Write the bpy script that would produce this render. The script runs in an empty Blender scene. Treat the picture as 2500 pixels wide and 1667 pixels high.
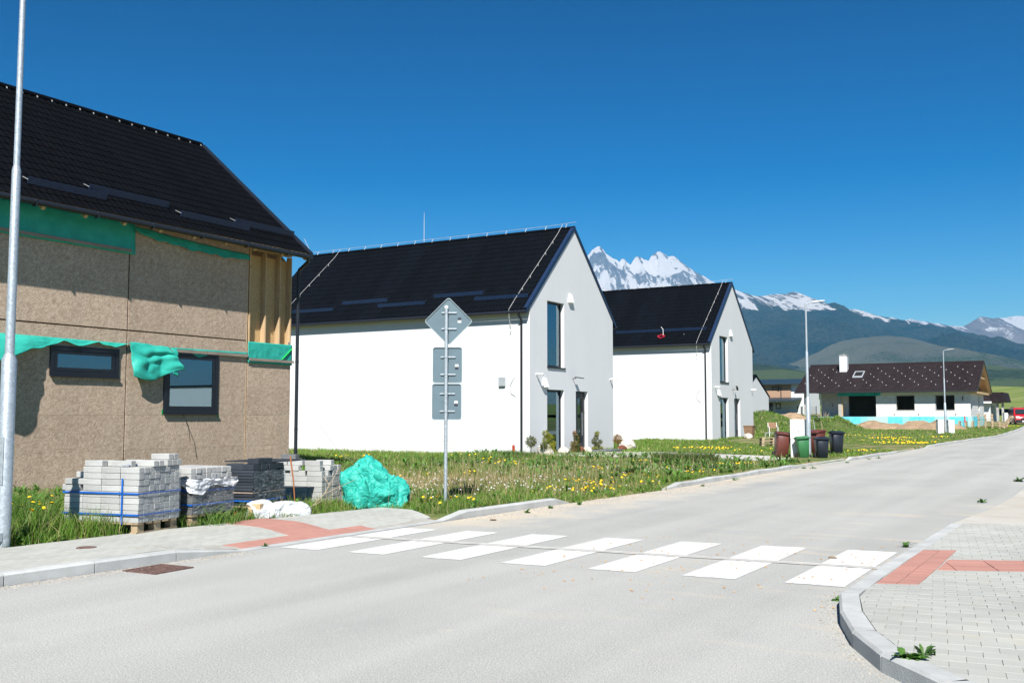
import bpy, bmesh, math, random
import numpy as np
from mathutils import Vector, Matrix
R = math.radians
random.seed(7)
rng = np.random.default_rng(7)
scene = bpy.context.scene
col = scene.collection

# ---------------------------------------------------------------- camera
# world frame: +Y runs along the road, +X towards its right side, metres
EYE = 1.6
YAW = math.atan(0.6)
PITCH = math.atan(181.5 / 2431.0)
cam_d = bpy.data.cameras.new('camera')
cam_d.sensor_width = 36.0
cam_d.lens = 36.0 * 2431.0 / 2500.0
cam_d.clip_start = 0.1
cam_d.clip_end = 60000
cam = bpy.data.objects.new('camera', cam_d)
col.objects.link(cam)
cam.location = (0, 0, EYE)
cam.rotation_euler = (math.pi / 2 + PITCH, 0, YAW)
scene.camera = cam

# ---------------------------------------------------------------- sky and sun
SUN = Vector((0.42, -0.86, 1.0)).normalized()
world = bpy.data.worlds.new('World')
scene.world = world
world.use_nodes = True
wn = world.node_tree
for n in list(wn.nodes):
    wn.nodes.remove(n)
sky = wn.nodes.new('ShaderNodeTexSky')
sky.sky_type = 'NISHITA'
sky.sun_disc = False
sky.sun_elevation = math.asin(SUN.z)
sky.sun_rotation = math.atan2(SUN.x, SUN.y)
sky.altitude = 700
sky.air_density = 1.3
sky.dust_density = .3
sky.ozone_density = 3.0
hsv = wn.nodes.new('ShaderNodeHueSaturation')
hsv.inputs['Saturation'].default_value = 1.24
hsv.inputs['Hue'].default_value = 0.504
hsv.inputs['Value'].default_value = 0.150
bg = wn.nodes.new('ShaderNodeBackground')
bg.inputs['Strength'].default_value = 0.05
wo = wn.nodes.new('ShaderNodeOutputWorld')
# deep polarised alpine sky: one even contrast curve over the whole dome
gam = wn.nodes.new('ShaderNodeGamma')
gam.inputs['Gamma'].default_value = 1.9
wn.links.new(sky.outputs[0], gam.inputs['Color'])
wn.links.new(gam.outputs[0], hsv.inputs['Color'])
wn.links.new(hsv.outputs[0], bg.inputs['Color'])
wn.links.new(bg.outputs[0], wo.inputs['Surface'])
sun_d = bpy.data.lights.new('sun', 'SUN')
sun_d.energy = 5.0
sun_d.angle = R(0.53)
sun_d.color = (1.0, 0.965, 0.91)
sun = bpy.data.objects.new('sun', sun_d)
col.objects.link(sun)
sun.rotation_euler = (-SUN).to_track_quat('-Z', 'Y').to_euler()
sun.location = (0, 0, 60)

scene.view_settings.view_transform = 'Standard'
scene.view_settings.look = 'None'
scene.view_settings.exposure = 1.02
scene.view_settings.gamma = 1.0
scene.view_settings.use_curve_mapping = False
scene.render.engine = 'CYCLES'
scene.cycles.use_denoising = True
scene.cycles.max_bounces = 6
scene.cycles.diffuse_bounces = 4
scene.cycles.glossy_bounces = 3
scene.cycles.transmission_bounces = 4
scene.cycles.volume_bounces = 0
scene.cycles.transparent_max_bounces = 8
scene.cycles.caustics_reflective = False
scene.cycles.caustics_refractive = False
# ---------------------------------------------------------------- helpers
ORIG = {}

def link(o, parent=None):
    col.objects.link(o)
    if parent is not None:
        o.parent = parent
    return o

def tag(o, label=None, cat=None, group=None, kind=None):
    if label: o['label'] = label
    if cat: o['category'] = cat
    if group: o['group'] = group
    if kind: o['kind'] = kind
    return o

def thing(name, loc, label, cat, rz=0.0, group=None):
    o = bpy.data.objects.new(name, None)
    o.empty_display_size = 0.2
    col.objects.link(o)
    o.location = loc
    o.rotation_euler = (0, 0, rz)
    ORIG[o.name] = Vector(loc)
    return tag(o, label, cat, group)

def mesh_np(name, V, quads=None, tris=None, smooth=False):
    """mesh from numpy arrays"""
    me = bpy.data.meshes.new(name)
    V = np.asarray(V, dtype=np.float32).reshape(-1, 3)
    nq = 0 if quads is None else len(quads)
    nt = 0 if tris is None else len(tris)
    loops = []
    if nq: loops.append(np.asarray(quads, dtype=np.int32).reshape(-1))
    if nt: loops.append(np.asarray(tris, dtype=np.int32).reshape(-1))
    loops = np.concatenate(loops)
    me.vertices.add(len(V)); me.vertices.foreach_set('co', V.reshape(-1))
    me.loops.add(len(loops)); me.loops.foreach_set('vertex_index', loops)
    me.polygons.add(nq + nt)
    ls = np.concatenate([np.arange(nq) * 4, nq * 4 + np.arange(nt) * 3]).astype(np.int32)
    me.polygons.foreach_set('loop_start', ls)
    me.update(calc_edges=True)
    if smooth:
        me.polygons.foreach_set('use_smooth', np.ones(nq + nt, dtype=bool))
    me.validate()
    return me

class MB:
    def __init__(self):
        self.v = []; self.f = []
    def add(self, vs, fs):
        n = len(self.v)
        self.v += [tuple(p) for p in vs]
        self.f += [tuple(i + n for i in f) for f in fs]
        return self
    def box(self, x0, x1, y0, y1, z0, z1):
        return self.hexa([(x0,y0,z0),(x1,y0,z0),(x1,y1,z0),(x0,y1,z0),(x0,y0,z1),(x1,y0,z1),(x1,y1,z1),(x0,y1,z1)])
    def hexa(self, p):
        return self.add(p, [(3,2,1,0),(4,5,6,7),(0,1,5,4),(1,2,6,5),(2,3,7,6),(3,0,4,7)])
    def cbox(self, c, s, m=None):
        """box of size s about centre c, optional 3x3 rotation m"""
        P = []
        for dz in (-.5,.5):
            for dx, dy in ((-.5,-.5),(.5,-.5),(.5,.5),(-.5,.5)):
                q = Vector((dx*s[0], dy*s[1], dz*s[2]))
                if m is not None: q = m @ q
                P.append(Vector(c) + q)
        return self.hexa(P)
    def beam(self, a, b, w, h, upv=(0,0,1)):
        a = Vector(a); b = Vector(b); d = (b - a)
        L = d.length; d.normalize()
        s = d.cross(Vector(upv))
        if s.length < 1e-4: s = d.cross(Vector((1,0,0)))
        s.normalize(); u = s.cross(d)
        P = []
        for e in (a, b):
            for i, j in ((-1,-1),(1,-1),(1,1),(-1,1)):
                P.append(e + s*(i*w/2) + u*(j*h/2))
        return self.add(P, [(0,1,2,3),(7,6,5,4),(0,4,5,1),(1,5,6,2),(2,6,7,3),(3,7,4,0)])
    def prism(self, poly, ax, a, b):
        """poly: 2D points in the two remaining axes (order x,y,z without ax)"""
        n = len(poly)
        def mk(p, t):
            if ax == 'x': return (t, p[0], p[1])
            if ax == 'y': return (p[0], t, p[1])
            return (p[0], p[1], t)
        V = [mk(p, a) for p in poly] + [mk(p, b) for p in poly]
        F = [tuple(range(n))[::-1], tuple(range(n, 2*n))]
        F += [(i, (i+1) % n, n + (i+1) % n, n + i) for i in range(n)]
        return self.add(V, F)
    def tube(self, pts, r, n=8, cap=True):
        pts = [Vector(p) for p in pts]
        rs = r if isinstance(r, (list, tuple)) else [r]*len(pts)
        V = []; prev = None
        for i, p in enumerate(pts):
            if i == 0: d = pts[1] - p
            elif i == len(pts)-1: d = p - pts[i-1]
            else: d = pts[i+1] - pts[i-1]
            d.normalize()
            if prev is None:
                s = d.cross(Vector((0,0,1)))
                if s.length < 1e-3: s = Vector((1,0,0))
            else:
                s = prev - d*prev.dot(d)
            s.normalize(); prev = s
            u = d.cross(s)
            for k in range(n):
                a = 2*math.pi*k/n
                V.append(p + s*(math.cos(a)*rs[i]) + u*(math.sin(a)*rs[i]))
        F = []
        for i in range(len(pts)-1):
            for k in range(n):
                F.append((i*n+k, i*n+(k+1)%n, (i+1)*n+(k+1)%n, (i+1)*n+k))
        if cap:
            F.append(tuple(range(n))[::-1]); F.append(tuple(range((len(pts)-1)*n, len(pts)*n)))
        return self.add(V, F)
    def lathe(self, prof, c=(0,0,0), n=16):
        V = []
        for r, z in prof:
            for k in range(n):
                a = 2*math.pi*k/n
                V.append((c[0]+r*math.cos(a), c[1]+r*math.sin(a), c[2]+z))
        F = []
        m = len(prof)
        for i in range(m-1):
            for k in range(n):
                F.append((i*n+k, i*n+(k+1)%n, (i+1)*n+(k+1)%n, (i+1)*n+k))
        F.append(tuple(range(n))[::-1]); F.append(tuple(range((m-1)*n, m*n)))
        return self.add(V, F)
    def mesh(self, name, off=None, smooth=False, auto=None, bevel=0):
        me = bpy.data.meshes.new(name)
        V = self.v
        if off is not None:
            V = [(x-off[0], y-off[1], z-off[2]) for x, y, z in V]
        me.from_pydata(V, [], self.f)
        bm = bmesh.new(); bm.from_mesh(me)
        bmesh.ops.recalc_face_normals(bm, faces=bm.faces)
        if bevel:
            bmesh.ops.bevel(bm, geom=list(bm.edges), offset=bevel, segments=1, affect='EDGES', clamp_overlap=True)
        bm.to_mesh(me); bm.free()
        if smooth or auto:
            me.polygons.foreach_set('use_smooth', [True]*len(me.polygons))
        if auto:
            me.set_sharp_from_angle(angle=R(auto))
        return me
    def build(self, name, mat, parent=None, local=False, smooth=False, auto=None, bevel=0, kind=None):
        off = None
        if parent is not None and not local:
            off = ORIG[parent.name]
        me = self.mesh(name, off, smooth, auto, bevel)
        if mat is not None: me.materials.append(mat)
        o = bpy.data.objects.new(name, me)
        link(o, parent)
        ORIG[o.name] = ORIG[parent.name] if parent is not None else Vector((0,0,0))
        if kind: o['kind'] = kind
        return o

def inst(name, me, parent, loc, rot=(0,0,0), sc=(1,1,1)):
    o = bpy.data.objects.new(name, me)
    link(o, parent)
    o.location = loc; o.rotation_euler = rot; o.scale = sc
    ORIG[o.name] = ORIG[parent.name] if parent is not None else Vector(loc)
    return o

def obj_np(name, V, quads=None, tris=None, mat=None, parent=None, smooth=False, off=None):
    V = np.asarray(V, dtype=np.float64).reshape(-1, 3)
    if off is not None: V = V - np.array(off)
    me = mesh_np(name, V, quads, tris, smooth)
    if mat is not None: me.materials.append(mat)
    o = bpy.data.objects.new(name, me)
    link(o, parent)
    ORIG[o.name] = ORIG[parent.name] if parent is not None else Vector((0,0,0))
    return o

def grid_faces(nu, nv):
    i, j = np.meshgrid(np.arange(nu-1), np.arange(nv-1), indexing='ij')
    a = i*nv + j
    return np.stack([a, a+nv, a+nv+1, a+1], -1).reshape(-1, 4)

def set_col(me, name, C):
    """per-point colour attribute"""
    at = me.color_attributes.new(name, 'FLOAT_COLOR', 'POINT')
    C = np.asarray(C, dtype=np.float32)
    if C.shape[1] == 3: C = np.concatenate([C, np.ones((len(C), 1), np.float32)], 1)
    at.data.foreach_set('color', C.reshape(-1))

# --- numpy gradient noise
_perm = np.random.default_rng(3).permutation(256)
_perm = np.concatenate([_perm, _perm])
_ga = np.random.default_rng(4).uniform(0, 2*np.pi, 256)
_gx, _gy = np.cos(_ga), np.sin(_ga)
def perlin(x, y):
    x = np.asarray(x, float); y = np.asarray(y, float)
    xi = np.floor(x).astype(int); yi = np.floor(y).astype(int)
    xf = x - xi; yf = y - yi
    xi &= 255; yi &= 255
    u = xf*xf*xf*(xf*(xf*6-15)+10); v = yf*yf*yf*(yf*(yf*6-15)+10)
    def g(ix, iy, fx, fy):
        h = _perm[_perm[ix & 255] + (iy & 255)]
        return _gx[h]*fx + _gy[h]*fy
    n00 = g(xi, yi, xf, yf); n10 = g(xi+1, yi, xf-1, yf)
    n01 = g(xi, yi+1, xf, yf-1); n11 = g(xi+1, yi+1, xf-1, yf-1)
    return ((n00*(1-u)+n10*u)*(1-v) + (n01*(1-u)+n11*u)*v)*1.5
def fbm(x, y, o=5, lac=2.0, gain=.5):
    s = 0; a = 1; t = 0
    for i in range(o):
        s = s + a*perlin(x*lac**i + 17.3*i, y*lac**i - 9.1*i); t += a; a *= gain
    return s/t
def ridged(x, y, o=5, lac=2.1, gain=.5):
    s = 0; a = 1; t = 0
    for i in range(o):
        n = 1 - np.abs(perlin(x*lac**i + 31.7*i, y*lac**i + 5.3*i))*1.6
        s = s + a*n; t += a; a *= gain
    return s/t
def sstep(a, b, x):
    t = np.clip((np.asarray(x, float)-a)/(b-a), 0, 1)
    return t*t*(3-2*t)

# ---------------------------------------------------------------- materials
class NT:
    """thin wrapper to write node trees"""
    def __init__(self, name):
        self.m = bpy.data.materials.new(name); self.m.use_nodes = True
        self.t = self.m.node_tree; self.t.nodes.clear()
        self.out = self.t.nodes.new('ShaderNodeOutputMaterial')
        self.b = self.t.nodes.new('ShaderNodeBsdfPrincipled')
        self.t.links.new(self.b.outputs[0], self.out.inputs['Surface'])
        tc = self.t.nodes.new('ShaderNodeTexCoord'); self.co = tc.outputs['Object']
        self.gen = tc
    def n(self, t): return self.t.nodes.new(t)
    def l(self, a, b): self.t.links.new(a, b)
    def put(self, s, v):
        if isinstance(v, bpy.types.NodeSocket): self.l(v, s)
        elif isinstance(v, (tuple, list)) and len(v) == 3 and s.type == 'RGBA': s.default_value = (*v, 1)
        else: s.default_value = v
    def map(self, scale=(1,1,1), rot=(0,0,0), loc=(0,0,0), src=None):
        n = self.n('ShaderNodeMapping')
        n.inputs['Scale'].default_value = scale; n.inputs['Rotation'].default_value = rot; n.inputs['Location'].default_value = loc
        self.l(src or self.co, n.inputs['Vector']); return n.outputs[0]
    def noise(self, scale, detail=4, rough=.55, vec=None, dist=0):
        n = self.n('ShaderNodeTexNoise'); n.inputs['Scale'].default_value = scale
        n.inputs['Detail'].default_value = detail; n.inputs['Roughness'].default_value = rough
        n.inputs['Distortion'].default_value = dist
        self.l(vec or self.co, n.inputs['Vector']); return n.outputs['Fac']
    def voro(self, scale, vec=None, feature='F1', out='Distance'):
        n = self.n('ShaderNodeTexVoronoi'); n.feature = feature; n.inputs['Scale'].default_value = scale
        self.l(vec or self.co, n.inputs['Vector']); return n.outputs[out]
    def ramp(self, fac, a, b, lo=0.0, hi=1.0, interp='LINEAR'):
        n = self.n('ShaderNodeMapRange'); n.interpolation_type = 'LINEAR' if interp == 'LINEAR' else 'SMOOTHSTEP'
        self.put(n.inputs['Value'], fac); n.inputs['From Min'].default_value = a; n.inputs['From Max'].default_value = b
        n.inputs['To Min'].default_value = lo; n.inputs['To Max'].default_value = hi
        n.clamp = True
        return n.outputs['Result']
    def mix(self, fac, a, b, mode='MIX'):
        n = self.n('ShaderNodeMix'); n.data_type = 'RGBA'; n.blend_type = mode
        self.put(n.inputs[0], fac); self.put(n.inputs[6], a); self.put(n.inputs[7], b); return n.outputs[2]
    def math(self, op, a, b=0.0, c=None):
        n = self.n('ShaderNodeMath'); n.operation = op
        self.put(n.inputs[0], a); self.put(n.inputs[1], b)
        if c is not None: self.put(n.inputs[2], c)
        return n.outputs[0]
    def sep(self, vec=None):
        n = self.n('ShaderNodeSeparateXYZ'); self.l(vec or self.co, n.inputs[0]); return n.outputs
    def rnd(self):
        return self.n('ShaderNodeObjectInfo').outputs['Random']
    def attr(self, name):
        n = self.n('ShaderNodeVertexColor'); n.layer_name = name; return n.outputs['Color']
    def bump(self, h, strength=.3, dist=.01):
        n = self.n('ShaderNodeBump'); n.inputs['Strength'].default_value = strength; n.inputs['Distance'].default_value = dist
        self.l(h, n.inputs['Height']); self.l(n.outputs[0], self.b.inputs['Normal'])
    def fin(self, color, rough=.8, metal=0.0, spec=.3, **kw):
        self.put(self.b.inputs['Base Color'], color); self.put(self.b.inputs['Roughness'], rough)
        self.put(self.b.inputs['Metallic'], metal); self.b.inputs['Specular IOR Level'].default_value = spec
        for k, v in kw.items(): self.put(self.b.inputs[k.replace('_', ' ')], v)
        return self.m

def mat(name, c, rough=.8, var=.08, vs=6, bump=0, bs=60, metal=0.0, spec=.3, rnd=0.0, c2=None, **kw):
    """general material: colour with soft noise variation, per-object variation and fine relief"""
    t = NT(name)
    c2 = c2 or tuple(x*(1-2.2*var) for x in c)
    cc = t.mix(t.ramp(t.noise(vs, 5, .6), .3, .7), c2, tuple(x*(1+var) for x in c))
    if rnd:
        cc = t.mix(1.0, cc, t.ramp(t.rnd(), 0, 1, 1-rnd, 1+rnd), 'MULTIPLY')
    if bump: t.bump(t.noise(bs, 4, .6), bump, .01)
    return t.fin(cc, rough, metal, spec, **kw)
# ---------------------------------------------------------------- ground levels and road line
_KY = [-80, 5.7, 9, 13, 16.4, 21, 31, 38, 45, 52, 60, 70, 85, 97, 140, 400, 20000]
_KX = [-9.6, -9.0, -8.85, -8.75, -8.6, -8.35, -8.3, -8.1, -7.85, -7.6, -6.9, -6.1, -6.2, -6.5, -8, -20, -20]
def XL(y): return np.interp(y, _KY, _KX)
def zt(y):
    y = np.asarray(y, float)
    return 0.0095*np.clip(np.where(y > 40, y-40, 0), 0, 90)*sstep(36, 60, y)
def kerb_h(y):
    return float(np.interp(y, [7.6, 8.6, 12.55, 13.2, 15.9, 16.45, 20.45, 21.3, 30.5, 31.0, 36.9, 37.6, 44.6, 45.2, 51.7, 52.3],
                              [.12, .014, .014, .12, .12, .0, .0, .11, .11, .01, .01, .10, .10, .01, .01, .1]))
def ground_z(x, y):
    x = np.asarray(x, float); y = np.asarray(y, float)
    u = x - XL(y)
    lawn = .02 + .09*np.exp(np.minimum(u, 0)/6.0) + .05*fbm(x*.35, y*.35, 3)*sstep(.5, 3, -u)
    lawn = lawn*(1-.95*sstep(-1.6, -.5, u)*sstep(16.0, 16.6, y)*sstep(20.9, 20.3, y))
    lawn = lawn + .1*fbm(x*.03, y*.03, 2)*sstep(30, 90, -u)
    # bed of the pavement strip
    bed = sstep(-2.3, -1.9, u)*sstep(13.6, 12.6, y)
    lawn = lawn*(1-bed) + (-.02)*bed
    gapk = sstep(16.0, 16.6, y)*sstep(20.9, 20.3, y)
    z = np.where(u < -.1, lawn, -.08+.075*gapk)
    # fields rise gently behind the houses and far to the right
    z = z + .95*sstep(72, 87, y)*sstep(-19.5, -25, x)*sstep(400, 200, y)
    far = np.hypot(x, y)
    z = z + sstep(160, 900, far)*(far-160)*.012
    return z + zt(y)

M = {}
# ---------------------------------------------------------------- ground sheet
def make_ground_mat():
    t = NT('meadow_soil')
    p = t.co
    g = t.mix(t.ramp(t.noise(.6, 6, .65), .35, .65), (.07, .11, .03), (.13, .15, .05))
    dry = t.mix(t.ramp(t.noise(.9, 5, .6, vec=t.map(loc=(7, 3, 0))), .47, .62), g, (.25, .20, .11))
    s = t.sep()
    # bare sandy earth on the plot between the sign and the first white house
    dx = t.math('MULTIPLY', t.math('ADD', s[0], 14.2), .42); dy = t.math('MULTIPLY', t.math('ADD', s[1], -20.3), .62)
    rr = t.math('SQRT', t.math('ADD', t.math('MULTIPLY', dx, dx), t.math('MULTIPLY', dy, dy)))
    rr = t.math('ADD', rr, t.ramp(t.noise(1.6, 4), .2, .8, -.8, .8))
    ex_ = t.math('MULTIPLY', t.math('ADD', s[0], 12.4), .55); ey_ = t.math('MULTIPLY', t.math('ADD', s[1], -17.9), .8)
    r2 = t.math('ADD', t.math('SQRT', t.math('ADD', t.math('MULTIPLY', ex_, ex_), t.math('MULTIPLY', ey_, ey_))), t.ramp(t.noise(1.7, 4), .2, .8, -.8, .8))
    c = t.mix(t.ramp(t.math('MINIMUM', rr, r2), .7, 1.2, 1, 0), dry, (.42, .33, .21))
    # farther away: mown hay fields in broad strips
    dist = t.math('SQRT', t.math('ADD', t.math('MULTIPLY', s[0], s[0]), t.math('MULTIPLY', s[1], s[1])))
    fld = t.mix(t.ramp(t.noise(.012, 4, .5, vec=t.map(scale=(1, 3.2, 1), rot=(0, 0, .5))), .38, .62), (.115, .17, .035), (.19, .21, .06))
    c = t.mix(t.ramp(dist, 130, 200), c, fld)
    t.bump(t.noise(9, 5, .7), .7, .05)
    return t.fin(c, .95, spec=.1)
M['ground'] = make_ground_mat()
us = np.concatenate([-np.geomspace(14000, 60, 26), np.arange(-56, -24, 2.), np.arange(-24, -3, .5), [-2.6, -2.2, -2.0, -1.7, -1.2, -.6, -.14, -.09, 3, 6.7, 8, 12, 20, 40], np.geomspace(60, 14000, 20)])
ys = np.concatenate([-np.geomspace(6000, 40, 12), np.arange(-30, 4, 5.), np.arange(4, 46, .5), np.arange(46, 130, 1.5), np.geomspace(132, 16000, 44)])
UU, YY = np.meshgrid(us, ys, indexing='ij')
XX = XL(YY) + UU
ZZ = ground_z(XX, YY)
ground = obj_np('ground', np.stack([XX, YY, ZZ], -1), quads=grid_faces(len(us), len(ys)), mat=M['ground'], smooth=True)
tag(ground, 'weedy meadow ground of the building plots', kind='structure')

# ---------------------------------------------------------------- asphalt
def make_asphalt():
    t = NT('sun_bleached_asphalt')
    big = t.ramp(t.noise(.35, 5, .6), .3, .7)
    c = t.mix(big, (.285, .29, .275), (.345, .345, .325))
    # long tyre-polished lanes along the road
    lane = t.noise(1.0, 3, .5, vec=t.map(scale=(1.1, .05, 1)))
    c = t.mix(t.ramp(lane, .4, .65, 0, .5), c, (.40, .40, .38))
    spk = t.noise(85, 3, .85)
    c = t.mix(t.ramp(spk, .38, .62), t.mix(1.0, c, (.66, .66, .67), 'MULTIPLY'), t.mix(1.0, c, (1.28, 1.28, 1.26), 'MULTIPLY'))
    vor = t.voro(48)
    c = t.mix(t.ramp(vor, .05, .28, .5, 0), c, (.60, .59, .565))
    s = t.sep()
    # wind-blown sand along the left edge past the crossing and in tracks on the right
    ex = t.math('ADD', s[0], t.math('MULTIPLY', s[1], -.022))
    edge = t.ramp(t.math('ADD', ex, t.ramp(t.noise(1.3, 5, .65), .2, .8, -1.1, 1.1)), -9.0, -7.6, 1, 0)
    rows = t.math('MULTIPLY', t.ramp(s[1], 11.2, 13.2), t.ramp(s[1], 24, 34, 1, .25))
    c = t.mix(t.math('MULTIPLY', t.math('MULTIPLY', edge, rows), .8), c, (.52, .44, .33))
    tr = t.noise(1.0, 4, .65, vec=t.map(scale=(.55, 2.6, 1), rot=(0, 0, R(14))))
    right = t.math('MULTIPLY', t.ramp(s[0], -5.6, -2.6), t.math('MULTIPLY', t.ramp(s[1], 6, 10), t.ramp(s[1], 16, 24, 1, 0)))
    c = t.mix(t.math('MULTIPLY', t.ramp(tr, .55, .72), t.math('MULTIPLY', right, .75)), c, (.55, .435, .29))
    spots = t.ramp(t.noise(2.2, 6, .7, vec=t.map(loc=(4, 8, 0))), .66, .74)
    c = t.mix(t.math('MULTIPLY', spots, .6), c, (.5, .43, .33))
    oil = t.ramp(t.noise(.8, 3, .5, vec=t.map(loc=(14, 2, 0))), .64, .72)
    c = t.mix(t.math('MULTIPLY', oil, .10), c, (.2, .2, .2))
    crk = t.voro(.32, vec=t.map(loc=(3, 1, 0)), feature='DISTANCE_TO_EDGE')
    crk = t.math('ADD', crk, t.ramp(t.noise(5, 4, .7), .2, .8, -.035, .035))
    t.bump(t.math('ADD', spk, t.math('MULTIPLY', vor, -.8)), .45, .006)
    return t.fin(c, .92, spec=.15)
M['asphalt'] = make_asphalt()
ru = np.array([0, 2.2, 4.4, 6.7]); ry = np.concatenate([np.arange(-60, 16, 5.), [16.3], np.arange(20, 40, 5.), np.arange(40, 240, 4.)])
U, Y = np.meshgrid(ru, ry, indexing='ij'); X = XL(Y)+U
V1 = np.stack([X, Y, zt(Y)], -1).reshape(-1, 3); F1 = grid_faces(len(ru), len(ry))
ya = np.concatenate([np.arange(-60, 16, 5.), [16.3]]); ua = np.array([6.7, 14, 26, 48.])
U2, Y2 = np.meshgrid(ua, ya, indexing='ij'); X2 = XL(Y2)+U2
V2 = np.stack([X2, Y2, np.zeros_like(X2)], -1).reshape(-1, 3); F2 = grid_faces(len(ua), len(ya))+len(V1)
road = obj_np('road', np.concatenate([V1, V2]), quads=np.concatenate([F1, F2]), mat=M['asphalt'])
tag(road, 'pale grey asphalt road with a zebra crossing', kind='structure')

def make_paint():
    t = NT('road_paint')
    w = t.noise(7, 6, .75); sp = t.noise(60, 3, .7)
    wear = t.math('ADD', w, t.math('MULTIPLY', sp, .5))
    c = t.mix(t.ramp(wear, .78, 1.0), (.56, .56, .545), (.36, .355, .335))
    c = t.mix(t.ramp(t.noise(1.5, 4, .6), .6, .75, 0, .35), c, (.55, .48, .36))
    t.bump(sp, .25, .004)
    return t.fin(c, .8, spec=.2)
M['paint'] = make_paint()
def cw_front(x): return 9.12 + .098*(x+8.5)
def cw_back(x): return 11.62 + .143*(x+8.4)
def cw_mid(x): return 10.42 + .106*(x+8.4)
for a, b in ((-8.74, -8.2), (-7.77, -7.27), (-6.79, -6.27), (-5.77, -5.25), (-4.77, -4.25), (-3.76, -3.23), (-2.76, -2.21)):
    for part in (0, 1):
        n = 14
        f0 = [((a + (b-a)*i/n), (cw_front(a + (b-a)*i/n) if part == 0 else cw_mid(a+(b-a)*i/n)+.13)) for i in range(n+1)]
        f1 = [((a + (b-a)*i/n), (cw_mid(a + (b-a)*i/n)-.05 if part == 0 else cw_back(a+(b-a)*i/n))) for i in range(n+1)]
        m = MB()
        jit = lambda p: (p[0]+random.uniform(-.006, .006), p[1]+random.uniform(-.012, .012), .004)
        Lo = [jit(p) for p in f0]; Hi = [jit(p) for p in f1]
        m.add(Lo+Hi, [(i, i+1, n+2+i, n+1+i) for i in range(n)])
        m.build('crosswalk_stripe', M['paint'], road)
# slotted drainage channel across the crossing
M['channel'] = mat('channel_concrete', (.50, .49, .455), .85, .1, 5, .3, 80)
M['slot'] = mat('channel_slot', (.12, .12, .115), .9, .1)
m = MB(); sl = MB()
xs = np.linspace(-8.7, -2.12, 12)
for off0, off1 in ((-.045, .03), (.045, .115)):
    P = []
    for x in xs: P += [(x, cw_mid(x)+off0, .007), (x, cw_mid(x)+off1, .007)]
    m.add(P, [(2*i, 2*i+2, 2*i+3, 2*i+1) for i in range(len(xs)-1)])
P = []
for x in xs: P += [(x, cw_mid(x)+.03, .003), (x, cw_mid(x)+.045, .003)]
sl.add(P, [(2*i, 2*i+2, 2*i+3, 2*i+1) for i in range(len(xs)-1)])
ch = m.build('drainage_channel', M['channel'], road)
sl.build('slot', M['slot'], ch)

# ---------------------------------------------------------------- kerbs
M['kerb'] = mat('kerb_concrete', (.40, .41, .40), .85, .1, 2.5, .35, 70, rnd=.07)
def kerb_run(parent, pts, hs, w=.14, stone=1.0):
    """one kerbstone mesh per stone along a polyline; pts run with the road on their right"""
    pts = [Vector((p[0], p[1], p[2] if len(p) > 2 else 0)) for p in pts]
    for i in range(len(pts)-1):
        a, b = pts[i], pts[i+1]
        ha, hb = hs[i], hs[i+1]
        if max(ha, hb) < .004: continue
        d = (b-a); L = d.length; d.normalize(); n = Vector((-d.y, d.x, 0))
        g = .006
        a2 = a + d*g; b2 = b - d*g
        m = MB()
        ch_ = min(.022, ha*.3, hb*.3)
        def sec(p, h):
            c = min(.02, h*.4)
            return [p + Vector((0, 0, -.15)), p + n*(.002) + Vector((0, 0, h-c)), p + n*(c+.002) + Vector((0, 0, h)), p + n*w + Vector((0, 0, h)), p + n*w + Vector((0, 0, -.15))]
        A = sec(a2, ha); B = sec(b2, hb)
        m.add(A+B, [(0,1,2,3,4), (9,8,7,6,5)] + [(k, (k+1) % 5, 5+(k+1) % 5, 5+k) for k in range(5)])
        m.build('kerbstone', M['kerb'], parent)
kerb = MB().add([(XL(-60)-.1, -60, -.12), (XL(0)-.1, 0, -.12), (XL(0)-.02, 0, -.12), (XL(-60)-.02, -60, -.12)], [(0, 1, 2, 3)]).build('kerb', M['kerb'])
tag(kerb, 'grey concrete kerb along the left side of the road', kind='structure')
ky = [-3.3, -2.3, -1.3, -.3, .7, 1.7, 2.7, 3.7, 4.7, 5.7, 6.65, 7.65, 8.6, 9.6, 10.6, 11.6, 12.55, 13.2, 14.2, 15.2, 15.9, 16.45]
ky2 = [20.45, 21.3, 22.3, 23.3, 24.2, 25.2, 26.2, 27.2, 28.2, 29.2, 30.0, 30.5, 31.0, 32, 33, 34, 35, 36, 36.9, 37.6] + list(np.arange(38.6, 44.7, 1.0)) + [45.2] + list(np.arange(46.2, 51.5, 1.)) + [52.3] + list(np.arange(53.3, 110, 1.))
for seq in (ky, ky2):
    pts = [(XL(y), y, zt(y)) for y in seq]
    hs = []
    for y in seq:
        h = kerb_h(y)
        if y > 21.5 and h > .05: h += random.uniform(-.02, .015)
        hs.append(h)
    kerb_run(kerb, pts, hs)

# ---------------------------------------------------------------- paving helpers
def clip_poly(poly, hp):
    """clip 2D polygon by half planes (a,b,c): a*x+b*y<=c"""
    for a, b, c in hp:
        out = []
        for i in range(len(poly)):
            p, q = poly[i], poly[(i+1) % len(poly)]
            dp = a*p[0]+b*p[1]-c; dq = a*q[0]+b*q[1]-c
            if dp <= 0: out.append(p)
            if dp*dq < 0:
                s = dp/(dp-dq); out.append((p[0]+(q[0]-p[0])*s, p[1]+(q[1]-p[1])*s))
        poly = out
        if len(poly) < 3: return []
    return poly
def halfplanes(poly):
    """convex polygon, counter-clockwise"""
    hp = []
    for i in range(len(poly)):
        p, q = poly[i], poly[(i+1) % len(poly)]
        dx, dy = q[0]-p[0], q[1]-p[1]
        hp.append((dy, -dx, dy*p[0]-dx*p[1]))
    return hp
def area(p): return .5*abs(sum(p[i][0]*p[(i+1) % len(p)][1]-p[(i+1) % len(p)][0]*p[i][1] for i in range(len(p))))
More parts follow.
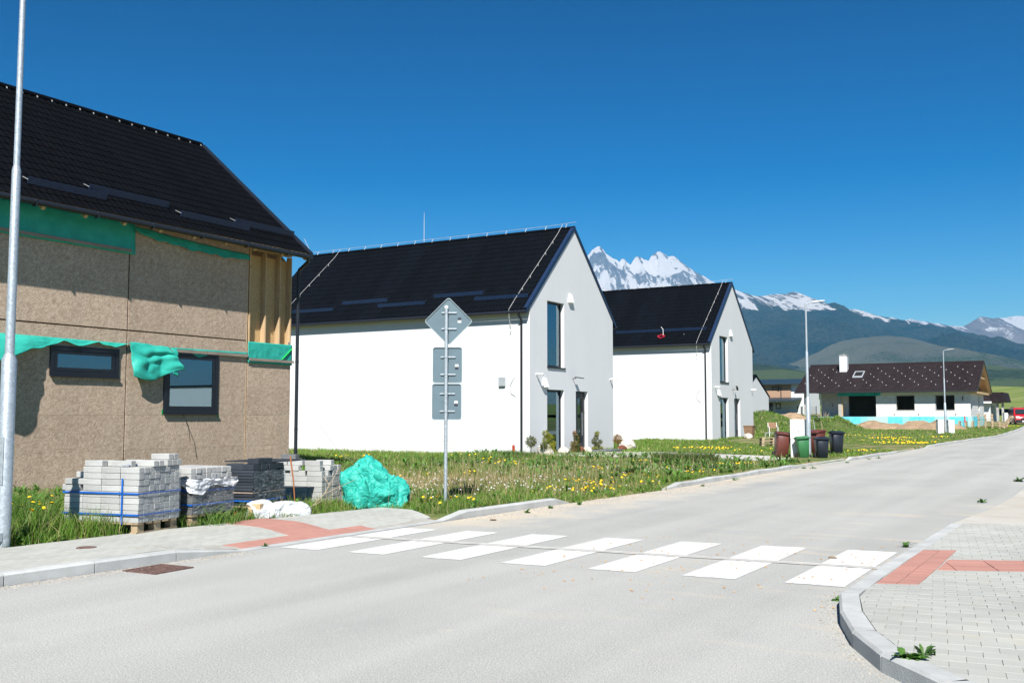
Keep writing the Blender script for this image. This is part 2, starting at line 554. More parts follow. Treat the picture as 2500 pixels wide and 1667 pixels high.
CAMXY = Vector((0, 0))
def pave(parent, poly, holes, sx, sy, ang, zf, mt, mstuff, gap=.0035, stagger=.5, limit=300, name='paver', thick=.05, view=None):
    hp = halfplanes(poly)
    hhp = [halfplanes(h) for h in holes]
    ca, sa = math.cos(ang), math.sin(ang)
    xs_ = [p[0] for p in poly]; ys_ = [p[1] for p in poly]
    cx, cy = sum(xs_)/len(xs_), sum(ys_)/len(ys_)
    Rr = max(math.hypot(p[0]-cx, p[1]-cy) for p in poly)
    pieces = []
    for j in range(int(-Rr/sy)-1, int(Rr/sy)+2):
        off = (j % 2)*stagger*sx
        for i in range(int(-Rr/sx)-2, int(Rr/sx)+2):
            x0 = i*sx+off+gap/2; x1 = (i+1)*sx+off-gap/2; y0 = j*sy+gap/2; y1 = (j+1)*sy-gap/2
            q = [(cx+x*ca-y*sa, cy+x*sa+y*ca) for x, y in ((x0, y0), (x1, y0), (x1, y1), (x0, y1))]
            q = clip_poly(q, hp)
            if len(q) < 3 or area(q) < .0008: continue
            mx = sum(p[0] for p in q)/len(q); my = sum(p[1] for p in q)/len(q)
            rem = [q]
            for h in hhp:
                nxt = []
                for piece in rem:
                    ins = piece
                    if not clip_poly(ins, h): nxt.append(piece); continue
                    for (ha, hb, hc) in h:
                        o_ = clip_poly(ins, [(-ha, -hb, -hc-.004*math.hypot(ha, hb))])
                        if len(o_) >= 3: nxt.append(o_)
                        ins = clip_poly(ins, [(ha, hb, hc)])
                        if len(ins) < 3: break
                rem = nxt
            for q in rem:
                if len(q) < 3 or area(q) < .0006: continue
                pieces.append((sum(p[0] for p in q)/len(q), sum(p[1] for p in q)/len(q), q))
    def seen(p):
        d = math.hypot(p[0], p[1]); fx, fy = -math.sin(YAW), math.cos(YAW)
        f = p[0]*fx+p[1]*fy; r = p[0]*math.cos(YAW)+p[1]*math.sin(YAW)
        return 0 if (f > 3.5 and abs(r/f) < .54 and f > 5.6) else 1
    pieces.sort(key=lambda p: (seen(p), math.hypot(p[0], p[1])))
    rest = MB(); tint = []
    for k, (mx, my, q) in enumerate(pieces):
        n = len(q); dz = random.uniform(-.0012, .0012)
        c = .003
        top = []
        for p in q:
            d = math.hypot(p[0]-mx, p[1]-my)
            s = max(0, 1-c/max(d, .01))
            top.append((mx+(p[0]-mx)*s, my+(p[1]-my)*s, zf(p[0], p[1])+dz))
        rim = [(p[0], p[1], zf(p[0], p[1])+dz-.002) for p in q]
        bot = [(p[0], p[1], zf(p[0], p[1])-thick) for p in q]
        V = top+rim+bot
        F = [tuple(range(n))] + [(i, n+i, n+(i+1) % n, (i+1) % n) for i in range(n)] + [(n+i, 2*n+i, 2*n+(i+1) % n, n+(i+1) % n) for i in range(n)]
        if k < limit:
            o = MB().add(V, F).build(name, mt, parent)
        else:
            rest.add(V, F); t_ = random.uniform(.93, 1.05); tint += [(t_, t_, t_)]*len(V)
    if rest.v:
        me = bpy.data.meshes.new(name+'_field'); me.from_pydata(rest.v, [], rest.f)
        bm = bmesh.new(); bm.from_mesh(me); bmesh.ops.recalc_face_normals(bm, faces=bm.faces); bm.to_mesh(me); bm.free()
        set_col(me, 'tint', tint); me.materials.append(mstuff)
        o = bpy.data.objects.new(name+'_field', me); link(o, parent); o['kind'] = 'stuff'
    return len(pieces)
def paver_mats(nm, c):
    t = NT(nm)
    base = t.mix(t.ramp(t.noise(.9, 5, .6), .35, .65), tuple(x*.93 for x in c), tuple(x*1.05 for x in c))
    base = t.mix(t.ramp(t.noise(3, 5, .7, vec=t.map(loc=(3, 3, 0))), .58, .72, 0, .5), base, (c[0]*1.05, c[1]*.93, c[2]*.76))
    base = t.mix(1.0, base, t.ramp(t.noise(220, 2, .7), .3, .7, .9, 1.08), 'MULTIPLY')
    cc = t.mix(1.0, base, t.ramp(t.rnd(), 0, 1, .93, 1.05), 'MULTIPLY')
    t.bump(t.noise(150, 3, .7), .25, .004)
    a = t.fin(cc, .88, spec=.2)
    t = NT(nm+'_far')
    base = t.mix(t.ramp(t.noise(.9, 5, .6), .35, .65), tuple(x*.93 for x in c), tuple(x*1.05 for x in c))
    base = t.mix(t.ramp(t.noise(3, 5, .7, vec=t.map(loc=(3, 3, 0))), .58, .72, 0, .5), base, (c[0]*1.05, c[1]*.93, c[2]*.76))
    cc = t.mix(1.0, base, t.attr('tint'), 'MULTIPLY')
    t.bump(t.noise(150, 3, .7), .25, .004)
    b = t.fin(cc, .88, spec=.2)
    return a, b
M['paver'], M['paver_far'] = paver_mats('grey_paver', (.35, .355, .325))
M['red'], M['red_far'] = paver_mats('red_tactile_paver', (.37, .19, .155))
M['bed'] = mat('jointing_sand', (.34, .33, .295), .95, .1, 3, .3, 60)

# ---- pavement on the left, ends just past the crossing
def zl(x, y):
    u = (x - XL(y)); k = float(sstep(0, -1.1, u+.15))
    return float((kerb_h(y)-.004)*(1-k) + .105*k)
xk = lambda y: float(XL(y))-.142
lpoly = [(xk(-3), -3), (xk(5), 5), (xk(9), 9), (xk(12.6), 12.6), (-9.7, 13.02), (-10.35, 13.05), (-10.8, 9), (-10.95, 4), (-11.1, -3)]
red_l = [[(xk(8.7), 8.62), (xk(11.2), 11.2), (-9.3, 11.28), (-9.36, 8.72)], [(-9.31, 9.86), (-9.31, 10.62), (-10.72, 10.8), (-10.74, 10.0)]]
bedm = MB()
yy = np.linspace(-3, 12.6, 30); P = []
for y in yy:
    xb = -11.1 + .06*(y+3) if y < 4 else np.interp(y, [4, 9, 13.05], [-10.95, -10.8, -10.35])
    P += [(xk(y), y, zl(xk(y), y)-.006), (xb, y, zl(xb, y)-.006)]
bedm.add(P, [(2*i, 2*i+2, 2*i+3, 2*i+1) for i in range(len(yy)-1)])
pav_l = bedm.build('pavement', M['bed'])
tag(pav_l, 'grey paved footway on the left with a red tactile strip', kind='structure')
pave(pav_l, lpoly, red_l, .2, .1, R(90), zl, M['paver'], M['paver_far'], gap=.005)
for rp in red_l:
    pave(pav_l, rp, [], .2, .2, R(90) if rp is red_l[0] else R(-2), lambda x, y: zl(x, y)+.002, M['red'], M['red_far'], stagger=0, limit=150, name='tactile_tile', gap=.006)

# ---- rounded corner pavement on the right
rk = [(-2.10, 16.2), (-2.12, 14.2), (-2.14, 12.5), (-2.15, 11.5), (-2.15, 10.5), (-2.13, 9.55), (-2.02, 8.7), (-1.84, 7.95), (-1.6, 7.25), (-1.3, 6.66), (-.86, 6.12), (-.28, 5.68), (.45, 5.38), (1.3, 5.22), (2.3, 5.15), (3.3, 5.12), (4.3, 5.1), (5.3, 5.1), (6.3, 5.1)]
rh = [.012, .012, .014, .016, .02, .03, .12, .12, .12, .12, .12, .12, .12, .12, .12, .12, .12, .12, .12]
def zr(x, y):
    k = float(sstep(8.0, 10.2, y - max(0, x+2)*.35))
    return .117*(1-k)+(.018 + .03*min(1, max(0, (x+2.1)/1.5)))*k
kerb_r = MB().add([(-2.1, 16.2, -.1), (-2.1, 12, -.1), (-2.05, 12, -.1), (-2.05, 16.2, -.1)], [(0, 1, 2, 3)]).build('kerb_right', M['kerb'])
tag(kerb_r, 'curved grey kerb round the right-hand corner', kind='structure')
kerb_run(kerb_r, [(x, y, 0) for x, y in rk], rh, w=.16)
def inner(i):
    a = Vector((*rk[max(0, i-1)], 0)); b = Vector((*rk[min(len(rk)-1, i+1)], 0)); d = (b-a).normalized()
    n = Vector((-d.y, d.x, 0)); p = Vector((*rk[i], 0)) + n*.168
    return (p.x, p.y)
rin = [inner(i) for i in range(len(rk))]
rpoly = rin + [(6.5, 16.2)]
red_r = [[(-1.97, 9.95), (-1.6, 10.05), (-1.62, 12.85), (-1.97, 12.72)], [(-1.59, 11.1), (1.6, 12.05), (1.6, 12.9), (-1.59, 11.95)]]
# underlay
m = MB(); n = len(rin)
cpt = (2.5, 11)
V = [(x, y, zr(x, y)-.012) for x, y in rpoly]
G = 24
gx_ = np.linspace(-2.0, 6.5, G); gy_ = np.linspace(5.2, 16.2, G)
vv = [(x, y, zr(x, y)-.006) for x in gx_ for y in gy_]
hpr = halfplanes(rpoly)
ff = []
for i in range(G-1):
    for j in range(G-1):
        q = [(gx_[i], gy_[j]), (gx_[i+1], gy_[j]), (gx_[i+1], gy_[j+1]), (gx_[i], gy_[j+1])]
        q = clip_poly(q, hpr)
        if len(q) >= 3: m.add([(x, y, zr(x, y)-.006) for x, y in q], [tuple(range(len(q)))])
pav_r = m.build('pavement_right', M['bed'])
tag(pav_r, 'grey paved corner footway on the right with a red tactile strip', kind='structure')
pave(pav_r, rpoly, red_r, .2, .165, R(8), zr, M['paver'], M['paver_far'])
for k, rp in enumerate(red_r):
    pave(pav_r, rp, [], .185 if k == 0 else .4, .2, R(0) if k == 0 else R(16.6), lambda x, y: zr(x, y)+.003, M['red'], M['red_far'], stagger=0, limit=120, name='tactile_tile', gap=.009)

# ---- dusty lay-by past the paved corner, concrete driveways of the white houses
M['pad'] = mat('dusty_concrete', (.385, .37, .335), .92, .1, .8, .35, 40, c2=(.35, .32, .265))
m = MB()
yy = np.linspace(16.2, 48, 12); P = []
for y in yy: P += [(float(XL(y))+6.62 - (.0 if y > 17 else .1), y, .006), (7.5, y, .03)]
m.add(P, [(2*i, 2*i+1, 2*i+3, 2*i+2) for i in range(len(yy)-1)])
tag(m.build('lay_by', M['pad']), 'sandy paved lay-by on the right of the road', kind='structure')
M['drive'] = mat('driveway_concrete', (.46, .45, .42), .9, .07, 1.2, .3, 50)
def driveway(pts, label):
    m = MB()
    m.prism([(p[0], p[1]) for p in pts], 'z', -.2, .085 + float(zt(pts[0][1])))
    tag(m.build('driveway', M['drive'], bevel=.008), label, kind='structure')
driveway([(xk(30.7)+.02, 30.75), (xk(36.9)+.02, 36.9), (-10.5, 37.45), (-13.2, 38.5), (-16.4, 39.6), (-18.2, 38.6), (-19.3, 38.4), (-19.3, 34.6), (-16.7, 34.4), (-14.5, 33.8), (-9.3, 31.9)], 'pale concrete driveway leading to the nearer white house')
driveway([(xk(45.1)+.02, 45.1), (xk(51.8)+.02, 51.8), (-11, 52.3), (-19.2, 60.6), (-19.2, 55.0), (-11, 47.5)], 'pale concrete driveway leading to the farther white house')
# ---------------------------------------------------------------- hills and mountains
RT = np.array([math.cos(YAW), math.sin(YAW)]); FH = np.array([-math.sin(YAW), math.cos(YAW)])
def zm(x, y): return (1400+x*.4677, 580+y*.4677)
def range_mesh(name, crest, D, W, base, mt, ns=420, nt=110, rough=.25, wl=900., seed=0, tail=.35, crestjag=.0, mask=None, label=None, power=1.35, bend=0.0):
    """a mountain range: crest line at distance D falling towards the plain over depth W"""
    px = np.array([zm(*c)[0] for c in crest]); py = np.array([zm(*c)[1] for c in crest])
    L = (px-1250)/2431.*D; H = (1015-py)/2431.*D*1.003
    s = np.linspace(L[0], L[-1], ns)
    Hs = np.interp(s, L, H)
    if crestjag: Hs = Hs + crestjag*fbm(s/ (wl*.16)+seed, s*0+seed*1.7, 4)
    t = np.concatenate([np.linspace(-tail, 0, int(nt*.15), endpoint=False), np.linspace(0, 1, nt)])
    S, T = np.meshgrid(s, t, indexing='ij')
    HH = Hs[:, None]
    # spurs: shift the profile sideways with depth
    warp = fbm(S/wl+seed, T*W/wl*.6+seed, 3)*wl*.55*np.clip(T, 0, 1)
    Hw = np.interp(S+warp, s, Hs)
    Hb = HH*(1-sstep(0, .25, T)) + Hw*sstep(0, .25, T)
    g = np.where(T >= 0, (1-np.clip(T, 0, 1))**power, 1+T*1.2)
    rid = ridged(S/wl+seed*3.1, T*W/wl*.75+seed, 6)-.62
    env = np.clip(T, 0, 1)**1.15*1.25*(1-np.clip(T, 0, 1))**.8*2.0
    env = np.where(T < 0, -T*.6, env)
    Z = base + (Hb-base)*g + rid*rough*(HH-base)*env
    Z = np.maximum(Z, base-30*np.clip(T, 0, 1)-30)
    dep = D - T*W + bend*S
    # keep sight lines of the crest where they stand
    X = S*RT[0] + dep*FH[0]; Y = S*RT[1] + dep*FH[1]
    V = np.stack([X, Y, Z], -1)
    o = obj_np(name, V, quads=grid_faces(len(s), len(t)), mat=mt, smooth=True)
    C = mask(S, T, Z, Hb, rid, W) if mask is not None else np.zeros((*S.shape, 3))
    set_col(o.data, 'cover', np.asarray(C).reshape(-1, 3))
    return tag(o, label, kind='structure')

def rock_mat(name, rock, rock2, forest, forest2, snow=(.98, .95, .93), fs=.004):
    t = NT(name)
    a = t.attr('cover'); s = t.n('ShaderNodeSeparateColor'); t.l(a, s.inputs[0])
    n1 = t.noise(fs, 8, .7)
    n2 = t.noise(fs*5, 7, .75, vec=t.map(scale=(1, 1, .3)))
    n3 = t.noise(fs*12, 6, .8)
    r = t.mix(t.ramp(t.math('ADD', n2, t.math('MULTIPLY', s.outputs[2], .35)), .42, .88), rock, rock2)
    f = t.mix(t.ramp(n1, .38, .62), forest, forest2)
    f = t.mix(t.ramp(n3, .45, .62, 0, .8), f, tuple(x*.5 for x in forest))
    f = t.mix(t.ramp(n2, .60, .72, 0, .6), f, tuple(.5*(x+y) for x, y in zip(forest2, rock)))
    c = t.mix(t.ramp(t.math('ADD', s.outputs[1], t.ramp(n3, .2, .8, -.4, .4)), .42, .58), r, f)
    c = t.mix(t.ramp(t.math('ADD', s.outputs[0], t.ramp(n3, .2, .8, -.33, .33)), .47, .53), c, snow)
    t.bump(t.math('ADD', n3, t.math('MULTIPLY', n2, 1.5)), 1.0, 60)
    return t.fin(c, .95, spec=.1)
M['rock'] = rock_mat('alpine_rock', (.15, .16, .18), (.36, .36, .38), (.11, .12, .08), (.18, .17, .13))
M['mid'] = rock_mat('mountain_forest', (.13, .13, .125), (.28, .265, .25), (.04, .066, .05), (.095, .11, .075))
M['far'] = rock_mat('bare_mountain', (.20, .165, .15), (.34, .28, .25), (.03, .045, .04), (.06, .075, .06))
M['hill'] = rock_mat('grassy_hill', (.21, .215, .145), (.30, .285, .20), (.11, .155, .065), (.17, .21, .10), fs=.008)
M['meadow'] = rock_mat('meadow_slope', (.15, .21, .075), (.21, .245, .105), (.06, .088, .04), (.125, .185, .07), fs=.006)

R1 = [(-2600,860),(-1900,700),(-1300,520),(-900,420),(-500,330),(-200,250),(-60,200),(0,165),(40,128),(70,97),(85,84),(100,62),(118,50),(135,40),(150,46),(165,62),(175,80),(190,92),(210,104),(230,112),(245,126),(256,108),(268,106),(280,118),(292,128),(303,142),(318,116),(330,100),(345,96),(360,102),(375,112),(388,112),(398,120),(410,96),(425,82),(440,71),(460,67),(475,76),(490,86),(505,96),(520,92),(538,93),(560,114),(590,138),(620,160),(655,182),(690,200),(720,220),(755,240),(800,262),(850,300),(950,380),(1100,470)]
R2 = [(100,420),(400,360),(560,320),(700,285),(790,258),(845,266),(870,276),(900,288),(930,296),(960,302),(1000,305),(1040,298),(1075,293),(1110,292),(1155,281),(1175,284),(1200,294),(1225,305),(1245,318),(1270,328),(1310,341),(1350,346),(1400,359),(1430,370),(1480,386),(1545,398),(1600,413),(1640,431),(1680,454),(1720,472),(1770,488),(1830,510),(1900,546),(1960,580),(2010,608),(2100,640),(2300,680)]
R3 = [(1450,560),(1600,500),(1705,453),(1740,432),(1770,424),(1800,430),(1850,440),(1900,445),(1960,456),(2010,463),(2040,466),(2070,452),(2100,430),(2130,412),(2160,415),(2200,421),(2250,419),(2300,412),(2352,409),(2500,420),(2800,480),(3300,560)]
R4 = [(900,700),(1050,675),(1150,652),(1220,622),(1290,590),(1350,560),(1400,541),(1480,526),(1560,518),(1640,511),(1720,516),(1800,530),(1860,550),(1920,575),(1980,598),(2050,618),(2150,636),(2300,655),(2500,690),(2800,740)]
R5 = [(-1500,760),(-600,720),(200,690),(700,665),(950,655),(1050,668),(1150,690),(1250,700),(1400,690),(1600,672),(1800,660),(1950,650),(2100,655),(2250,690),(2352,720),(2600,740),(3200,780),(4200,800)]
R6 = [(1500,870),(1700,850),(1900,815),(2050,785),(2130,767),(2180,760),(2230,761),(2300,768),(2360,777),(2500,790),(2900,800),(3600,830)]

def m1(S, T, Z, H, rid, W):
    """snow lies in the gullies (low ridge value) and on ledges, rock on the ribs"""
    n = fbm(S/260, T*W/620+3, 5); st = fbm(S/70+.35*n+7, T*W/620, 4); fine = fbm(S/28+2, T*W/90, 3)
    sn = .53 + .55*n + .85*st + .45*fine - .9*rid - .25*sstep(.10, .4, T)
    fo = sstep(.50, .75, T+.25*n)
    return np.stack([np.clip(sn, 0, 1), np.clip(fo, 0, 1), np.clip(.5+st+.5*fine, 0, 1)], -1)
def m2(S, T, Z, H, rid, W):
    n = fbm(S/420, T*W/1100+1, 5); st = fbm(S/75+.5*n+4, T*W/1500, 4); fine = fbm(S/34+9, T*W/120, 3)
    left = sstep(2300, 600, S)
    tl = .20 + .12*left + .12*n + .17*st
    zone = sstep(tl+.03, tl-.03, T)
    sn = zone*(.46 + .10*left + 1.35*st + .4*n + .4*fine - .5*rid) + .25*sstep(.06, .0, T)*left
    bare = sstep(.10, .30, fbm(S/300+11, T*W/350, 4))*sstep(.45, .7, T)
    fo = (1-zone)*(1-.75*bare)
    return np.stack([np.clip(sn, 0, 1), np.clip(fo, 0, 1), np.clip(.5+st+.5*fine, 0, 1)], -1)
def m3(S, T, Z, H, rid, W):
    n = fbm(S/500+7, T*W/1500, 5); st = fbm(S/110+2, T*W/1500, 4); fine = fbm(S/40, T*W/120, 3)
    sn = sstep(.34, .0, T+.12*n)*(.42+.6*n+1.0*st+.3*fine-.5*rid)
    fo = sstep(.26, .40, T+.18*n+.12*st)
    return np.stack([np.clip(sn, 0, 1), np.clip(fo, 0, 1), np.clip(.5+st+.5*fine, 0, 1)], -1)
def m4(S, T, Z, H, rid, W):
    n = fbm(S/260, T*W/300, 5)
    fo = .42 + .55*n + .5*(T-.3)
    return np.stack([fo*0, np.clip(fo, 0, 1), fo*0], -1)
def m5(S, T, Z, H, rid, W):
    n = fbm(S/380+2, T*W/500, 5)
    fo = .45 + 1.3*n - .4*(T-.1)
    return np.stack([fo*0, np.clip(fo, 0, 1), fo*0], -1)
range_mesh('mountain_peaks', R1, 9500, 4200, 60, M['rock'], ns=620, nt=150, rough=.45, wl=560., seed=1.3, crestjag=8, mask=m1, label='jagged grey rock peaks streaked with snow')
range_mesh('mountain_ridge', R2, 7200, 4200, 40, M['mid'], ns=560, nt=130, rough=.36, wl=760., seed=4.1, crestjag=8, mask=m2, label='long dark forested mountain with a snowy crest', power=1.15)
range_mesh('mountain_far', R3, 9000, 3600, 60, M['far'], ns=300, nt=90, rough=.42, wl=800., seed=7.7, crestjag=12, mask=m3, label='bare brownish mountain range with snow on the right')
range_mesh('foothill', R4, 4300, 1700, 30, M['hill'], ns=300, nt=80, rough=.3, wl=380., seed=2.2, crestjag=5, mask=m4, label='rounded grey green foothill before the mountains', power=1.0)
range_mesh('meadow_slope', R5, 2400, 1300, 8, M['meadow'], ns=240, nt=60, rough=.12, wl=420., seed=5.5, mask=m5, label='green meadow slope at the foot of the mountains', power=1.1)
M['field'] = (lambda t: (t.bump(t.noise(2, 5, .7), .6, .3), t.fin(t.mix(t.ramp(t.noise(.02, 5, .55, vec=t.map(scale=(1, 4, 1), rot=(0, 0, -.25))), .36, .64), (.11, .16, .035), (.19, .205, .07)), .95, spec=.1))[1])(NT('spring_field'))
range_mesh('field_hill', R6, 520, 330, 2.0, M['field'], ns=120, nt=40, rough=.03, wl=150., seed=3.0, label='bright green field rising behind the houses', power=1.0)

# the air between here and the mountains
t = bpy.data.materials.new('mountain_air'); t.use_nodes = True
t.node_tree.nodes.clear()
o_ = t.node_tree.nodes.new('ShaderNodeOutputMaterial'); v_ = t.node_tree.nodes.new('ShaderNodeVolumePrincipled')
v_.inputs['Color'].default_value = (.11, .53, 1.0, 1); v_.inputs['Density'].default_value = 4.8e-5; v_.inputs['Anisotropy'].default_value = 0.0
t.node_tree.links.new(v_.outputs[0], o_.inputs['Volume'])
hz = MB().box(-15500, 15500, -7000, 16500, -130, 1760).build('haze', t)
hz['kind'] = 'stuff'
hz['label'] = 'thin blue haze over the valley'
# ---------------------------------------------------------------- shared building parts
def tile_mesh(name, w, ln, mt, wave=.183, amp=.018, course=.35, step=.014):
    nc = max(1, round(ln/course)); cl = ln/nc
    nw = max(1, round(w/wave)); per = 6
    xs = np.linspace(0, w, nw*per+1)
    ph = (xs/(w/nw)) % 1.0
    prof = np.where(ph < .62, np.sin(ph/.62*np.pi)**.8, -.18*np.sin((ph-.62)/.38*np.pi))
    rows = []
    for c in range(nc):
        for f in (0.0, .45, .9, 1.0):
            drop = 0 if f < 1 else -.25
            y = c*cl + f*cl + (.018*prof if f >= .9 else (.018*prof if (f == 0 and c > 0) else 0))
            y = np.minimum(y, ln+.018)
            z = amp*prof + step*(f + drop*0)
            rows.append(np.stack([xs, y+0*xs, z], -1))
    V = np.concatenate(rows); nr = len(rows); nx = len(xs)
    F = (grid_faces(nr, nx))[:, ::-1]
    me = mesh_np(name, V, quads=F, smooth=True)
    me.set_sharp_from_angle(angle=R(42))
    me.materials.append(mt)
    return me

def slope_mats(ridge_pt, ex, ey):
    ex = Vector(ex).normalized(); ey = Vector(ey).normalized(); ez = ex.cross(ey)
    return ex, ey, ez
def place(o, p, ex, ey, ez):
    m = Matrix(((ex.x, ey.x, ez.x, p[0]), (ex.y, ey.y, ez.y, p[1]), (ex.z, ey.z, ez.z, p[2]), (0, 0, 0, 1)))
    o.matrix_basis = m

def rect_minus(r, holes):
    """axis rectangles (a0,a1,b0,b1) of r with the holes cut out"""
    out = [r]
    for h in holes:
        nxt = []
        for q in out:
            a0, a1, b0, b1 = q
            if h[1] <= a0 or h[0] >= a1 or h[3] <= b0 or h[2] >= b1:
                nxt.append(q); continue
            if h[0] > a0: nxt.append((a0, h[0], b0, b1))
            if h[1] < a1: nxt.append((h[1], a1, b0, b1))
            x0, x1 = max(a0, h[0]), min(a1, h[1])
            if h[2] > b0: nxt.append((x0, x1, b0, h[2]))
            if h[3] < b1: nxt.append((x0, x1, h[3], b1))
        out = nxt
    return out

def make_roof_metal(name, c):
    t = NT(name)
    cc = t.mix(t.ramp(t.noise(1.3, 5, .6), .3, .7), c, tuple(x*1.7 for x in c))
    cc = t.mix(t.ramp(t.noise(30, 4, .7), .62, .8, 0, .35), cc, (.05, .05, .05))
    cc = t.mix(1.0, cc, t.ramp(t.rnd(), 0, 1, .85, 1.15), 'MULTIPLY')
    return t.fin(cc, t.ramp(t.noise(6, 4), .3, .7, .55, .75), spec=.045)
M['roof'] = make_roof_metal('black_metal_tile', (.0022, .0026, .0034))
M['roof2'] = make_roof_metal('black_blue_metal_tile', (.0022, .0030, .0046))
M['trim'] = mat('anthracite_trim', (.014, .017, .024), .4, .1, 8, spec=.4)
M['guard'] = mat('navy_snow_guard', (.012, .028, .068), .4, .1, 8, spec=.3)
M['clip'] = mat('galvanised_clip', (.62, .62, .60), .4, .1, metal=.6)
M['frame'] = mat('window_frame_anthracite', (.010, .012, .018), .38, .08, 10, spec=.45)
def make_osb():
    t = NT('weathered_osb')
    base = t.mix(t.ramp(t.noise(1.1, 5, .6), .3, .7), (.37, .275, .205), (.455, .35, .268))
    acc = base
    for k, (ang, sc, lo) in enumerate(((.35, 8.5, .58), (1.25, 8, .59), (2.1, 9, .58), (2.8, 7.5, .59))):
        v = t.map(scale=(1, 1.0, 5.5), src=t.map(rot=(ang, 0, 0), loc=(k*3.1, k*1.7, k*2.3)))
        nz = t.noise(sc, 2, .5, vec=v)
        acc = t.mix(t.ramp(nz, lo, lo+.05, 0, .75), acc, (.57, .465, .36) if k % 2 == 0 else (.52, .415, .315))
        acc = t.mix(t.ramp(nz, .36, .40, .55, 0), acc, (.255, .18, .125))
    acc = t.mix(1.0, acc, t.ramp(t.rnd(), 0, 1, .93, 1.06), 'MULTIPLY')
    s = t.sep()
    wet = t.ramp(t.noise(1.0, 4, .6, vec=t.map(scale=(1, 2.2, .25))), .42, .7, 0, .28)
    acc = t.mix(wet, acc, (.30, .235, .185))
    t.bump(t.noise(70, 3, .7), .4, .004)
    return t.fin(acc, .85, spec=.2)
M['osb'] = make_osb()
def make_wood(name, c, c2, ax=(1, 1, .12)):
    t = NT(name)
    g = t.noise(14, 5, .6, vec=t.map(scale=ax), dist=.6)
    cc = t.mix(t.ramp(g, .35, .65), c2, c)
    cc = t.mix(t.ramp(t.noise(9, 2, .4, vec=t.map(scale=(1, 1, .6))), .70, .74, 0, .8), cc, tuple(x*.35 for x in c))
    cc = t.mix(1.0, cc, t.ramp(t.rnd(), 0, 1, .85, 1.1), 'MULTIPLY')
    t.bump(g, .2, .004)
    return t.fin(cc, .75, spec=.25)
M['timber'] = make_wood('fresh_timber', (.58, .42, .25), (.46, .31, .17))
M['timber_h'] = make_wood('fresh_timber_long', (.54, .385, .22), (.43, .29, .15), (1, .12, 1))
M['batten'] = make_wood('grey_batten', (.32, .27, .22), (.22, .18, .15), (1, .12, 1))
M['pallet'] = make_wood('old_pallet_wood', (.42, .33, .21), (.28, .21, .13), (.3, .3, 1))
M['osb_in'] = mat('fresh_osb', (.50, .36, .18), .8, .18, 22, .3, 60, c2=(.36, .24, .11))
M['dark'] = mat('dark_cavity', (.012, .012, .012), .9, .1)
def make_sheet(name, c, c2, rough=.42, crease=True):
    t = NT(name)
    cc = t.mix(t.ramp(t.noise(3, 5, .6), .35, .65), c2, c)
    dirt = t.ramp(t.noise(5, 5, .7, vec=t.map(loc=(3, 1, 5))), .66, .76, 0, .45)
    cc = t.mix(dirt, cc, (.33, .31, .2))
    cr = t.voro(9, vec=t.map(src=t.map(), scale=(1, 1, 1.3)), feature='DISTANCE_TO_EDGE'); cr2 = t.voro(24, feature='F1')
    if not crease: t.bump(t.noise(9, 3, .5, dist=.6), .3, .02)
    else: t.bump(t.math('ADD', t.math('ADD', t.noise(16, 4, .6, dist=.8), t.math('MULTIPLY', t.math('MINIMUM', cr, .25), 2.2)), t.math('MULTIPLY', cr2, .5)), .55, .025)
    m_ = t.fin(cc, rough, spec=.3)
    tr = t.n('ShaderNodeBsdfTranslucent'); t.put(tr.inputs['Color'], c)
    mx = t.n('ShaderNodeMixShader'); mx.inputs[0].default_value = .22
    t.l(t.b.outputs[0], mx.inputs[1]); t.l(tr.outputs[0], mx.inputs[2]); t.l(mx.outputs[0], t.out.inputs['Surface'])
    return m_
M['green'] = make_sheet('turquoise_membrane', (.045, .50, .40), (.03, .40, .32))
M['membrane'] = make_sheet('turquoise_wall_membrane', (.045, .50, .40), (.03, .40, .32), crease=False)
M['white_sheet'] = make_sheet('white_plastic_sheet', (.72, .74, .74), (.6, .63, .66), .35)
def make_glass(name, tint=(.75, .83, .84), base=.0):
    t = NT(name)
    g = t.n('ShaderNodeBsdfGlossy'); g.inputs['Roughness'].default_value = .015; g.inputs['Color'].default_value = (.62, .84, .96, 1)
    tr = t.n('ShaderNodeBsdfTransparent'); tr.inputs['Color'].default_value = (*tint, 1)
    fr = t.n('ShaderNodeFresnel'); fr.inputs['IOR'].default_value = 3.4
    mx = t.n('ShaderNodeMixShader'); t.l(fr.outputs[0], mx.inputs[0])
    t.l(tr.outputs[0], mx.inputs[1]); t.l(g.outputs[0], mx.inputs[2]); t.l(mx.outputs[0], t.out.inputs['Surface'])
    t.t.nodes.remove(t.b)
    return t.m
M['glass'] = make_glass('window_glass')
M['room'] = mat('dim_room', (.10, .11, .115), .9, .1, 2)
M['curtain'] = (lambda t: (t.bump(t.noise(12, 2, .5, vec=t.map(scale=(1, 2.4, .05))), .8, .05), t.fin((.70, .74, .74), .9, spec=.1))[1])(NT('pale_curtain'))

def cloth(name, mt, parent, corners, nu=30, nv=10, fn=None, thick=.004):
    """sheet between four corner points (a b along the top, d c along the bottom) displaced by fn(u,v)->(dx,dy,dz)"""
    a, b, c, d = [np.array(p, float) for p in corners]
    u, v = np.meshgrid(np.linspace(0, 1, nu), np.linspace(0, 1, nv), indexing='ij')
    P = (a*(1-u)[..., None] + b*u[..., None])*(1-v)[..., None] + (d*(1-u)[..., None]+c*u[..., None])*v[..., None]
    if fn is not None: P = P + np.stack(fn(u, v), -1)
    o = obj_np(name, P, quads=grid_faces(nu, nv), mat=mt, parent=parent, smooth=True, off=ORIG[parent.name])
    md = o.modifiers.new('solid', 'SOLIDIFY'); md.thickness = thick
    return o

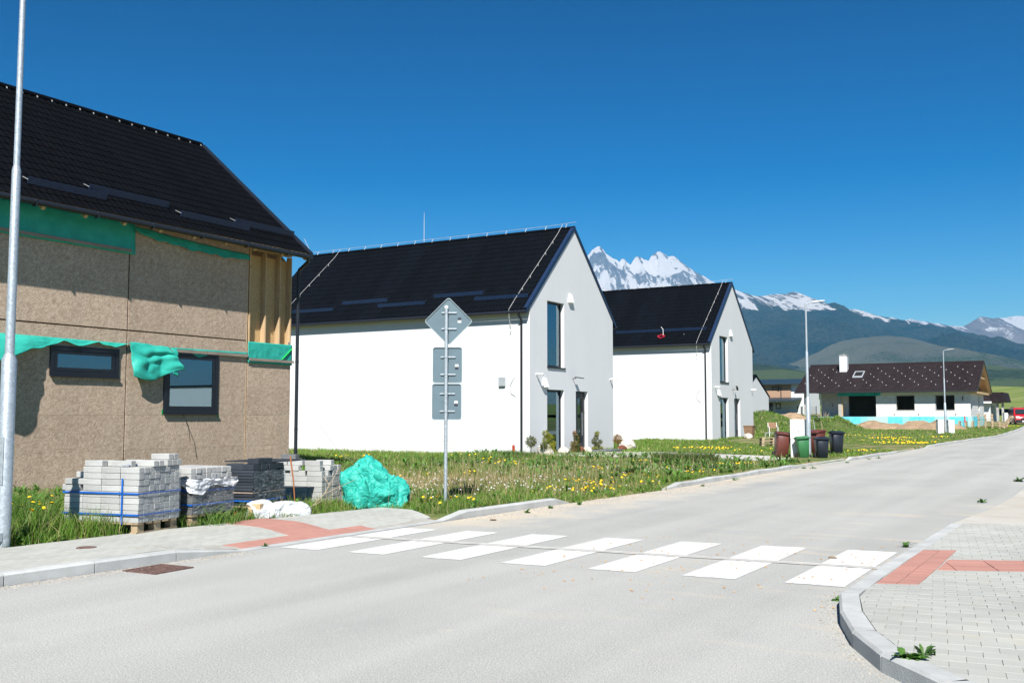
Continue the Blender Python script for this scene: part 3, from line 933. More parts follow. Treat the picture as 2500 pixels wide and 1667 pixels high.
def window_unit(parent, ax, pos, a0, a1, z0, z1, fw=.07, depth=.07, out=1, mullions=(), pane_mat=None, name='window', fm=None):
    """frame with one pane; ax 'x': plane X=pos, spans a along Y; ax 'y': plane Y=pos, spans a along X. out: sign of outward normal"""
    fm = fm or M['frame']
    m = MB()
    def bx(A0, A1, Z0, Z1, d0, d1):
        lo, hi = sorted((pos - out*d1, pos - out*d0))
        if ax == 'x': m.box(lo, hi, A0, A1, Z0, Z1)
        else: m.box(A0, A1, lo, hi, Z0, Z1)
    bx(a0, a1, z0, z0+fw, 0, depth); bx(a0, a1, z1-fw, z1, 0, depth)
    bx(a0, a0+fw, z0+fw, z1-fw, 0, depth); bx(a1-fw, a1, z0+fw, z1-fw, 0, depth)
    f = m.build(name, fm, parent)
    s = MB(); w2 = fw*.75; i0, i1, j0, j1 = a0+fw+.006, a1-fw-.006, z0+fw+.006, z1-fw-.006
    m = s
    bx(i0, i1, j0, j0+w2, .012, depth-.01); bx(i0, i1, j1-w2, j1, .012, depth-.01)
    bx(i0, i0+w2, j0+w2, j1-w2, .012, depth-.01); bx(i1-w2, i1, j0+w2, j1-w2, .012, depth-.01)
    for q in mullions: bx(q-w2/2, q+w2/2, j0+w2, j1-w2, .012, depth-.01)
    s.build('sash', fm, f)
    m = MB(); bx(i0+w2-.005, i1-w2+.005, j0+w2-.005, j1-w2+.005, .032, .040)
    m.build('pane', pane_mat or M['glass'], f)
    return f

# ---------------------------------------------------------------- house under construction, clad with boards (left)
XA = -19.9
hA = thing('timber_house', (XA, 13.5, 0), 'unfinished house clad in brown chipboard with a steep black roof and torn green sheets', 'house')
wins = [(13.47, 15.24, 2.49, 3.15), (16.55, 18.28, 1.66, 3.20)]
m = MB(); m.box(-27.7, -20.075, 6.0, 20.93, -.2, 6.0)
m.prism([(-27.7, 6.0), (-20.075, 6.0), (-23.8, 9.6)], 'y', 6.0, 20.9)
m.build('wall_core', M['osb_in'], hA)
rows = [(-.15, .80), (.80, 1.62), (1.62, 2.37), (2.37, 3.605), (3.635, 4.5), (4.5, 5.3), (5.3, 6.12)]
cols = [(6.0, 9.15), (9.18, 12.15), (12.18, 15.445), (15.48, 19.28), (19.315, 20.95)]
for ci, (y0, y1) in enumerate(cols):
    for z0, z1 in rows:
        if ci == 4 and z0 > 3.3: continue
        if ci == 4 and z1 > 3.3: z1 = 3.56
        g = .0015
        m = MB()
        for q in rect_minus((y0+g, y1-g, z0+g, z1-g), wins):
            m.box(-20.07, XA + random.uniform(-.0015, .0015), q[0], q[1], q[2], q[3])
        m.build('chipboard_panel', M['osb'], hA)
for y in (15.4625, 19.2975, 12.165, 9.165):
    MB().box(-20.07, -19.96, y-.012, y+.012, -.15, 6.1 if y < 19 else 3.56).build('joint_lath', M['timber'] if y > 19 else M['dark'], hA)
MB().box(-20.0, XA+.003, 19.262, 19.281, .0, 6.05).build('joint_lath', M['timber'], hA)
# open stud bay at the upper right corner
for y in (19.36, 19.95, 20.50, 20.935):
    MB().box(-20.07, XA-.002, y-.022, y+.022, 3.56, 6.1).build('stud', M['timber'], hA)
MB().box(-20.075, XA-.004, 19.31, 20.955, 3.40, 3.56).build('sole_plate', M['timber_h'], hA)
MB().box(-20.07, XA+.01, 6.0, 20.955, 6.121, 6.24).build('wall_plate', M['timber_h'], hA)
MB().box(XA-.001, XA+.004, 20.84, 20.9, 3.60, 3.68).build('bracket', M['clip'], hA)
# roof
ez_, rz_ = 6.17, 9.93; xe, xrg = -19.28, -23.8
dsl = Vector((xe-xrg, 0, ez_-rz_)); LnA = dsl.length
ex, ey, en = slope_mats(None, (0, -1, 0), dsl)
tA = tile_mesh('roof_panel', 1.1, LnA, M['roof'])
y = 20.96
for k in range(14):
    o = inst('roof_panel', tA, hA, (0, 0, 0)); place(o, Vector((xrg, y, rz_))-ORIG[hA.name], ex, ey, en); y -= 1.1
yA0 = 20.96-14*1.1
m = MB(); d3 = -.045
P = lambda x, z: (x + en.x*d3, z + en.z*d3)
a_ = (xrg, rz_); b_ = (xe, ez_)
m.prism([(a_[0], a_[1]-.02), (b_[0], b_[1]-.02), (b_[0]-.02, b_[1]-.06), (a_[0], a_[1]-.075)], 'y', yA0, 20.94)
m.prism([(a_[0], a_[1]-.02), (2*xrg-xe, ez_-.02), (2*xrg-xe+.02, ez_-.06), (a_[0], a_[1]-.075)], 'y', yA0, 20.94)
m.build('roof_deck', M['timber_h'], hA)
m = MB(); m.prism([(xrg, rz_+.01), (2*xrg-xe, ez_+.01), (2*xrg-xe, ez_-.015), (xrg, rz_-.015)], 'y', yA0, 20.96); m.build('rear_roof', M['roof'], hA)
# verge, ridge, gutter, downpipe
m = MB(); m.prism([(xrg, rz_+.05), (xe, ez_+.05), (xe, ez_-.14), (xrg, rz_-.14)], 'y', 20.961, 21.145); m.prism([(xrg, rz_+.05), (2*xrg-xe, ez_+.05), (2*xrg-xe, ez_-.14), (xrg, rz_-.14)], 'y', 20.961, 21.145)
m.build('verge_board', M['trim'], hA)
rc = MB(); rc.tube([(xrg, yA0, rz_+.01), (xrg, 20.985, rz_+.01)], .085, 12); ridge = rc.build('ridge_cap', M['roof'], hA, auto=40)
for k in range(36):
    yy_ = 20.9 - k*.42
    if yy_ < yA0: break
    MB().beam((xrg+.06, yy_, rz_+.03), (xrg+.105, yy_, rz_-.055), .03, .012).build('ridge_clip', M['clip'], ridge)
m = MB(); m.tube([(xe+.03, yA0, ez_-.06), (xe+.03, 20.93, ez_-.10)], .065, 12); gut = m.build('gutter', M['trim'], hA, auto=40)
for k in range(10): MB().box(xe-.04, xe+.1, yA0+1.0+k*1.5, yA0+1.03+k*1.5, ez_-.17, ez_-.02).build('gutter_bracket', M['trim'], gut)
m = MB(); m.tube([(xe+.03, 20.88, ez_-.12), (xe-.02, 20.98, ez_-.22), (-19.72, 21.06, ez_-.42), (-19.75, 21.06, ez_-.6), (-19.75, 21.06, -.05)], .05, 12)
dp = m.build('downpipe', M['trim'], hA, auto=40)
for z in (3.1, 1.2): MB().lathe([(.056, 0), (.056, .05)], (-19.75, 21.06, z), 12).build('pipe_clip', M['trim'], dp)
MB().beam((-19.88, 20.9, 3.12), (-19.76, 21.02, 3.12), .012, .012).build('pipe_bracket', M['clip'], dp)
for k in range(9):
    yr = 20.02 - k*1.025 + (0 if k else 0)
    MB().beam((-20.3, yr, ez_+.72), (xe-.06, yr, ez_-.13), .08, .15, (0, 0, 1)).build('rafter_tail', M['timber'], hA)
MB().beam((-19.99, 20.93, 6.66), (xe-.06, 20.93, ez_-.13), .08, .15).build('rafter_tail', M['timber'], hA)
slope = dsl.normalized()
def on_slope(x): return rz_ + (x-xrg)*(ez_-rz_)/(xe-xrg)
for y0, y1, zz in ((12.67, 14.62, 6.64), (14.33, 16.58, 6.84), (16.76, 19.06, 6.63), (18.74, 20.95, 6.79), (9.9, 12.0, 6.84)):
    x = xrg + (zz-.12-rz_)*(xe-xrg)/(ez_-rz_)
    m = MB(); m.beam((x+.03, y0, on_slope(x)+.115), (x+.03, y1, on_slope(x)+.115), .02, .15, (0.35, 0, 1)); g_ = m.build('snow_guard', M['guard'], hA)
    for q in (y0+.02, y1-.03): MB().beam((x-.2, q, on_slope(x-.2)+.05), (x+.02, q, on_slope(x)+.12), .03, .01).build('guard_bracket', M['clip'] if q < y0+.1 else M['trim'], g_)
# windows
for (y0, y1, z0, z1), mu in zip(wins, ((), ())):
    w = window_unit(hA, 'x', XA+.035, y0, y1, z0, z1, fw=.10, depth=.11)
    MB().box(XA+.03, XA+.075, y0+.01, y1-.01, z0-.03, z0+.004).build('sill', M['frame'], w)
    MB().box(-20.068, -20.05, y0, y1, z0, z1).build('unlit_room_sheet', M['dark'], w)  # near-black sheet behind the pane, stands in for the dark room
for y, z in ((16.53, 1.63), (18.30, 1.55)):
    MB().box(XA-.001, XA+.006, y-.012, y+.03, z, z+.13).build('tape', mat('green_tape', (.02, .30, .08), .5), hA)
# turquoise membranes
W = lambda a, f, p=0: a*np.sin(f+p)
m1_ = cloth('membrane', M['membrane'], hA, [(XA+.03, 6, 6.14), (XA+.03, 15.57, 6.20), (XA+.03, 15.58, 5.43), (XA+.03, 6, 5.45)], 90, 12,
      lambda u, v: (.012+.02*fbm(u*22, v*3, 3)+.03*np.sin(v*np.pi)*np.abs(fbm(u*6, v, 2)), 0*u+.02*v*np.sin(u*9), .012*fbm(u*9, v*2, 2)*(v > .5)))
MB().box(XA+.062, XA+.085, 6.0, 15.46, 5.475, 5.545).build('batten', M['batten'], hA)
cloth('membrane', M['membrane'], hA, [(XA+.05, 15.42, 6.14), (XA+.03, 19.22, 5.96), (XA+.04, 19.24, 5.82), (XA+.05, 15.60, 5.98)], 70, 8,
      lambda u, v: (.02+.05*v*(1+fbm(u*14, v*2, 3)), 0*u, -.22*np.sin(np.clip(u*1.0, 0, 1)*np.pi)**.6*(.25+v*.55)*(.7+.5*fbm(u*10, v, 2))))
cloth('membrane', M['membrane'], hA, [(XA+.012, 6, 3.40), (XA+.012, 15.50, 3.30), (XA+.012, 15.50, 3.12), (XA+.04, 6, 2.72)], 130, 14,
      lambda u, v: (v*(.05+.50*sstep(.80, .60, u)+.12*np.abs(fbm(u*16, v*1.5, 3))) + .10*np.sin(v*np.pi)*sstep(.8, .55, u), 0*u,
                    -v*.10*np.abs(np.sin(u*34+.6)) + v*.20*sstep(.70, .79, u) - v*.25*sstep(.70, .62, u) + v*.05*fbm(u*20, v, 2)))
cloth('membrane', M['membrane'], hA, [(XA+.02, 15.50, 3.34), (XA+.02, 16.62, 3.30), (XA+.18, 16.95, 2.72), (XA+.08, 15.52, 2.52)], 44, 28,
      lambda u, v: (.03+.20*np.sin(v*np.pi)*np.abs(fbm(u*1.7+2, v*1.5, 2))*1.6+.10*v*np.abs(np.sin(u*4+v)), .03*fbm(u*2, v*2, 2), .05*fbm(u*2+3, v*1.5, 2)-.10*np.sin(u*np.pi)*v-.05*v*np.sin(u*6)))
cloth('membrane', M['membrane'], hA, [(XA+.15, 16.62, 3.25), (XA+.16, 16.74, 3.24), (XA+.25, 16.80, 2.55), (XA+.24, 16.66, 2.62)], 8, 20,
      lambda u, v: (.04*np.sin(v*9), .05*np.sin(v*5+u), 0*u))
cloth('membrane', M['membrane'], hA, [(XA+.028, 16.45, 3.285), (XA+.028, 19.28, 3.30), (XA+.032, 19.28, 3.20), (XA+.032, 16.45, 3.20)], 60, 6,
      lambda u, v: (.012*np.abs(fbm(u*20, v*2, 3)), 0*u, -.12*v*np.exp(-((u-.42)/.08)**2)+.05*v*sstep(.1, .25, u)*sstep(.35, .2, u)-.03*v*fbm(u*15, v, 2)))
MB().box(XA+.045, XA+.068, 16.42, 19.27, 3.175, 3.25).build('batten', M['batten'], hA)
cloth('membrane', M['membrane'], hA, [(XA+.018, 19.29, 3.60), (XA+.018, 20.975, 3.60), (XA+.02, 20.975, 3.02), (XA+.02, 19.29, 3.02)], 44, 18,
      lambda u, v: (.012+.03*np.sin(v*np.pi)*np.abs(fbm(u*9, v*4, 3)), 0*u, 0*u))
MB().box(XA+.05, XA+.075, 19.32, 21.02, 3.085, 3.155).build('batten', M['batten'], hA)
m = MB(); m.beam((XA+.062, 20.55, 3.17), (XA+.058, 20.95, 3.50), .006, .045, (1, 0, 0)); m.build('strap', mat('bright_green_strap', (.02, .42, .06), .5), hA)
# stray wire on the lower wall
m = MB(); m.tube([(XA+.02, 17.15, 1.66), (XA+.18, 17.2, 1.35), (XA+.2, 17.25, .98)], .008, 5); m.build('cable_end', M['dark'], hA)
m = MB(); m.tube([(XA+.3, 20.2, 1.35), (XA+.25, 20.5, .9), (XA+.2, 20.85, .5), (XA+.3, 21.3, .35)], .006, 5); m.build('cable_end', M['clip'], hA)
# ---------------------------------------------------------------- two white rendered houses, gable to the road
def make_render(name, c):
    t = NT(name)
    cc = t.mix(t.ramp(t.noise(.5, 5, .6), .3, .7), tuple(x*.965 for x in c), c)
    s = t.sep()
    low = t.math('MULTIPLY', t.ramp(s[2], .05, .7, 1, 0), t.ramp(t.noise(3, 5, .7), .45, .7))
    cc = t.mix(t.math('MULTIPLY', low, .35), cc, (.50, .47, .42))
    streak = t.ramp(t.noise(2, 4, .6, vec=t.map(scale=(1.6, 1.6, .08))), .55, .75, 0, .12)
    cc = t.mix(streak, cc, (.45, .45, .43))
    t.bump(t.noise(130, 3, .7), .25, .004)
    return t.fin(cc, .88, spec=.15)
M['white'] = make_render('white_render', (.60, .615, .625))
M['gable_grey'] = make_render('pale_grey_render', (.74, .755, .755))
M['plastic_white'] = mat('white_plastic', (.80, .80, .79), .4, .03, spec=.4)
M['plastic_black'] = mat('black_plastic', (.02, .02, .022), .45, .1, spec=.4)
M['meter_grey'] = mat('meter_grey', (.42, .45, .47), .4, .06, metal=.3)
M['wire'] = mat('aluminium_wire', (.70, .70, .68), .4, .05, metal=.5)
M['cable_white'] = mat('white_cable', (.7, .7, .68), .6, .05)
M['steel'] = mat('brushed_steel', (.50, .50, .49), .35, .08, metal=.8)

def white_house(y0, label, first):
    X0 = -19.9; X1 = -35.2; y1 = y0+7.8; ym = (y0+y1)/2
    ze, zr_ = 6.02, 9.72
    h = thing('white_house', (X0, y0, 0), label, 'house', group='pair of white gabled houses')
    g = ORIG[h.name]
    OP = [(y0+1.45, y0+2.95, 3.62, 6.38), (y0+1.43, y0+2.92, .10, 2.69), (y0+4.0, y0+5.15, .10, 2.67)]
    dpt = .22
    # gable wall with openings
    m = MB()
    ya = sorted({y0, y1, ym} | {v for o in OP for v in o[:2]}); za = sorted({-.3, ze} | {v for o in OP for v in o[2:4] if v < ze})
    for i in range(len(ya)-1):
        for j in range(len(za)-1):
            cy_, cz_ = (ya[i]+ya[i+1])/2, (za[j]+za[j+1])/2
            if any(o[0] < cy_ < o[1] and o[2] < cz_ < o[3] for o in OP): continue
            m.add([(X0, ya[i], za[j]), (X0, ya[i+1], za[j]), (X0, ya[i+1], za[j+1]), (X0, ya[i], za[j+1])], [(0, 1, 2, 3)])
    roofz = lambda y: zr_ - abs(y-ym)*(zr_-ze)/(ym-y0)
    for i in range(len(ya)-1):
        a, b = ya[i], ya[i+1]; za_, zb_ = roofz(a), roofz(b)
        cy_ = (a+b)/2
        zb0 = 6.38 if OP[0][0] < cy_ < OP[0][1] else ze
        if zb0 > ze: m.add([(X0, a, zb0), (X0, b, zb0), (X0, b, zb_), (X0, a, za_)], [(0, 1, 2, 3)])
        elif za_ - ze < 1e-5: m.add([(X0, a, ze), (X0, b, ze), (X0, b, zb_)], [(0, 1, 2)])
        elif zb_ - ze < 1e-5: m.add([(X0, a, ze), (X0, b, ze), (X0, a, za_)], [(0, 1, 2)])
        else: m.add([(X0, a, ze), (X0, b, ze), (X0, b, zb_), (X0, a, za_)], [(0, 1, 2, 3)])
    for a, b, c, d in OP:
        q = X0-dpt
        m.add([(X0, a, c), (X0, a, d), (q, a, d), (q, a, c)], [(0, 1, 2, 3)]); m.add([(X0, b, c), (X0, b, d), (q, b, d), (q, b, c)], [(3, 2, 1, 0)])
        m.add([(X0, a, d), (X0, b, d), (q, b, d), (q, a, d)], [(0, 1, 2, 3)]); m.add([(X0, a, c), (X0, b, c), (q, b, c), (q, a, c)], [(3, 2, 1, 0)])
    me_o = m.build('gable_wall', M['white'], h)
    m = MB()
    m.add([(X0, y0, -.3), (X0, y0, ze), (X1, y0, ze), (X1, y0, -.3)], [(0, 1, 2, 3)])
    m.add([(X0, y1, -.3), (X0, y1, ze), (X1, y1, ze), (X1, y1, -.3)], [(3, 2, 1, 0)])
    m.add([(X1, y0, -.3), (X1, y0, ze), (X1, ym, zr_), (X1, y1, ze), (X1, y1, -.3)], [(0, 1, 2, 3, 4)])
    m.build('side_wall', M['white'], h)
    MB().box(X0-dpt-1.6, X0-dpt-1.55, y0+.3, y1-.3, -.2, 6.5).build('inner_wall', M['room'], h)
    # windows, door
    for k, (a, b, c, d) in enumerate(OP[:2]):
        w = window_unit(h, 'x', X0-dpt+.06, a+.005, b-.005, c+.01, d-.01, fw=.045, depth=.07)
        if k == 0:
            MB().box(X0-dpt+.06, X0+.05, a-.02, b+.06, c-.045, c+.004).build('sill', M['trim'], w)
        else:
            MB().box(X0-dpt+.06, X0+.12, a-.03, b+.05, c-.08, c+.004).build('sill', M['meter_grey'], w)
        # curtain half drawn behind the glass
        n_ = 40; P = []
        for i in range(n_):
            yy_ = a+.62+(b-a-.7)*i/(n_-1); xx = X0-dpt-.14+.035*math.sin(i*1.35)+.01*math.sin(i*3.1)
            P += [(xx, yy_, c+.06), (xx, yy_, d-.05)]
        cu = MB().add(P, [(2*i, 2*i+2, 2*i+3, 2*i+1) for i in range(n_-1)]).build('curtain', M['curtain'], w, smooth=True)
    a, b, c, d = OP[2]
    dr = window_unit(h, 'x', X0-dpt+.06, a+.005, b-.005, c+.03, d-.01, fw=.16, depth=.08, mullions=(a+.42, b-.30), name='door')
    MB().tube([(X0-dpt+.12, b-.36, .75), (X0-dpt+.12, b-.36, 1.75)], .018, 8).build('handle', M['steel'], dr)
    MB().box(X0-dpt, X0+.06, a-.02, b+.02, .03, .105).build('threshold', M['meter_grey'], dr)
    # roof
    eo = .27
    sl = (zr_-ze)/(ym-y0)
    rz2 = zr_+.10; ye = y0-eo; zee = rz2 - (ym-ye)*sl
    dn = Vector((0, ye-ym, zee-rz2)); Ln = dn.length
    ex, ey, en = slope_mats(None, (-1, 0, 0), dn)
    tm = tile_mesh('roof_panel', 1.1, Ln, M['roof2'])
    for k in range(14):
        o = inst('roof_panel', tm, h, (0, 0, 0)); place(o, Vector((X0+.02-k*1.1, ym, rz2))-g, ex, ey, en)
    xb = X0+.02-14*1.1
    m = MB()
    for sgn in (-1, 1):
        yo = ym + sgn*(ym-ye)
        m.prism([(ym, rz2-.02), (yo, zee-.02), (yo, zee-.06), (ym, rz2-.08)], 'x', xb, X0+.015)
    m.build('roof_deck', M['trim'], h)
    m = MB(); yo = 2*ym-ye
    m.prism([(ym, rz2+.02), (yo, zee+.02), (yo, zee-.015), (ym, rz2-.015)], 'x', xb, X0+.015); m.build('rear_roof', M['roof2'], h)
    m = MB()
    for sgn in (-1, 1):
        yo = ym + sgn*(ym-ye)
        m.prism([(ym, rz2+.07), (yo, zee+.07), (yo, zee-.13), (ym, rz2-.13)], 'x', X0+.021, X0+.045)
        m.prism([(ym, rz2+.075), (yo, zee+.075), (yo, zee+.055), (ym, rz2+.055)], 'x', X0-.12, X0+.045)
    m.build('verge_trim', M['guard'], h)
    rc = MB(); rc.tube([(xb, ym, rz2+.0), (X0+.04, ym, rz2+.0)], .08, 12); rdg = rc.build('ridge_cap', M['roof2'], h, auto=40)
    m = MB(); m.tube([(xb, ye-.05, zee-.07), (X0+.03, ye-.05, zee-.10)], .06, 12); gut = m.build('gutter', M['trim'], h, auto=40)
    m = MB(); m.tube([(X0-.34, ye-.05, zee-.12), (X0-.34, ye-.03, zee-.22), (X0-.34, y0-.09, zee-.42), (X0-.34, y0-.09, -.02)], .045, 12); dp = m.build('downpipe', M['trim'], h, auto=40)
    MB().tube([(X0-.2, 2*ym-ye+.05, zee-.1), (X0+.06, 2*ym-ye+.05, zee-.1)], .055, 10).build('gutter_end', M['trim'], h)
    # snow guards staggered along the eave
    def sz(y): return rz2 - (ym-y)*sl
    gl = [(-33.0, -30.5, .55), (-30.2, -27.6, .85), (-27.9, -25.3, .55), (-25.05, -22.5, .85), (-22.74, -20.15, .55)] if first else [(-34.5, -30.9, .85), (-31.2, -26.6, .55), (-26.3, -20.4, .85)]
    for a, b, dy in gl:
        yy_ = y0-eo+dy
        m = MB(); m.beam((a, yy_, sz(yy_)+.11), (b, yy_, sz(yy_)+.11), .02, .15, (0, -.3, 1)); gd = m.build('snow_guard', M['guard'], h)
        for q in (a+.03, b-.03): MB().beam((q, yy_+.2, sz(yy_+.2)+.05), (q, yy_, sz(yy_)+.12), .03, .01).build('guard_bracket', M['trim'], gd)
    # lightning conductor
    m = MB(); zc = rz2+.2
    m.tube([(xb+.1, ym, zc), (X0-1.2, ym, zc), (X0+.12, ym, zc+.05)], .008, 5)
    for xt, xt2 in ((X0-.55, X0-.75), (-33.2, -33.6)):
        m.tube([(xt, ym-.02, zc), (xt-.03, ym-.4, sz(ym-.4)+.13), (xt2, ye+.4, sz(ye+.4)+.13), (xt2-.02, ye-.08, zee+.02), (xt2-.02, ye-.06, zee-.35)], .009, 5)
    lc = m.build('lightning_conductor', M['wire'], h)
    for k in range(15):
        x = X0-.35-k*1.03
        MB().tube([(x, ym-.11, rz2+.02), (x, ym-.06, rz2+.12), (x, ym, zc)], .013, 5).build('wire_holder', M['wire'], lc)
    for k in range(5):
        f = (k+.7)/5.6; yy_ = ym-.4 + (ye+.4-ym+.4)*f
        for xt, xt2 in ((X0-.58, X0-.75), (-33.23, -33.6)):
            x = xt+(xt2-xt)*f
            MB().tube([(x, yy_, sz(yy_)+.02), (x, yy_-.02, sz(yy_)+.13)], .016, 5).build('wire_holder', M['wire'], lc)
    if first:
        MB().tube([(-28.0, ym, zc-.1), (-28.0, ym, zc+.9), (-28.0, ym, zc+1.35)], [.016, .014, .006], 6).build('lightning_rod', M['wire'], h)
        MB().tube([(-35.15, ym, zc-.1), (-35.6, ym-.1, zc+.75)], .01, 5).build('lightning_rod', M['wire'], h)
    else:
        m = MB()
        cc_ = Vector((-23.1, y0-eo+.45, sz(y0-eo+.45)+.09))
        pts = [cc_ + Vector((.2*math.cos(t_)*(1+.15*math.sin(3*t_)), .10*math.sin(t_), .03*math.sin(5*t_)+.09*math.sin(t_))) for t_ in np.linspace(0, 11, 36)]
        m.tube(pts, .02, 5); m.build('cable_coil', mat('red_cable', (.55, .02, .05), .5), h)
        m = MB(); m.tube([cc_+Vector((.1, .1, .05)), cc_+Vector((.05, .2, .45)), cc_+Vector((-.1, .25, .6))], .015, 5); m.build('loose_cable', M['cable_white'], h)
    # wall fittings on the gable
    m = MB(); ya_ = y0+3.28
    m.hexa([(X0, ya_, 6.46), (X0+.13, ya_, 6.46), (X0+.13, ya_+.42, 6.46), (X0, ya_+.42, 6.46), (X0, ya_+.1, 6.86), (X0+.06, ya_+.1, 6.86), (X0+.06, ya_+.32, 6.86), (X0, ya_+.32, 6.86)])
    m.build('alarm_siren', M['plastic_white'], h, bevel=.015)
    m = MB(); ya_ = y0+.98
    m.hexa([(X0, ya_, 2.76), (X0+.14, ya_, 2.76), (X0+.14, ya_+.42, 2.76), (X0, ya_+.42, 2.76), (X0, ya_+.1, 3.16), (X0+.06, ya_+.1, 3.16), (X0+.06, ya_+.32, 3.16), (X0, ya_+.32, 3.16)])
    m.build('motion_sensor', M['plastic_white'], h, bevel=.015)
    for yc in (y0+.52, y0+7.45):
        m = MB(); m.lathe([(.05, 0), (.05, .02)], (0, 0, 0), 12)
        m = MB(); m.tube([(X0, yc, 3.27), (X0+.05, yc, 3.30), (X0+.08, yc, 3.30)], .03, 8); m.tube([(X0+.08, yc-.02, 3.30), (X0+.30, yc+.06, 3.27)], .045, 10)
        cm = m.build('camera', M['plastic_white'], h, auto=40)
        MB().tube([(X0+.301, yc+.06, 3.27), (X0+.312, yc+.064, 3.269)], .034, 10).build('lens', M['plastic_black'], cm)
    m = MB(); yl = y0+3.72
    m.tube([(X0, yl, 3.2), (X0+.16, yl, 3.22)], .02, 6)
    if first: m.cbox((X0+.30, yl+.05, 3.24), (.34, .24, .035), Matrix.Rotation(.15, 3, 'Y'))
    else: m.cbox((X0+.26, yl+.1, 3.30), (.10, .26, .22), Matrix.Rotation(.4, 3, 'X') @ Matrix.Rotation(.5, 3, 'Z'))
    m.build('floodlight', M['plastic_black'], h)
    # fittings on the long wall
    if first:
        MB().box(-21.32, -21.03, y0-.10, y0, 2.80, 3.17).build('meter_box', M['meter_grey'], h, bevel=.01)
    for s_ in ((0,) if not first else (0,)):
        m = MB(); m.tube([(-20.6, y0-.02, 3.16), (-20.72, y0-.06, 3.0), (-20.82, y0-.05, 2.77), (-20.74, y0-.04, 2.52), (-20.55, y0-.02, 2.39)], .012, 5)
        m.tube([(-20.68, ye-.05, zee-.3), (-20.72, y0-.1, zee-.75), (-20.8, y0-.06, zee-.95), (-20.75, y0-.05, zee-.55)], .01, 5)
        m.build('loose_cable', M['cable_white'], h)
    return h
hB = white_house(34.55, 'white house with black roof nearest to the road sign, shrubs along its gable', True)
hC = white_house(55.8, 'white house farther along, with a red cable coil on its black roof', False)
# ---------------------------------------------------------------- bungalow shell built of white aerated blocks
M['block'] = mat('aerated_block', (.60, .60, .585), .92, .06, 3, .35, 60, rnd=.05)
M['tile_brown'] = make_roof_metal('brown_concrete_tile', (.020, .0155, .0165))
def make_xps(name, c):
    t = NT(name)
    cc = t.mix(t.ramp(t.noise(2.5, 5, .65), .35, .7), c, tuple(min(1, x*1.25+.06) for x in c))
    cc = t.mix(t.ramp(t.rnd(), .25, .9, 0, .8), cc, (.42, .66, .66))
    cc = t.mix(t.ramp(t.noise(7, 5, .7), .62, .74, 0, .6), cc, (.05, .22, .26))
    return t.fin(cc, .8, spec=.2)
M['xps'] = make_xps('turquoise_insulation_board', (.08, .46, .56))
M['concrete'] = mat('bare_concrete', (.36, .35, .32), .9, .12, 2, .4, 30)
M['membrane_teal'] = mat('teal_roof_membrane', (.02, .36, .38), .6, .12, 2)
def block_wall(parent, ax, pos, thick, polys, holes, bw, bh, z0, mt, name='block', out=-1, gap=.006):
    """wall of single blocks; ax 'y': plane Y=pos, spans X; ax 'x': plane X=pos, spans Y"""
    n = 0
    for poly in polys:
        hp = halfplanes(poly)
        a0 = min(p[0] for p in poly); a1 = max(p[0] for p in poly); zt1 = max(p[1] for p in poly)
        r = 0
        while z0+r*bh < zt1:
            i = 0; offs = -(r % 2)*bw*.45
            while a0+offs+i*bw < a1:
                x0, x1 = a0+offs+i*bw+gap/2, a0+offs+(i+1)*bw-gap/2; zz0, zz1 = z0+r*bh+gap/2, z0+(r+1)*bh-gap/2
                i += 1
                m = MB(); ok = False
                for q in rect_minus((x0, x1, zz0, zz1), holes):
                    pl = clip_poly([(q[0], q[2]), (q[1], q[2]), (q[1], q[3]), (q[0], q[3])], hp)
                    if len(pl) < 3 or area(pl) < .003: continue
                    d = random.uniform(-.003, .003); lo, hi = sorted((pos+d, pos-out*thick))
                    m.prism(pl, ax, lo, hi); ok = True
                if ok: m.build(name, mt, parent); n += 1
            r += 1
    return n
YW = 96.85; ZF = 1.53
hD = thing('block_bungalow', (-17.5, YW, float(zt(YW))), 'unfinished white block bungalow with brown tiled roof and turquoise base', 'house')
dwin = [(-16.87, -15.34, 2.15, 3.43), (-13.52, -11.98, 2.15, 3.42)]
block_wall(hD, 'y', YW, .3, [[(-18.68, ZF), (-10.66, ZF), (-10.66, 3.82), (-18.68, 3.82)]], dwin, .6, .25, ZF, M['block'], out=-1)
block_wall(hD, 'x', -10.66, .3, [[(YW+.31, ZF), (107.6, ZF), (107.6, 3.82), (YW+.31, 3.82)]], [(103.0, 104.2, 2.1, 3.4)], .6, .25, ZF, M['block'], out=1)
# set-back terrace wall, rear and inner walls
for r in [((-24.3, -21.9), (99.4, 99.7))]:
    block_wall(hD, 'y', 99.4, .3, [[(-24.3, ZF), (-21.7, ZF), (-21.7, 3.9), (-24.3, 3.9)]], [], .6, .25, ZF, M['block'], out=-1)
m = MB(); m.box(-24.3, -24.0, 99.71, 107.6, ZF, 3.85); m.box(-24.3, -19.25, 107.3, 107.6, ZF, 3.85); m.box(-18.75, -10.96, 107.3, 107.6, ZF, 3.85)
m.box(-18.7, -18.4, YW+.31, 103, ZF, 3.85); m.box(-14.6, -14.4, YW+.31, 107.2, ZF, 3.85)
m.build('inner_wall', M['block'], hD)
MB().box(-25.3, -10.67, YW+.01, 107.6, ZF-.25, ZF-.002).build('floor_slab', M['concrete'], hD)
MB().box(-25.2, -10.75, YW+.05, 107.5, 3.84, 3.9).build('ceiling', M['dark'], hD)
MB().box(-25.3, -10.7, YW+.02, 107.6, -.2, ZF-.26).build('foundation', M['concrete'], hD)
for x0, x1 in ((-22.1, -21.8), (-25.3, -25.05)):
    MB().box(x0, x1, YW-.02, YW+.3, ZF-1.0 if x0 > -24 else ZF, 3.82).build('column', M['concrete'], hD)
MB().box(-21.795, -21.72, YW+.02, YW+.25, ZF, 3.4).build('formwork_board', M['timber'], hD)
x = -25.3
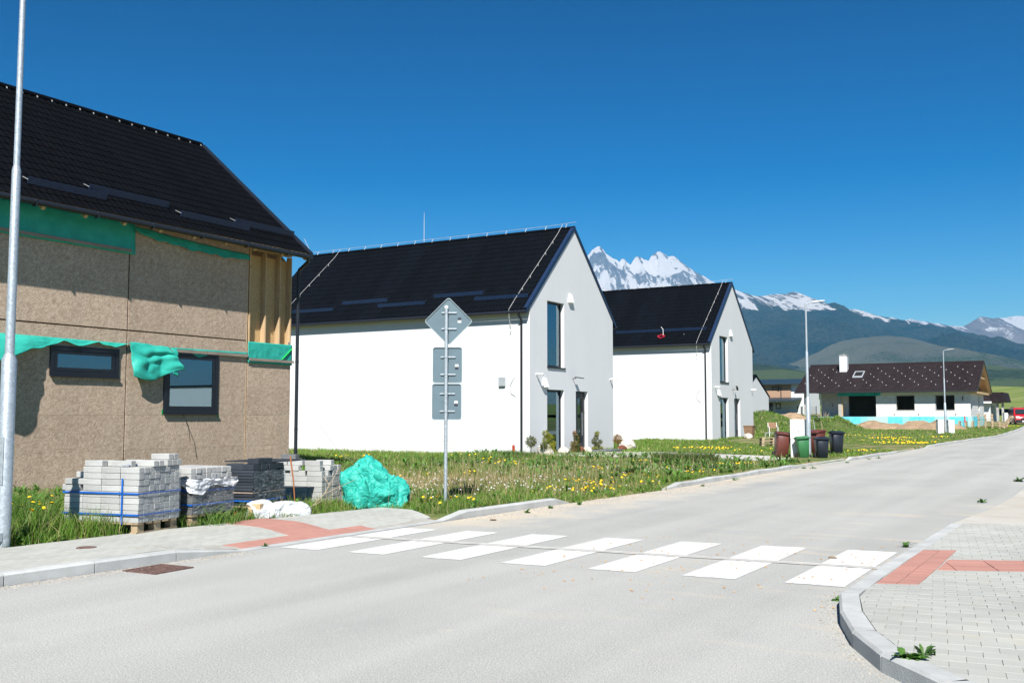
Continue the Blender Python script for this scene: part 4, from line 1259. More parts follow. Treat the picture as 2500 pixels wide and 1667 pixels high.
while x < -10.7:
    w = random.choice((1.25, .6, 1.25, .9)); x2 = min(x+w, -10.655)
    MB().box(x+.004, x2-.004, YW-.08-random.uniform(0, .006), YW+.0, .2, ZF-.01).build('insulation_board', M['xps'], hD); x = x2
y = YW
while y < 107:
    y2 = min(y+1.25, 107.6); MB().box(-10.655, -10.58, y+.004, y2-.004, .2, ZF-.01).build('insulation_board', M['xps'], hD); y = y2
MB().box(-22.15, -18.25, YW-.03, YW+.29, 3.47, 3.82).build('lintel', M['membrane_teal'], hD)
MB().box(-25.3, -10.4, YW-.75, YW-.05, 3.80, 3.86).build('soffit_sheet', M['membrane_teal'], hD)
for (a, b, c, d) in dwin:
    m = MB(); m.box(a-.06, b+.06, YW-.012, YW-.002, d, d+.05); m.box(a-.06, a, YW-.012, YW-.002, c, d); m.box(b, b+.06, YW-.012, YW-.002, c, d); m.box(a-.03, b+.03, YW-.03, YW+.2, c-.04, c)
    m.build('window_opening', M['concrete'], hD)
for x in (-17.1, -15.0, -11.9, -23.2):
    MB().box(x-.04, x+.04, YW-.008 if x > -20 else 99.392, YW+.01 if x > -20 else 99.41, ZF+.12 if x > -20 else 2.5, ZF+.26 if x > -20 else 2.75).build('wall_hole', mat('rust_stain', (.12, .05, .03), .9), hD)
MB().tube([(-11.25, YW-.02, 3.35), (-11.28, YW-.06, 3.1), (-11.3, YW-.03, 2.95)], .03, 6).build('cable_end', M['dark'], hD)
# roof
DE, DR_, ZE, ZR = 96.0, 102.4, 3.84, 6.66
dn = Vector((0, DE-DR_, ZE-ZR)); LnD = dn.length
ex, ey, en = slope_mats(None, (-1, 0, 0), dn)
tD = tile_mesh('roof_panel', 1.0, LnD, M['tile_brown'], wave=.25, amp=.022, course=.34, step=.03)
for k in range(16):
    o = inst('roof_panel', tD, hD, (0, 0, 0)); place(o, Vector((-10.0-k*1.0, DR_, ZR))-ORIG[hD.name], ex, ey, en)
m = MB()
for sg in (-1, 1):
    yo = DR_+sg*(DR_-DE); m.prism([(DR_, ZR-.02), (yo, ZE-.02), (yo, ZE-.09), (DR_, ZR-.12)], 'x', -26.0, -10.02)
m.build('roof_deck', M['timber'], hD)
m = MB(); yo = 2*DR_-DE; m.prism([(DR_, ZR+.02), (yo, ZE+.02), (yo, ZE-.015), (DR_, ZR-.015)], 'x', -26, -10.0); m.build('rear_roof', M['tile_brown'], hD)
m = MB()
for sg in (-1, 1):
    yo = DR_+sg*(DR_-DE); m.prism([(DR_, ZR+.07), (yo, ZE+.07), (yo, ZE-.10), (DR_, ZR-.10)], 'x', -9.999, -9.96)
m.build('verge_trim', M['plastic_black'], hD)
MB().box(-26.0, -9.98, DE-.05, DE+.0, ZE-.11, ZE+.03).build('fascia', M['plastic_black'], hD)
MB().tube([(-26.0, DR_, ZR+.01), (-9.97, DR_, ZR+.01)], .09, 10).build('ridge_cap', M['tile_brown'], hD, auto=40)
for x in (-10.25, -10.9):
    for sg in (-1, 1):
        yo = DR_+sg*(DR_-DE-.05); MB().beam((x, DR_, ZR-.22), (x, yo, ZE-.17), .12, .17).build('rafter', M['timber'], hD)
MB().box(-10.32, -10.2, DR_-2.9, DR_+2.9, 5.05, 5.2).build('collar_beam', M['timber_h'], hD)
MB().box(-10.9, -10.2, YW+.0, 107.9, 3.62, 3.80).build('tie_beam', M['timber_h'], hD)
MB().prism([(YW+.5, 3.9), (107.4, 3.9), (DR_, 6.3)], 'x', -11.1, -11.05).build('gable_void', M['dark'], hD)  # black panel painted as the shade inside the open gable
ck = MB(); ck.box(-22.75, -22.05, 100.6, 101.3, 5.6, 7.52); cko = ck.build('chimney', M['white'], hD)
MB().box(-22.8, -22.0, 100.55, 101.35, 7.52, 7.58).build('chimney_cap', M['concrete'], cko); MB().lathe([(.12, 0), (.12, .14)], (-22.4, 100.95, 7.58), 12).build('flue', M['steel'], cko)
def sD(y): return ZR-(DR_-y)*(ZR-ZE)/(DR_-DE)
m = MB()
for (x0, x1, y0, y1) in ((-21.25, -21.15, 99.2, 100.5), (-20.42, -20.32, 99.2, 100.5), (-21.15, -20.42, 99.2, 99.32), (-21.15, -20.42, 100.38, 100.5)):
    m.hexa([(x0, y0, sD(y0)), (x1, y0, sD(y0)), (x1, y1, sD(y1)), (x0, y1, sD(y1)), (x0, y0, sD(y0)+.13), (x1, y0, sD(y0)+.13), (x1, y1, sD(y1)+.13), (x0, y1, sD(y1)+.13)])
skl = m.build('skylight', M['meter_grey'], hD)
m = MB(); m.add([(-21.15, 99.32, sD(99.32)+.1), (-20.42, 99.32, sD(99.32)+.1), (-20.42, 100.38, sD(100.38)+.1), (-21.15, 100.38, sD(100.38)+.1)], [(0, 1, 2, 3)]); m.build('pane', M['dark'], skl)
hook = MB().cbox((0, 0, .05), (.06, .04, .075)).mesh('snow_hook'); hook.materials.append(mat('white_hook', (.5, .5, .5), .5))
for r in range(7):
    yy_ = 97.2+r*.66
    for k in range(11):
        x = -10.7 - k*1.42 - (r % 3)*.47 + random.uniform(-.05, .05)
        if x < -25.7 or (-23 < x < -20 and 99 < yy_ < 101.6): continue
        inst('snow_hook', hook, hD, Vector((x, yy_, sD(yy_)+.03))-ORIG[hD.name])

# ---------------------------------------------------------------- houses farther back
def zgd(x, y): return float(ground_z(np.array(x), np.array(y)))
hF = thing('white_cottage', (-28, 90.5, zgd(-30, 90)), 'small white gable house half hidden behind the farther white house', 'house')
m = MB(); m.box(-38, -28, 86.6, 94.35, .5, 3.4); m.prism([(86.6, 3.4), (94.35, 3.4), (90.45, 5.2)], 'x', -38, -28); m.build('wall', M['white'], hF)
m = MB()
for sg in (-1, 1): m.prism([(90.45, 5.42), (90.45+sg*4.15, 3.46), (90.45+sg*4.15, 3.34), (90.45, 5.22)], 'x', -38.2, -27.95)
rF = m.build('roof', M['roof2'], hF)
ck = MB(); ck.box(-29.6, -28.9, 91.0, 91.6, 4.9, 5.75).build('chimney', M['trim'], rF)
MB().box(-29.65, -28.85, 90.95, 91.65, 5.75, 5.82).build('chimney_cap', M['plastic_white'], rF)
MB().tube([(-29, 92, 4.6), (-29, 92, 6.6)], .012, 5).build('lightning_rod', M['wire'], rF)

hE = thing('modern_house', (-38.5, 136, zgd(-38.5, 136)), 'two storey house with dark standing seam roof and brown upper cladding', 'house')
M['brownclad'] = (lambda t: t.fin(t.mix(t.ramp(t.math('SINE', t.math('MULTIPLY', t.sep()[2], 38.)), .6, .95, 0, .5), (.36, .23, .15), (.2, .12, .08)), .7))(NT('brown_plank_cladding'))
M['seam'] = mat('slate_seam_roof', (.022, .04, .055), .42, .12, 2, spec=.4)
MB().box(-46, -35.4, 135.6, 144, .8, 3.9).build('ground_floor', M['white'], hE)
MB().box(-46, -37.2, 135.6, 143.5, 3.9, 5.9).build('upper_floor', M['brownclad'], hE)
MB().box(-37.2, -35.4, 135.75, 143.5, 3.9, 5.9).build('upper_floor', M['white'], hE)
rE = MB().prism([(134.9, 5.85), (134.9, 6.05), (139.6, 6.75), (144.4, 6.05), (144.4, 5.85)], 'x', -46.5, -35.0).build('roof', M['seam'], hE)
for k in range(18): MB().beam((-46.3+k*.64, 134.9, 6.07), (-46.3+k*.64, 139.6, 6.77), .04, .04).build('seam', M['seam'], rE)
rE2 = MB().prism([(132.3, 3.5), (132.3, 3.68), (135.58, 4.1), (135.58, 3.9)], 'x', -44, -35.7).build('canopy', M['seam'], hE)
for k in range(13): MB().beam((-43.9+k*.66, 132.3, 3.70), (-43.9+k*.66, 135.5, 4.11), .04, .04).build('seam', M['seam'], rE2)
window_unit(hE, 'y', 135.57, -39.75, -38.8, 5.1, 5.6, fw=.08, depth=.05, out=-1, pane_mat=M['dark'])
window_unit(hE, 'y', 135.57, -39.3, -38.6, 2.55, 3.35, fw=.08, depth=.05, out=-1, pane_mat=M['dark'])
MB().box(-41.2, -39.7, 135.55, 135.598, 1.2, 3.4).build('garage_door', M['trim'], hE)
MB().tube([(-38.6, 134.8, 5.9), (-38.6, 135.2, 5.5), (-38.5, 135.5, 5.3), (-38.5, 135.5, 4.0)], .05, 8).build('downpipe', M['trim'], hE)
MB().tube([(-38.4, 132.4, 3.5), (-39.8, 132.6, 1.2)], .06, 8).build('brace', M['trim'], hE)
for x, z0, z1 in ((-36.3, 2.2, 2.9), (-35.8, 1.3, 2.9)): MB().box(x-.05, x+.05, 135.52, 135.59, z0, z1).build('vent_pipe', M['trim'], hE)

hG = thing('carport_house', (-13, 141, zgd(-13, 141)), 'white bungalow with brown roof and carport beyond the block bungalow', 'house')
MB().box(-20, -13.0, 138.5, 150, .8, 3.3).build('wall', M['white'], hG)
m = MB(); m.prism([(-20.3, 3.3), (-12.75, 3.3), (-12.75, 3.42), (-13.2, 4.6), (-16.6, 5.3), (-20.3, 3.5)], 'y', 137.6, 150.5); m.build('roof', M['tile_brown'], hG)
m = MB(); m.prism([(-12.95, 3.35), (-11.2, 3.35), (-11.2, 3.5), (-11.45, 4.55), (-12.95, 4.55)], 'y', 138.4, 146); m.build('carport_roof', M['tile_brown'], hG)
MB().box(-20.3, -12.74, 137.55, 137.595, 3.18, 3.40).build('fascia', M['plastic_white'], hG)
for x0, x1 in ((-12.35, -12.1), (-11.75, -11.5)): MB().box(x0, x1, 139, 139.3, .8, 3.34).build('column', M['concrete'], hG)
for y in (140, 142.5): window_unit(hG, 'x', -12.97, y, y+1.2, 1.4, 2.9, fw=.08, depth=.05, out=1, pane_mat=M['dark'])

# house across the road, seen only as a reflection in the panes
hH = thing('opposite_house', (19, 55, 0), 'low white house across the road mirrored in the board-clad house window', 'house')
m = MB(); m.box(8, 30, 50, 60, -.1, 3.7); m.build('wall', M['white'], hH)
m = MB()
m.box(7.9, 30.1, 49.9, 60.1, 3.701, 3.8)
m.build('roof', M['roof2'], hH)
window_unit(hH, 'y', 49.98, 13, 14.6, .9, 2.3, fw=.08, depth=.05, out=-1, pane_mat=M['dark']); window_unit(hH, 'y', 49.98, 18, 19.2, .1, 2.2, fw=.08, depth=.05, out=-1, pane_mat=M['dark'], name='door')

# ---------------------------------------------------------------- mesh fence
fz = 1.42
fn = thing('mesh_fence', (-30.5, 108, fz), 'dark wire mesh fence with thin posts before the two storey house', 'fence')
M['fence'] = mat('fence_wire', (.03, .045, .05), .5, .1, metal=.3)
for k in range(6):
    MB().box(-34.2+k*1.45-.03, -34.2+k*1.45+.03, 107.97, 108.03, .6, fz+1.22).build('post', M['fence'], fn)
for k in range(5):
    x0 = -34.2+k*1.45+.03; m = MB()
    for i in range(24): m.box(x0+i*.0585, x0+i*.0585+.006, 107.997, 108.003, fz, fz+1.15)
    for j in range(7): m.box(x0, x0+1.39, 107.995, 108.005, fz+.03+j*.18, fz+.037+j*.18)
    m.build('mesh_panel', M['fence'], fn)

# ---------------------------------------------------------------- heaps of earth
def make_earth(name, c, c2, grass=0.0):
    t = NT(name)
    cc = t.mix(t.ramp(t.noise(2.2, 6, .7), .35, .65), c2, c)
    cc = t.mix(t.ramp(t.voro(7), .05, .3, .5, 0), cc, tuple(min(1, x*1.3) for x in c))
    if grass:
        cc = t.mix(t.math('MULTIPLY', t.ramp(t.noise(1.1, 5, .65), .5-grass*.25, .62-grass*.2), 1.0), cc, (.085, .12, .035))
    t.bump(t.math('ADD', t.noise(5, 6, .75), t.math('MULTIPLY', t.voro(9), .6)), .9, .12)
    return t.fin(cc, .95, spec=.1)
M['earth'] = make_earth('dry_excavated_soil', (.40, .29, .185), (.26, .185, .115))
M['earth_g'] = make_earth('grown_over_soil', (.34, .27, .16), (.21, .165, .10), 1.0)
def heap(name, cx_, cy_, rx, ry, hgt, mt, label, seed, group=None, n=44, rough=.3):
    u = np.linspace(-1, 1, n); U, V_ = np.meshgrid(u, u, indexing='ij')
    r = np.sqrt(U**2+V_**2)
    h = np.clip(1-r**1.7, -.15, 1)*(1+rough*1.8*fbm(U*1.8+seed, V_*1.8, 4)) + .10*rough*fbm(U*9+seed, V_*9, 3)
    X = cx_+U*rx*(1+.1*fbm(V_*2+seed, U, 2)); Y = cy_+V_*ry
    Z = ground_z(X, Y) - .06 + hgt*h
    o = obj_np(name, np.stack([X, Y, Z], -1), quads=grid_faces(n, n), mat=mt, smooth=True)
    return tag(o, label, 'mound', group)
heap('earth_mound', -17.0, 89.5, 3.1, 3.4, .68, M['earth'], 'pale brown soil heap under the bungalow opening, left of the soil heaps', 1.0)
heap('earth_mound', -14.0, 89.0, 2.0, 3.0, .72, M['earth'], 'brown soil heap between the two other soil heaps before the bungalow', 2.7)
heap('earth_mound', -12.0, 88.0, 2.2, 2.8, .76, M['earth'], 'lumpy soil heap nearest to the far street lamp', 5.1)
heap('earth_mound', -19.6, 84.0, 2.6, 3.0, .95, M['earth_g'], 'grass covered soil mound behind the dark wheelie bins', 8.3)
heap('earth_mound', -24.6, 80.5, 3.6, 4.5, .85, M['earth_g'], 'tall grassy bank beside the farther white house corner', 11.2)
heap('earth_mound', -23.6, 87.5, 2.4, 1.6, .55, M['earth'], 'low sandy ridge below the mesh fence', 14.4)

# ---------------------------------------------------------------- pallets
def pallet_mesh(w=1.2, d=.8, h=.144):
    m = MB()
    for j in (0, d/2-.05, d-.1): m.box(0, w, j, j+.1, 0, .022)
    for i in (0, w/2-.07, w-.14):
        for j in (0, d/2-.05, d-.1): m.box(i, i+.14, j, j+.1, .022, .1)
    for i in (0, w/2-.07, w-.14): m.box(i, i+.14, 0, d, .1, .122)
    k = 0
    while k*.165 < d-.08: m.box(0, w, k*.165, k*.165+.1+(.02 if k % 2 else 0), .122, h); k += 1
    return m
PM = pallet_mesh().mesh('pallet'); PM.materials.append(M['pallet'])
def pallet_stack(x, y, n, rz, label, sx=1.0, z=None):
    zb = zgd(x, y) if z is None else z
    for k in range(n):
        o = bpy.data.objects.new('pallet', PM); col.objects.link(o)
        o.location = (x+random.uniform(-.03, .03), y+random.uniform(-.03, .03), zb+k*.148); o.rotation_euler = (0, 0, rz+random.uniform(-.03, .03)); o.scale = (sx, 1, 1)
        pos = ['bottom' if k == 0 else 'top' if k == n-1 else ['second', 'third', 'fourth', 'fifth', 'sixth', 'seventh'][k-1]+' from the ground'][0]
        tag(o, label % pos, 'pallet', label.split(',')[0].replace('pallet ', 'pallets ').replace('%s', ''))
pallet_stack(-9.75, 93.2, 8, .1, 'wooden pallet in the tall stack at the bungalow corner, %s')
pallet_stack(-8.5, 91.0, 4, .15, 'wooden pallet in the low stack at the roadside grass edge, %s')
pallet_stack(-11.5, 94.9, 4, .0, 'wooden pallet in the stack before the turquoise base, %s')
o = bpy.data.objects.new('pallet', PM); col.objects.link(o); o.location = (-7.35, 88.9, zgd(-7.35, 88.9)+.02); o.rotation_euler = (0, R(-52), R(20)); tag(o, 'wooden pallet leaning on the low stack by the road', 'pallet')
o = MB().cbox((0, 0, .28), (.1, .05, .56)).build('red_post', mat('red_paint', (.5, .03, .03), .5)); o.location = (-10.9, 94.6, zgd(-10.9, 94.6)+.45); tag(o, 'short red post standing on the pallets before the turquoise base', 'post')
pallet_stack(-14.9, 48.9, 3, R(25), 'weathered wooden pallet beside the brown bin, %s')

# ---------------------------------------------------------------- red van
van = thing('red_van', (-7.8, 112.2, zgd(-7.0, 112)+.02), 'red delivery van parked at the far end of the road', 'van', rz=math.atan2(.245, .97))
M['car_red'] = mat('red_car_paint', (.48, .012, .018), .25, .04, spec=.6)
M['car_glass'] = mat('car_glass', (.02, .03, .035), .05, .05, spec=.8)
M['tyre'] = mat('tyre_rubber', (.02, .02, .02), .85, .1); M['rim'] = mat('alloy_rim', (.45, .45, .46), .35, .05, metal=.7)
M['lamp_glass'] = mat('headlight_glass', (.75, .75, .72), .12, .05, spec=.7); M['plate'] = mat('number_plate', (.7, .72, .74), .4, .03)
# local frame: front towards -y, width along x
prof = [(-2.05, .30), (-2.1, .62), (-1.95, .98), (-1.25, 1.12), (-.72, 1.68), (-.2, 1.80), (1.8, 1.78), (2.05, 1.6), (2.1, .35)]
m = MB(); V = []
for sx_ in (-1, 1):
    for y, z in prof:
        wdt = .84 if z < 1.1 else .84-.17*(z-1.1)/.7
        V.append((sx_*wdt, y, z))
n = len(prof)
m.add(V, [tuple(range(n)), tuple(range(n, 2*n))[::-1]] + [(i, (i+1) % n, n+(i+1) % n, n+i) for i in range(n)])
m.build('body', M['car_red'], van, local=True, bevel=.05, auto=35)
MB().hexa([(-.70, -1.24, 1.16), (.70, -1.24, 1.16), (.62, -.80, 1.62), (-.62, -.80, 1.62), (-.70, -1.30, 1.17), (.70, -1.30, 1.17), (.62, -.86, 1.64), (-.62, -.86, 1.64)]).build('windscreen', M['car_glass'], van, local=True)
for sx_ in (-1, 1):
    for y0, y1 in ((-.95, -.2), (-.12, .8), (.9, 1.85)):
        a = .845*sx_; b = .74*sx_
        MB().hexa([(a, y0, 1.14), (a, y1, 1.14), (a*.985, y1, 1.14), (a*.985, y0, 1.14), (b*1.02, y0+(.32 if y0 < -.9 else 0), 1.62), (b*1.02, y1, 1.62), (b, y1, 1.62), (b, y0+(.32 if y0 < -.9 else 0), 1.62)]).build('side_window', M['car_glass'], van, local=True)
    MB().cbox((sx_*.62, -2.04, .84), (.36, .16, .2)).build('headlight', M['lamp_glass'], van, local=True, bevel=.03)
    MB().cbox((sx_*.97, -1.0, 1.2), (.2, .1, .2)).build('mirror', M['plastic_black'], van, local=True, bevel=.02)
    for y in (-1.32, 1.35):
        w = MB().tube([(sx_*.66, y, .31), (sx_*.86, y, .31)], .31, 20).build('wheel', M['tyre'], van, local=True, auto=40)
        MB().tube([(sx_*.855, y, .31), (sx_*.868, y, .31)], .2, 14).build('rim', M['rim'], w, local=True)
    MB().tube([(sx_*.6, -.2, 1.86), (sx_*.6, 1.7, 1.85)], .025, 6).build('roof_rail', M['plastic_black'], van, local=True)
MB().cbox((0, -2.12, .45), (1.6, .12, .3)).build('bumper', M['plastic_black'], van, local=True, bevel=.03)
MB().cbox((0, -2.1, .72), (.7, .06, .12)).build('grille', M['plastic_black'], van, local=True)
MB().cbox((0, -2.19, .45), (.5, .02, .11)).build('number_plate', M['plate'], van, local=True)
# drive the van stands on
driveway([(-6.3, 108), (-6.6, 116), (-30, 118), (-30, 112)], 'asphalt side drive under the red van')
# ---------------------------------------------------------------- pallets of paving stone
def make_stone(name, c, rnd=.12, rough=.88):
    t = NT(name)
    cc = t.mix(t.ramp(t.noise(9, 5, .65), .3, .7), tuple(x*.86 for x in c), tuple(x*1.08 for x in c))
    cc = t.mix(1.0, cc, t.ramp(t.noise(180, 2, .7), .3, .7, .88, 1.1), 'MULTIPLY')
    cc = t.mix(1.0, cc, t.ramp(t.rnd(), 0, 1, 1-rnd, 1+rnd), 'MULTIPLY')
    t.bump(t.noise(140, 3, .7), .3, .003)
    return t.fin(cc, rough, spec=.2)
M['stone'] = make_stone('concrete_paving_block', (.37, .375, .36))
M['stone_b'] = make_stone('wet_grey_block', (.13, .135, .135))
M['stone_k'] = make_stone('anthracite_slab', (.035, .042, .052), .35, .5)
M['strap'] = mat('blue_strap', (.006, .10, .42), .45, .1, spec=.4)
def make_wrap():
    t = NT('stretch_film')
    g = t.n('ShaderNodeBsdfGlossy'); g.inputs['Roughness'].default_value = .22
    tr = t.n('ShaderNodeBsdfTransparent'); tr.inputs['Color'].default_value = (.93, .94, .95, 1)
    df = t.n('ShaderNodeBsdfDiffuse'); df.inputs['Color'].default_value = (.75, .78, .8, 1)
    m1_ = t.n('ShaderNodeMixShader'); t.l(t.ramp(t.noise(10, 4, .7, vec=t.map(scale=(1, 1, 5)), dist=1), .5, .72, .02, .35), m1_.inputs[0]); t.l(tr.outputs[0], m1_.inputs[1]); t.l(df.outputs[0], m1_.inputs[2])
    m2_ = t.n('ShaderNodeMixShader'); m2_.inputs[0].default_value = .12; t.l(m1_.outputs[0], m2_.inputs[1]); t.l(g.outputs[0], m2_.inputs[2])
    b = t.n('ShaderNodeBump'); b.inputs['Strength'].default_value = .8; b.inputs['Distance'].default_value = .03; t.l(t.noise(14, 4, .7, vec=t.map(scale=(1, 1, 4)), dist=1.2), b.inputs['Height']); t.l(b.outputs[0], g.inputs['Normal'])
    t.l(m2_.outputs[0], t.out.inputs['Surface']); t.t.nodes.remove(t.b)
    return t.m
M['wrap'] = make_wrap()
def chamfer_block(l, w, h, name, mt):
    me = MB().box(-l/2, l/2, -w/2, w/2, 0, h).mesh(name, bevel=.005); me.materials.append(mt); return me
def pallet_parts(parent, L, Wd, h=.14):
    for x in (-L+.02, -L*.5-.05, -.12):
        for y in (.02, Wd*.5-.06, Wd-.14): MB().box(x, x+.1, y, y+.12, .022, h-.022).build('pallet_block', M['pallet'], parent, local=True)
    for x in (-L+.02, -L*.5-.05, -.12): MB().box(x, x+.1, 0, Wd, 0, .022).build('pallet_board', M['pallet'], parent, local=True)
    k = 0
    while k*.16 < Wd-.05: MB().box(-L, 0, k*.16, min(Wd, k*.16+.11), h-.022, h).build('pallet_board', M['pallet'], parent, local=True); k += 1
def stone_pallet(x, y, z, rz, label, L, Wd, bl, bw, bh, nc, mt, topfn=None, pal=.14, jit=.006, cat='stone pallet', rows_long=None):
    """origin at the corner nearest the road and camera; blocks run along -x, rows along +y"""
    t = thing('paving_block_pallet', (x, y, z), label, cat, rz=rz, group='pallets of paving blocks behind the footway')
    if pal: pallet_parts(t, L, Wd, pal)
    nx, ny = round(L/bl), round(Wd/bw)
    me = chamfer_block(bl-.004, bw-.003, bh-.003, 'block', mt)
    for c in range(nc):
        for i in range(nx):
            for j in range(ny):
                if c < nc-1 and 0 < i < nx-1 and 0 < j < ny-1: continue
                if topfn is not None and not topfn(c, i, j): continue
                ox = -(bl*.5 if (c % 2 and False) else 0)
                o = inst('block', me, t, (-bl*(i+.5)+ox+random.uniform(-jit, jit), bw*(j+.5)+random.uniform(-jit, jit)*.6, pal+c*bh), (0, 0, random.uniform(-.012, .012)))
    return t, me, nx, ny
def strap_h(parent, L, Wd, z, wd=.022):
    m = MB(); e = .012
    for a in ((-L-e, 0+e, -e-.004, -e), (0+e-.004+.0, e+.0, -e, Wd+e), (-L-e, e, Wd+e, Wd+e+.004), (-L-e-.004, -L-e, -e, Wd+e)):
        x0, x1 = min(a[0], a[1]), max(a[0], a[1])
        if x1-x0 < .003: x1 = x0+.004
        m.box(x0, x1, a[2], a[3], z-wd/2, z+wd/2)
    m.build('strap', M['strap'], parent, local=True)
def loose(t, me, pts):
    for x, y, z, r in pts: inst('block', me, t, (x, y, z), (0, 0, r))

# nearest pallet
zP = .10
s1, me1, nx, ny = stone_pallet(-10.66, 8.52, zP, R(11), 'tall pale grey block pallet with blue straps nearest the street lamp', 1.2, .80, .3, .1, .078, 9, M['stone'],
    topfn=lambda c, i, j: not (c >= 5 and i == 3 and j < 2 and c % 2) and not (c == 8 and (i == 3 or (j > 5 and i > 1))) )
loose(s1, me1, [(-.14, .58, .14+9*.078, .0), (-.14, .68, .14+9*.078, .02), (-.14, .78, .14+9*.078, 0), (-.38, .16, .14+9*.078, .05), (-.72, .22, .14+9*.078, .02), (-.8, .12, .14+9*.078, -.03), (-.46, .5, .14+9*.078, .03), (-.13, .3, .14+9*.078, .02), (-.13, .41, .14+9*.078, 0), (-.15, .72, .14+10*.078, .03), (-.15, .62, .14+10*.078, -.02), (-1.1, .06, .14+5*.078, .0), (-1.09, .2, .14+5*.078, .03)])
strap_h(s1, 1.2, .80, .24); strap_h(s1, 1.2, .80, .51)
MB().box(-.26, -.235, -.016, -.012, .12, .70).build('strap', M['strap'], s1, local=True)
MB().box(-.26, -.235, -.016, .3, .86, .864).build('strap', M['strap'], s1, local=True)
cloth('stretch_film', M['wrap'], s1, [(.02, .0, .78), (.02, .82, .78), (.02, .82, .14), (.02, .0, .14)], 40, 30, lambda u, v: (.012*np.abs(fbm(u*9, v*9, 3)), 0*u, 0*u), .0006) if False else None
def film(t, Wd, z0, z1, wav=.012):
    u, v = np.meshgrid(np.linspace(0, 1, 44), np.linspace(0, 1, 26), indexing='ij')
    P = np.stack([.016+wav*np.abs(fbm(u*8, v*16, 3)), u*Wd, z0+(z1-z0)*v], -1)
    obj_np('stretch_film', P, quads=grid_faces(44, 26), mat=M['wrap'], parent=t, smooth=True)
film(s1, .80, .15, .80)
# second: dark grey in film with a white sheet round it
s2, me2, _, _ = stone_pallet(-10.84, 9.55, zP, R(4), 'dark grey block pallet wrapped in film with a white plastic sheet round its middle', .8, .80, .2, .1, .08, 6, M['stone_b'])
me2b = chamfer_block(.196, .097, .077, 'block', M['stone'])
for c in range(2):
    for i in range(4):
        for j in range(8):
            if i in (0, 3) or j in (0, 7) or c == 1: inst('block', me2b, s2, (-.2*(i+.5)-.04+random.uniform(-.008, .008), .1*(j+.5)+random.uniform(-.004, .004), .14+6*.08+.002+c*.08), (0, 0, random.uniform(-.02, .02)))
strap_h(s2, .8, .8, .28); strap_h(s2, .8, .8, .47); film(s2, .8, .15, .58)
u, v = np.meshgrid(np.linspace(0, 1, 70), np.linspace(0, 1, 16), indexing='ij')
per = u*(.8+.85)
px_ = np.where(per < .8, -.8+per, 0.0); py_ = np.where(per < .8, 0.0, per-.8)
outx = np.where(per < .8, 0, 1); outy = np.where(per < .8, -1, 0)
bul = .03+.05*np.abs(fbm(u*10, v*2.2, 3))+.03*np.sin(v*3)*fbm(u*5, v, 2)
low = .52+.10*fbm(u*5+2, u*0, 3)-.10*np.exp(-((u-.55)/.08)**2)
P = np.stack([px_+outx*bul, py_+outy*bul, .63*(1-v)+low*v+.02*fbm(u*12, v*3, 2)], -1)
o = obj_np('plastic_sheet', P, quads=grid_faces(70, 16), mat=M['white_sheet'], parent=s2, smooth=True)
# third: black slabs
s3, me3, _, _ = stone_pallet(-11.12, 10.95, zP, R(10), 'pallet of glossy black slabs between the grey block pallets', .8, .84, .4, .12, .045, 12, M['stone_k'], pal=.14,
    topfn=lambda c, i, j: not (c == 4), jit=.014)
for z in (.14+4*.045,): MB().box(-.8, .0, .0, .84, z+.012, z+.03).build('spacer_board', M['batten'], s3, local=True)
me3b = chamfer_block(.19, .19, .085, 'block', M['stone_k'])
loose(s3, me3b, [(-.1, .1, .68, .0), (-.1, .3, .68, .05), (-.3, .12, .68, 0), (-.1, .52, .68, .02), (-.1, .72, .68, .0), (-.32, .5, .68, .1), (-.1, .22, .765, .03), (-.12, .44, .765, .0), (-.55, .3, .68, .02)])
strap_h(s3, .8, .84, .22)
film(s3, .84, .15, .66, .02)
MB().box(-.9, -.02, .5, 1.5, .775, .79).build('cover_board', M['stone_k'], s3, local=True)
# black foil skirt trailing to the next pallet
u, v = np.meshgrid(np.linspace(0, 1, 24), np.linspace(0, 1, 10), indexing='ij')
P = np.stack([.03+.06*np.abs(fbm(u*5, v*3, 3))+.05*(1-v), .80+u*.34, .05+v*(.24-.20*u)+.03*fbm(u*6, v, 2)], -1)
obj_np('black_foil', P, quads=grid_faces(24, 10), mat=mat('black_foil', (.012, .013, .016), .3, .1, spec=.5), parent=s3, smooth=True)
# fourth
s4, me4, _, _ = stone_pallet(-11.45, 12.86, zP-.02, R(9), 'pale grey block pallet with a loose uneven top beside the turquoise sheet heap', .9, .66, .3, .11, .088, 5, M['stone'], pal=.06)
loose(s4, me4, [(-.16, .06, .5, .0), (-.5, .06, .5, .03), (-.78, .1, .5, .0), (-.18, .28, .5, .02), (-.15, .4, .5, 0), (-.15, .52, .5, 0), (-.2, .06, .588, .02), (-.62, .05, .588, -.02), (-.15, .3, .588, .01), (-.16, .43, .588, .0), (-.15, .55, .588, .03), (-.22, .08, .676, .04), (-.58, .1, .676, .0), (-.2, .4, .676, .02), (-.95, .2, .588, 0), (-.9, .1, .676, .02)])
o = MB().box(-.15, .15, -.06, .06, 0, .09).build('block', M['stone_b'], s4, local=True, bevel=.006); o.location = (-.8, .22, .766)

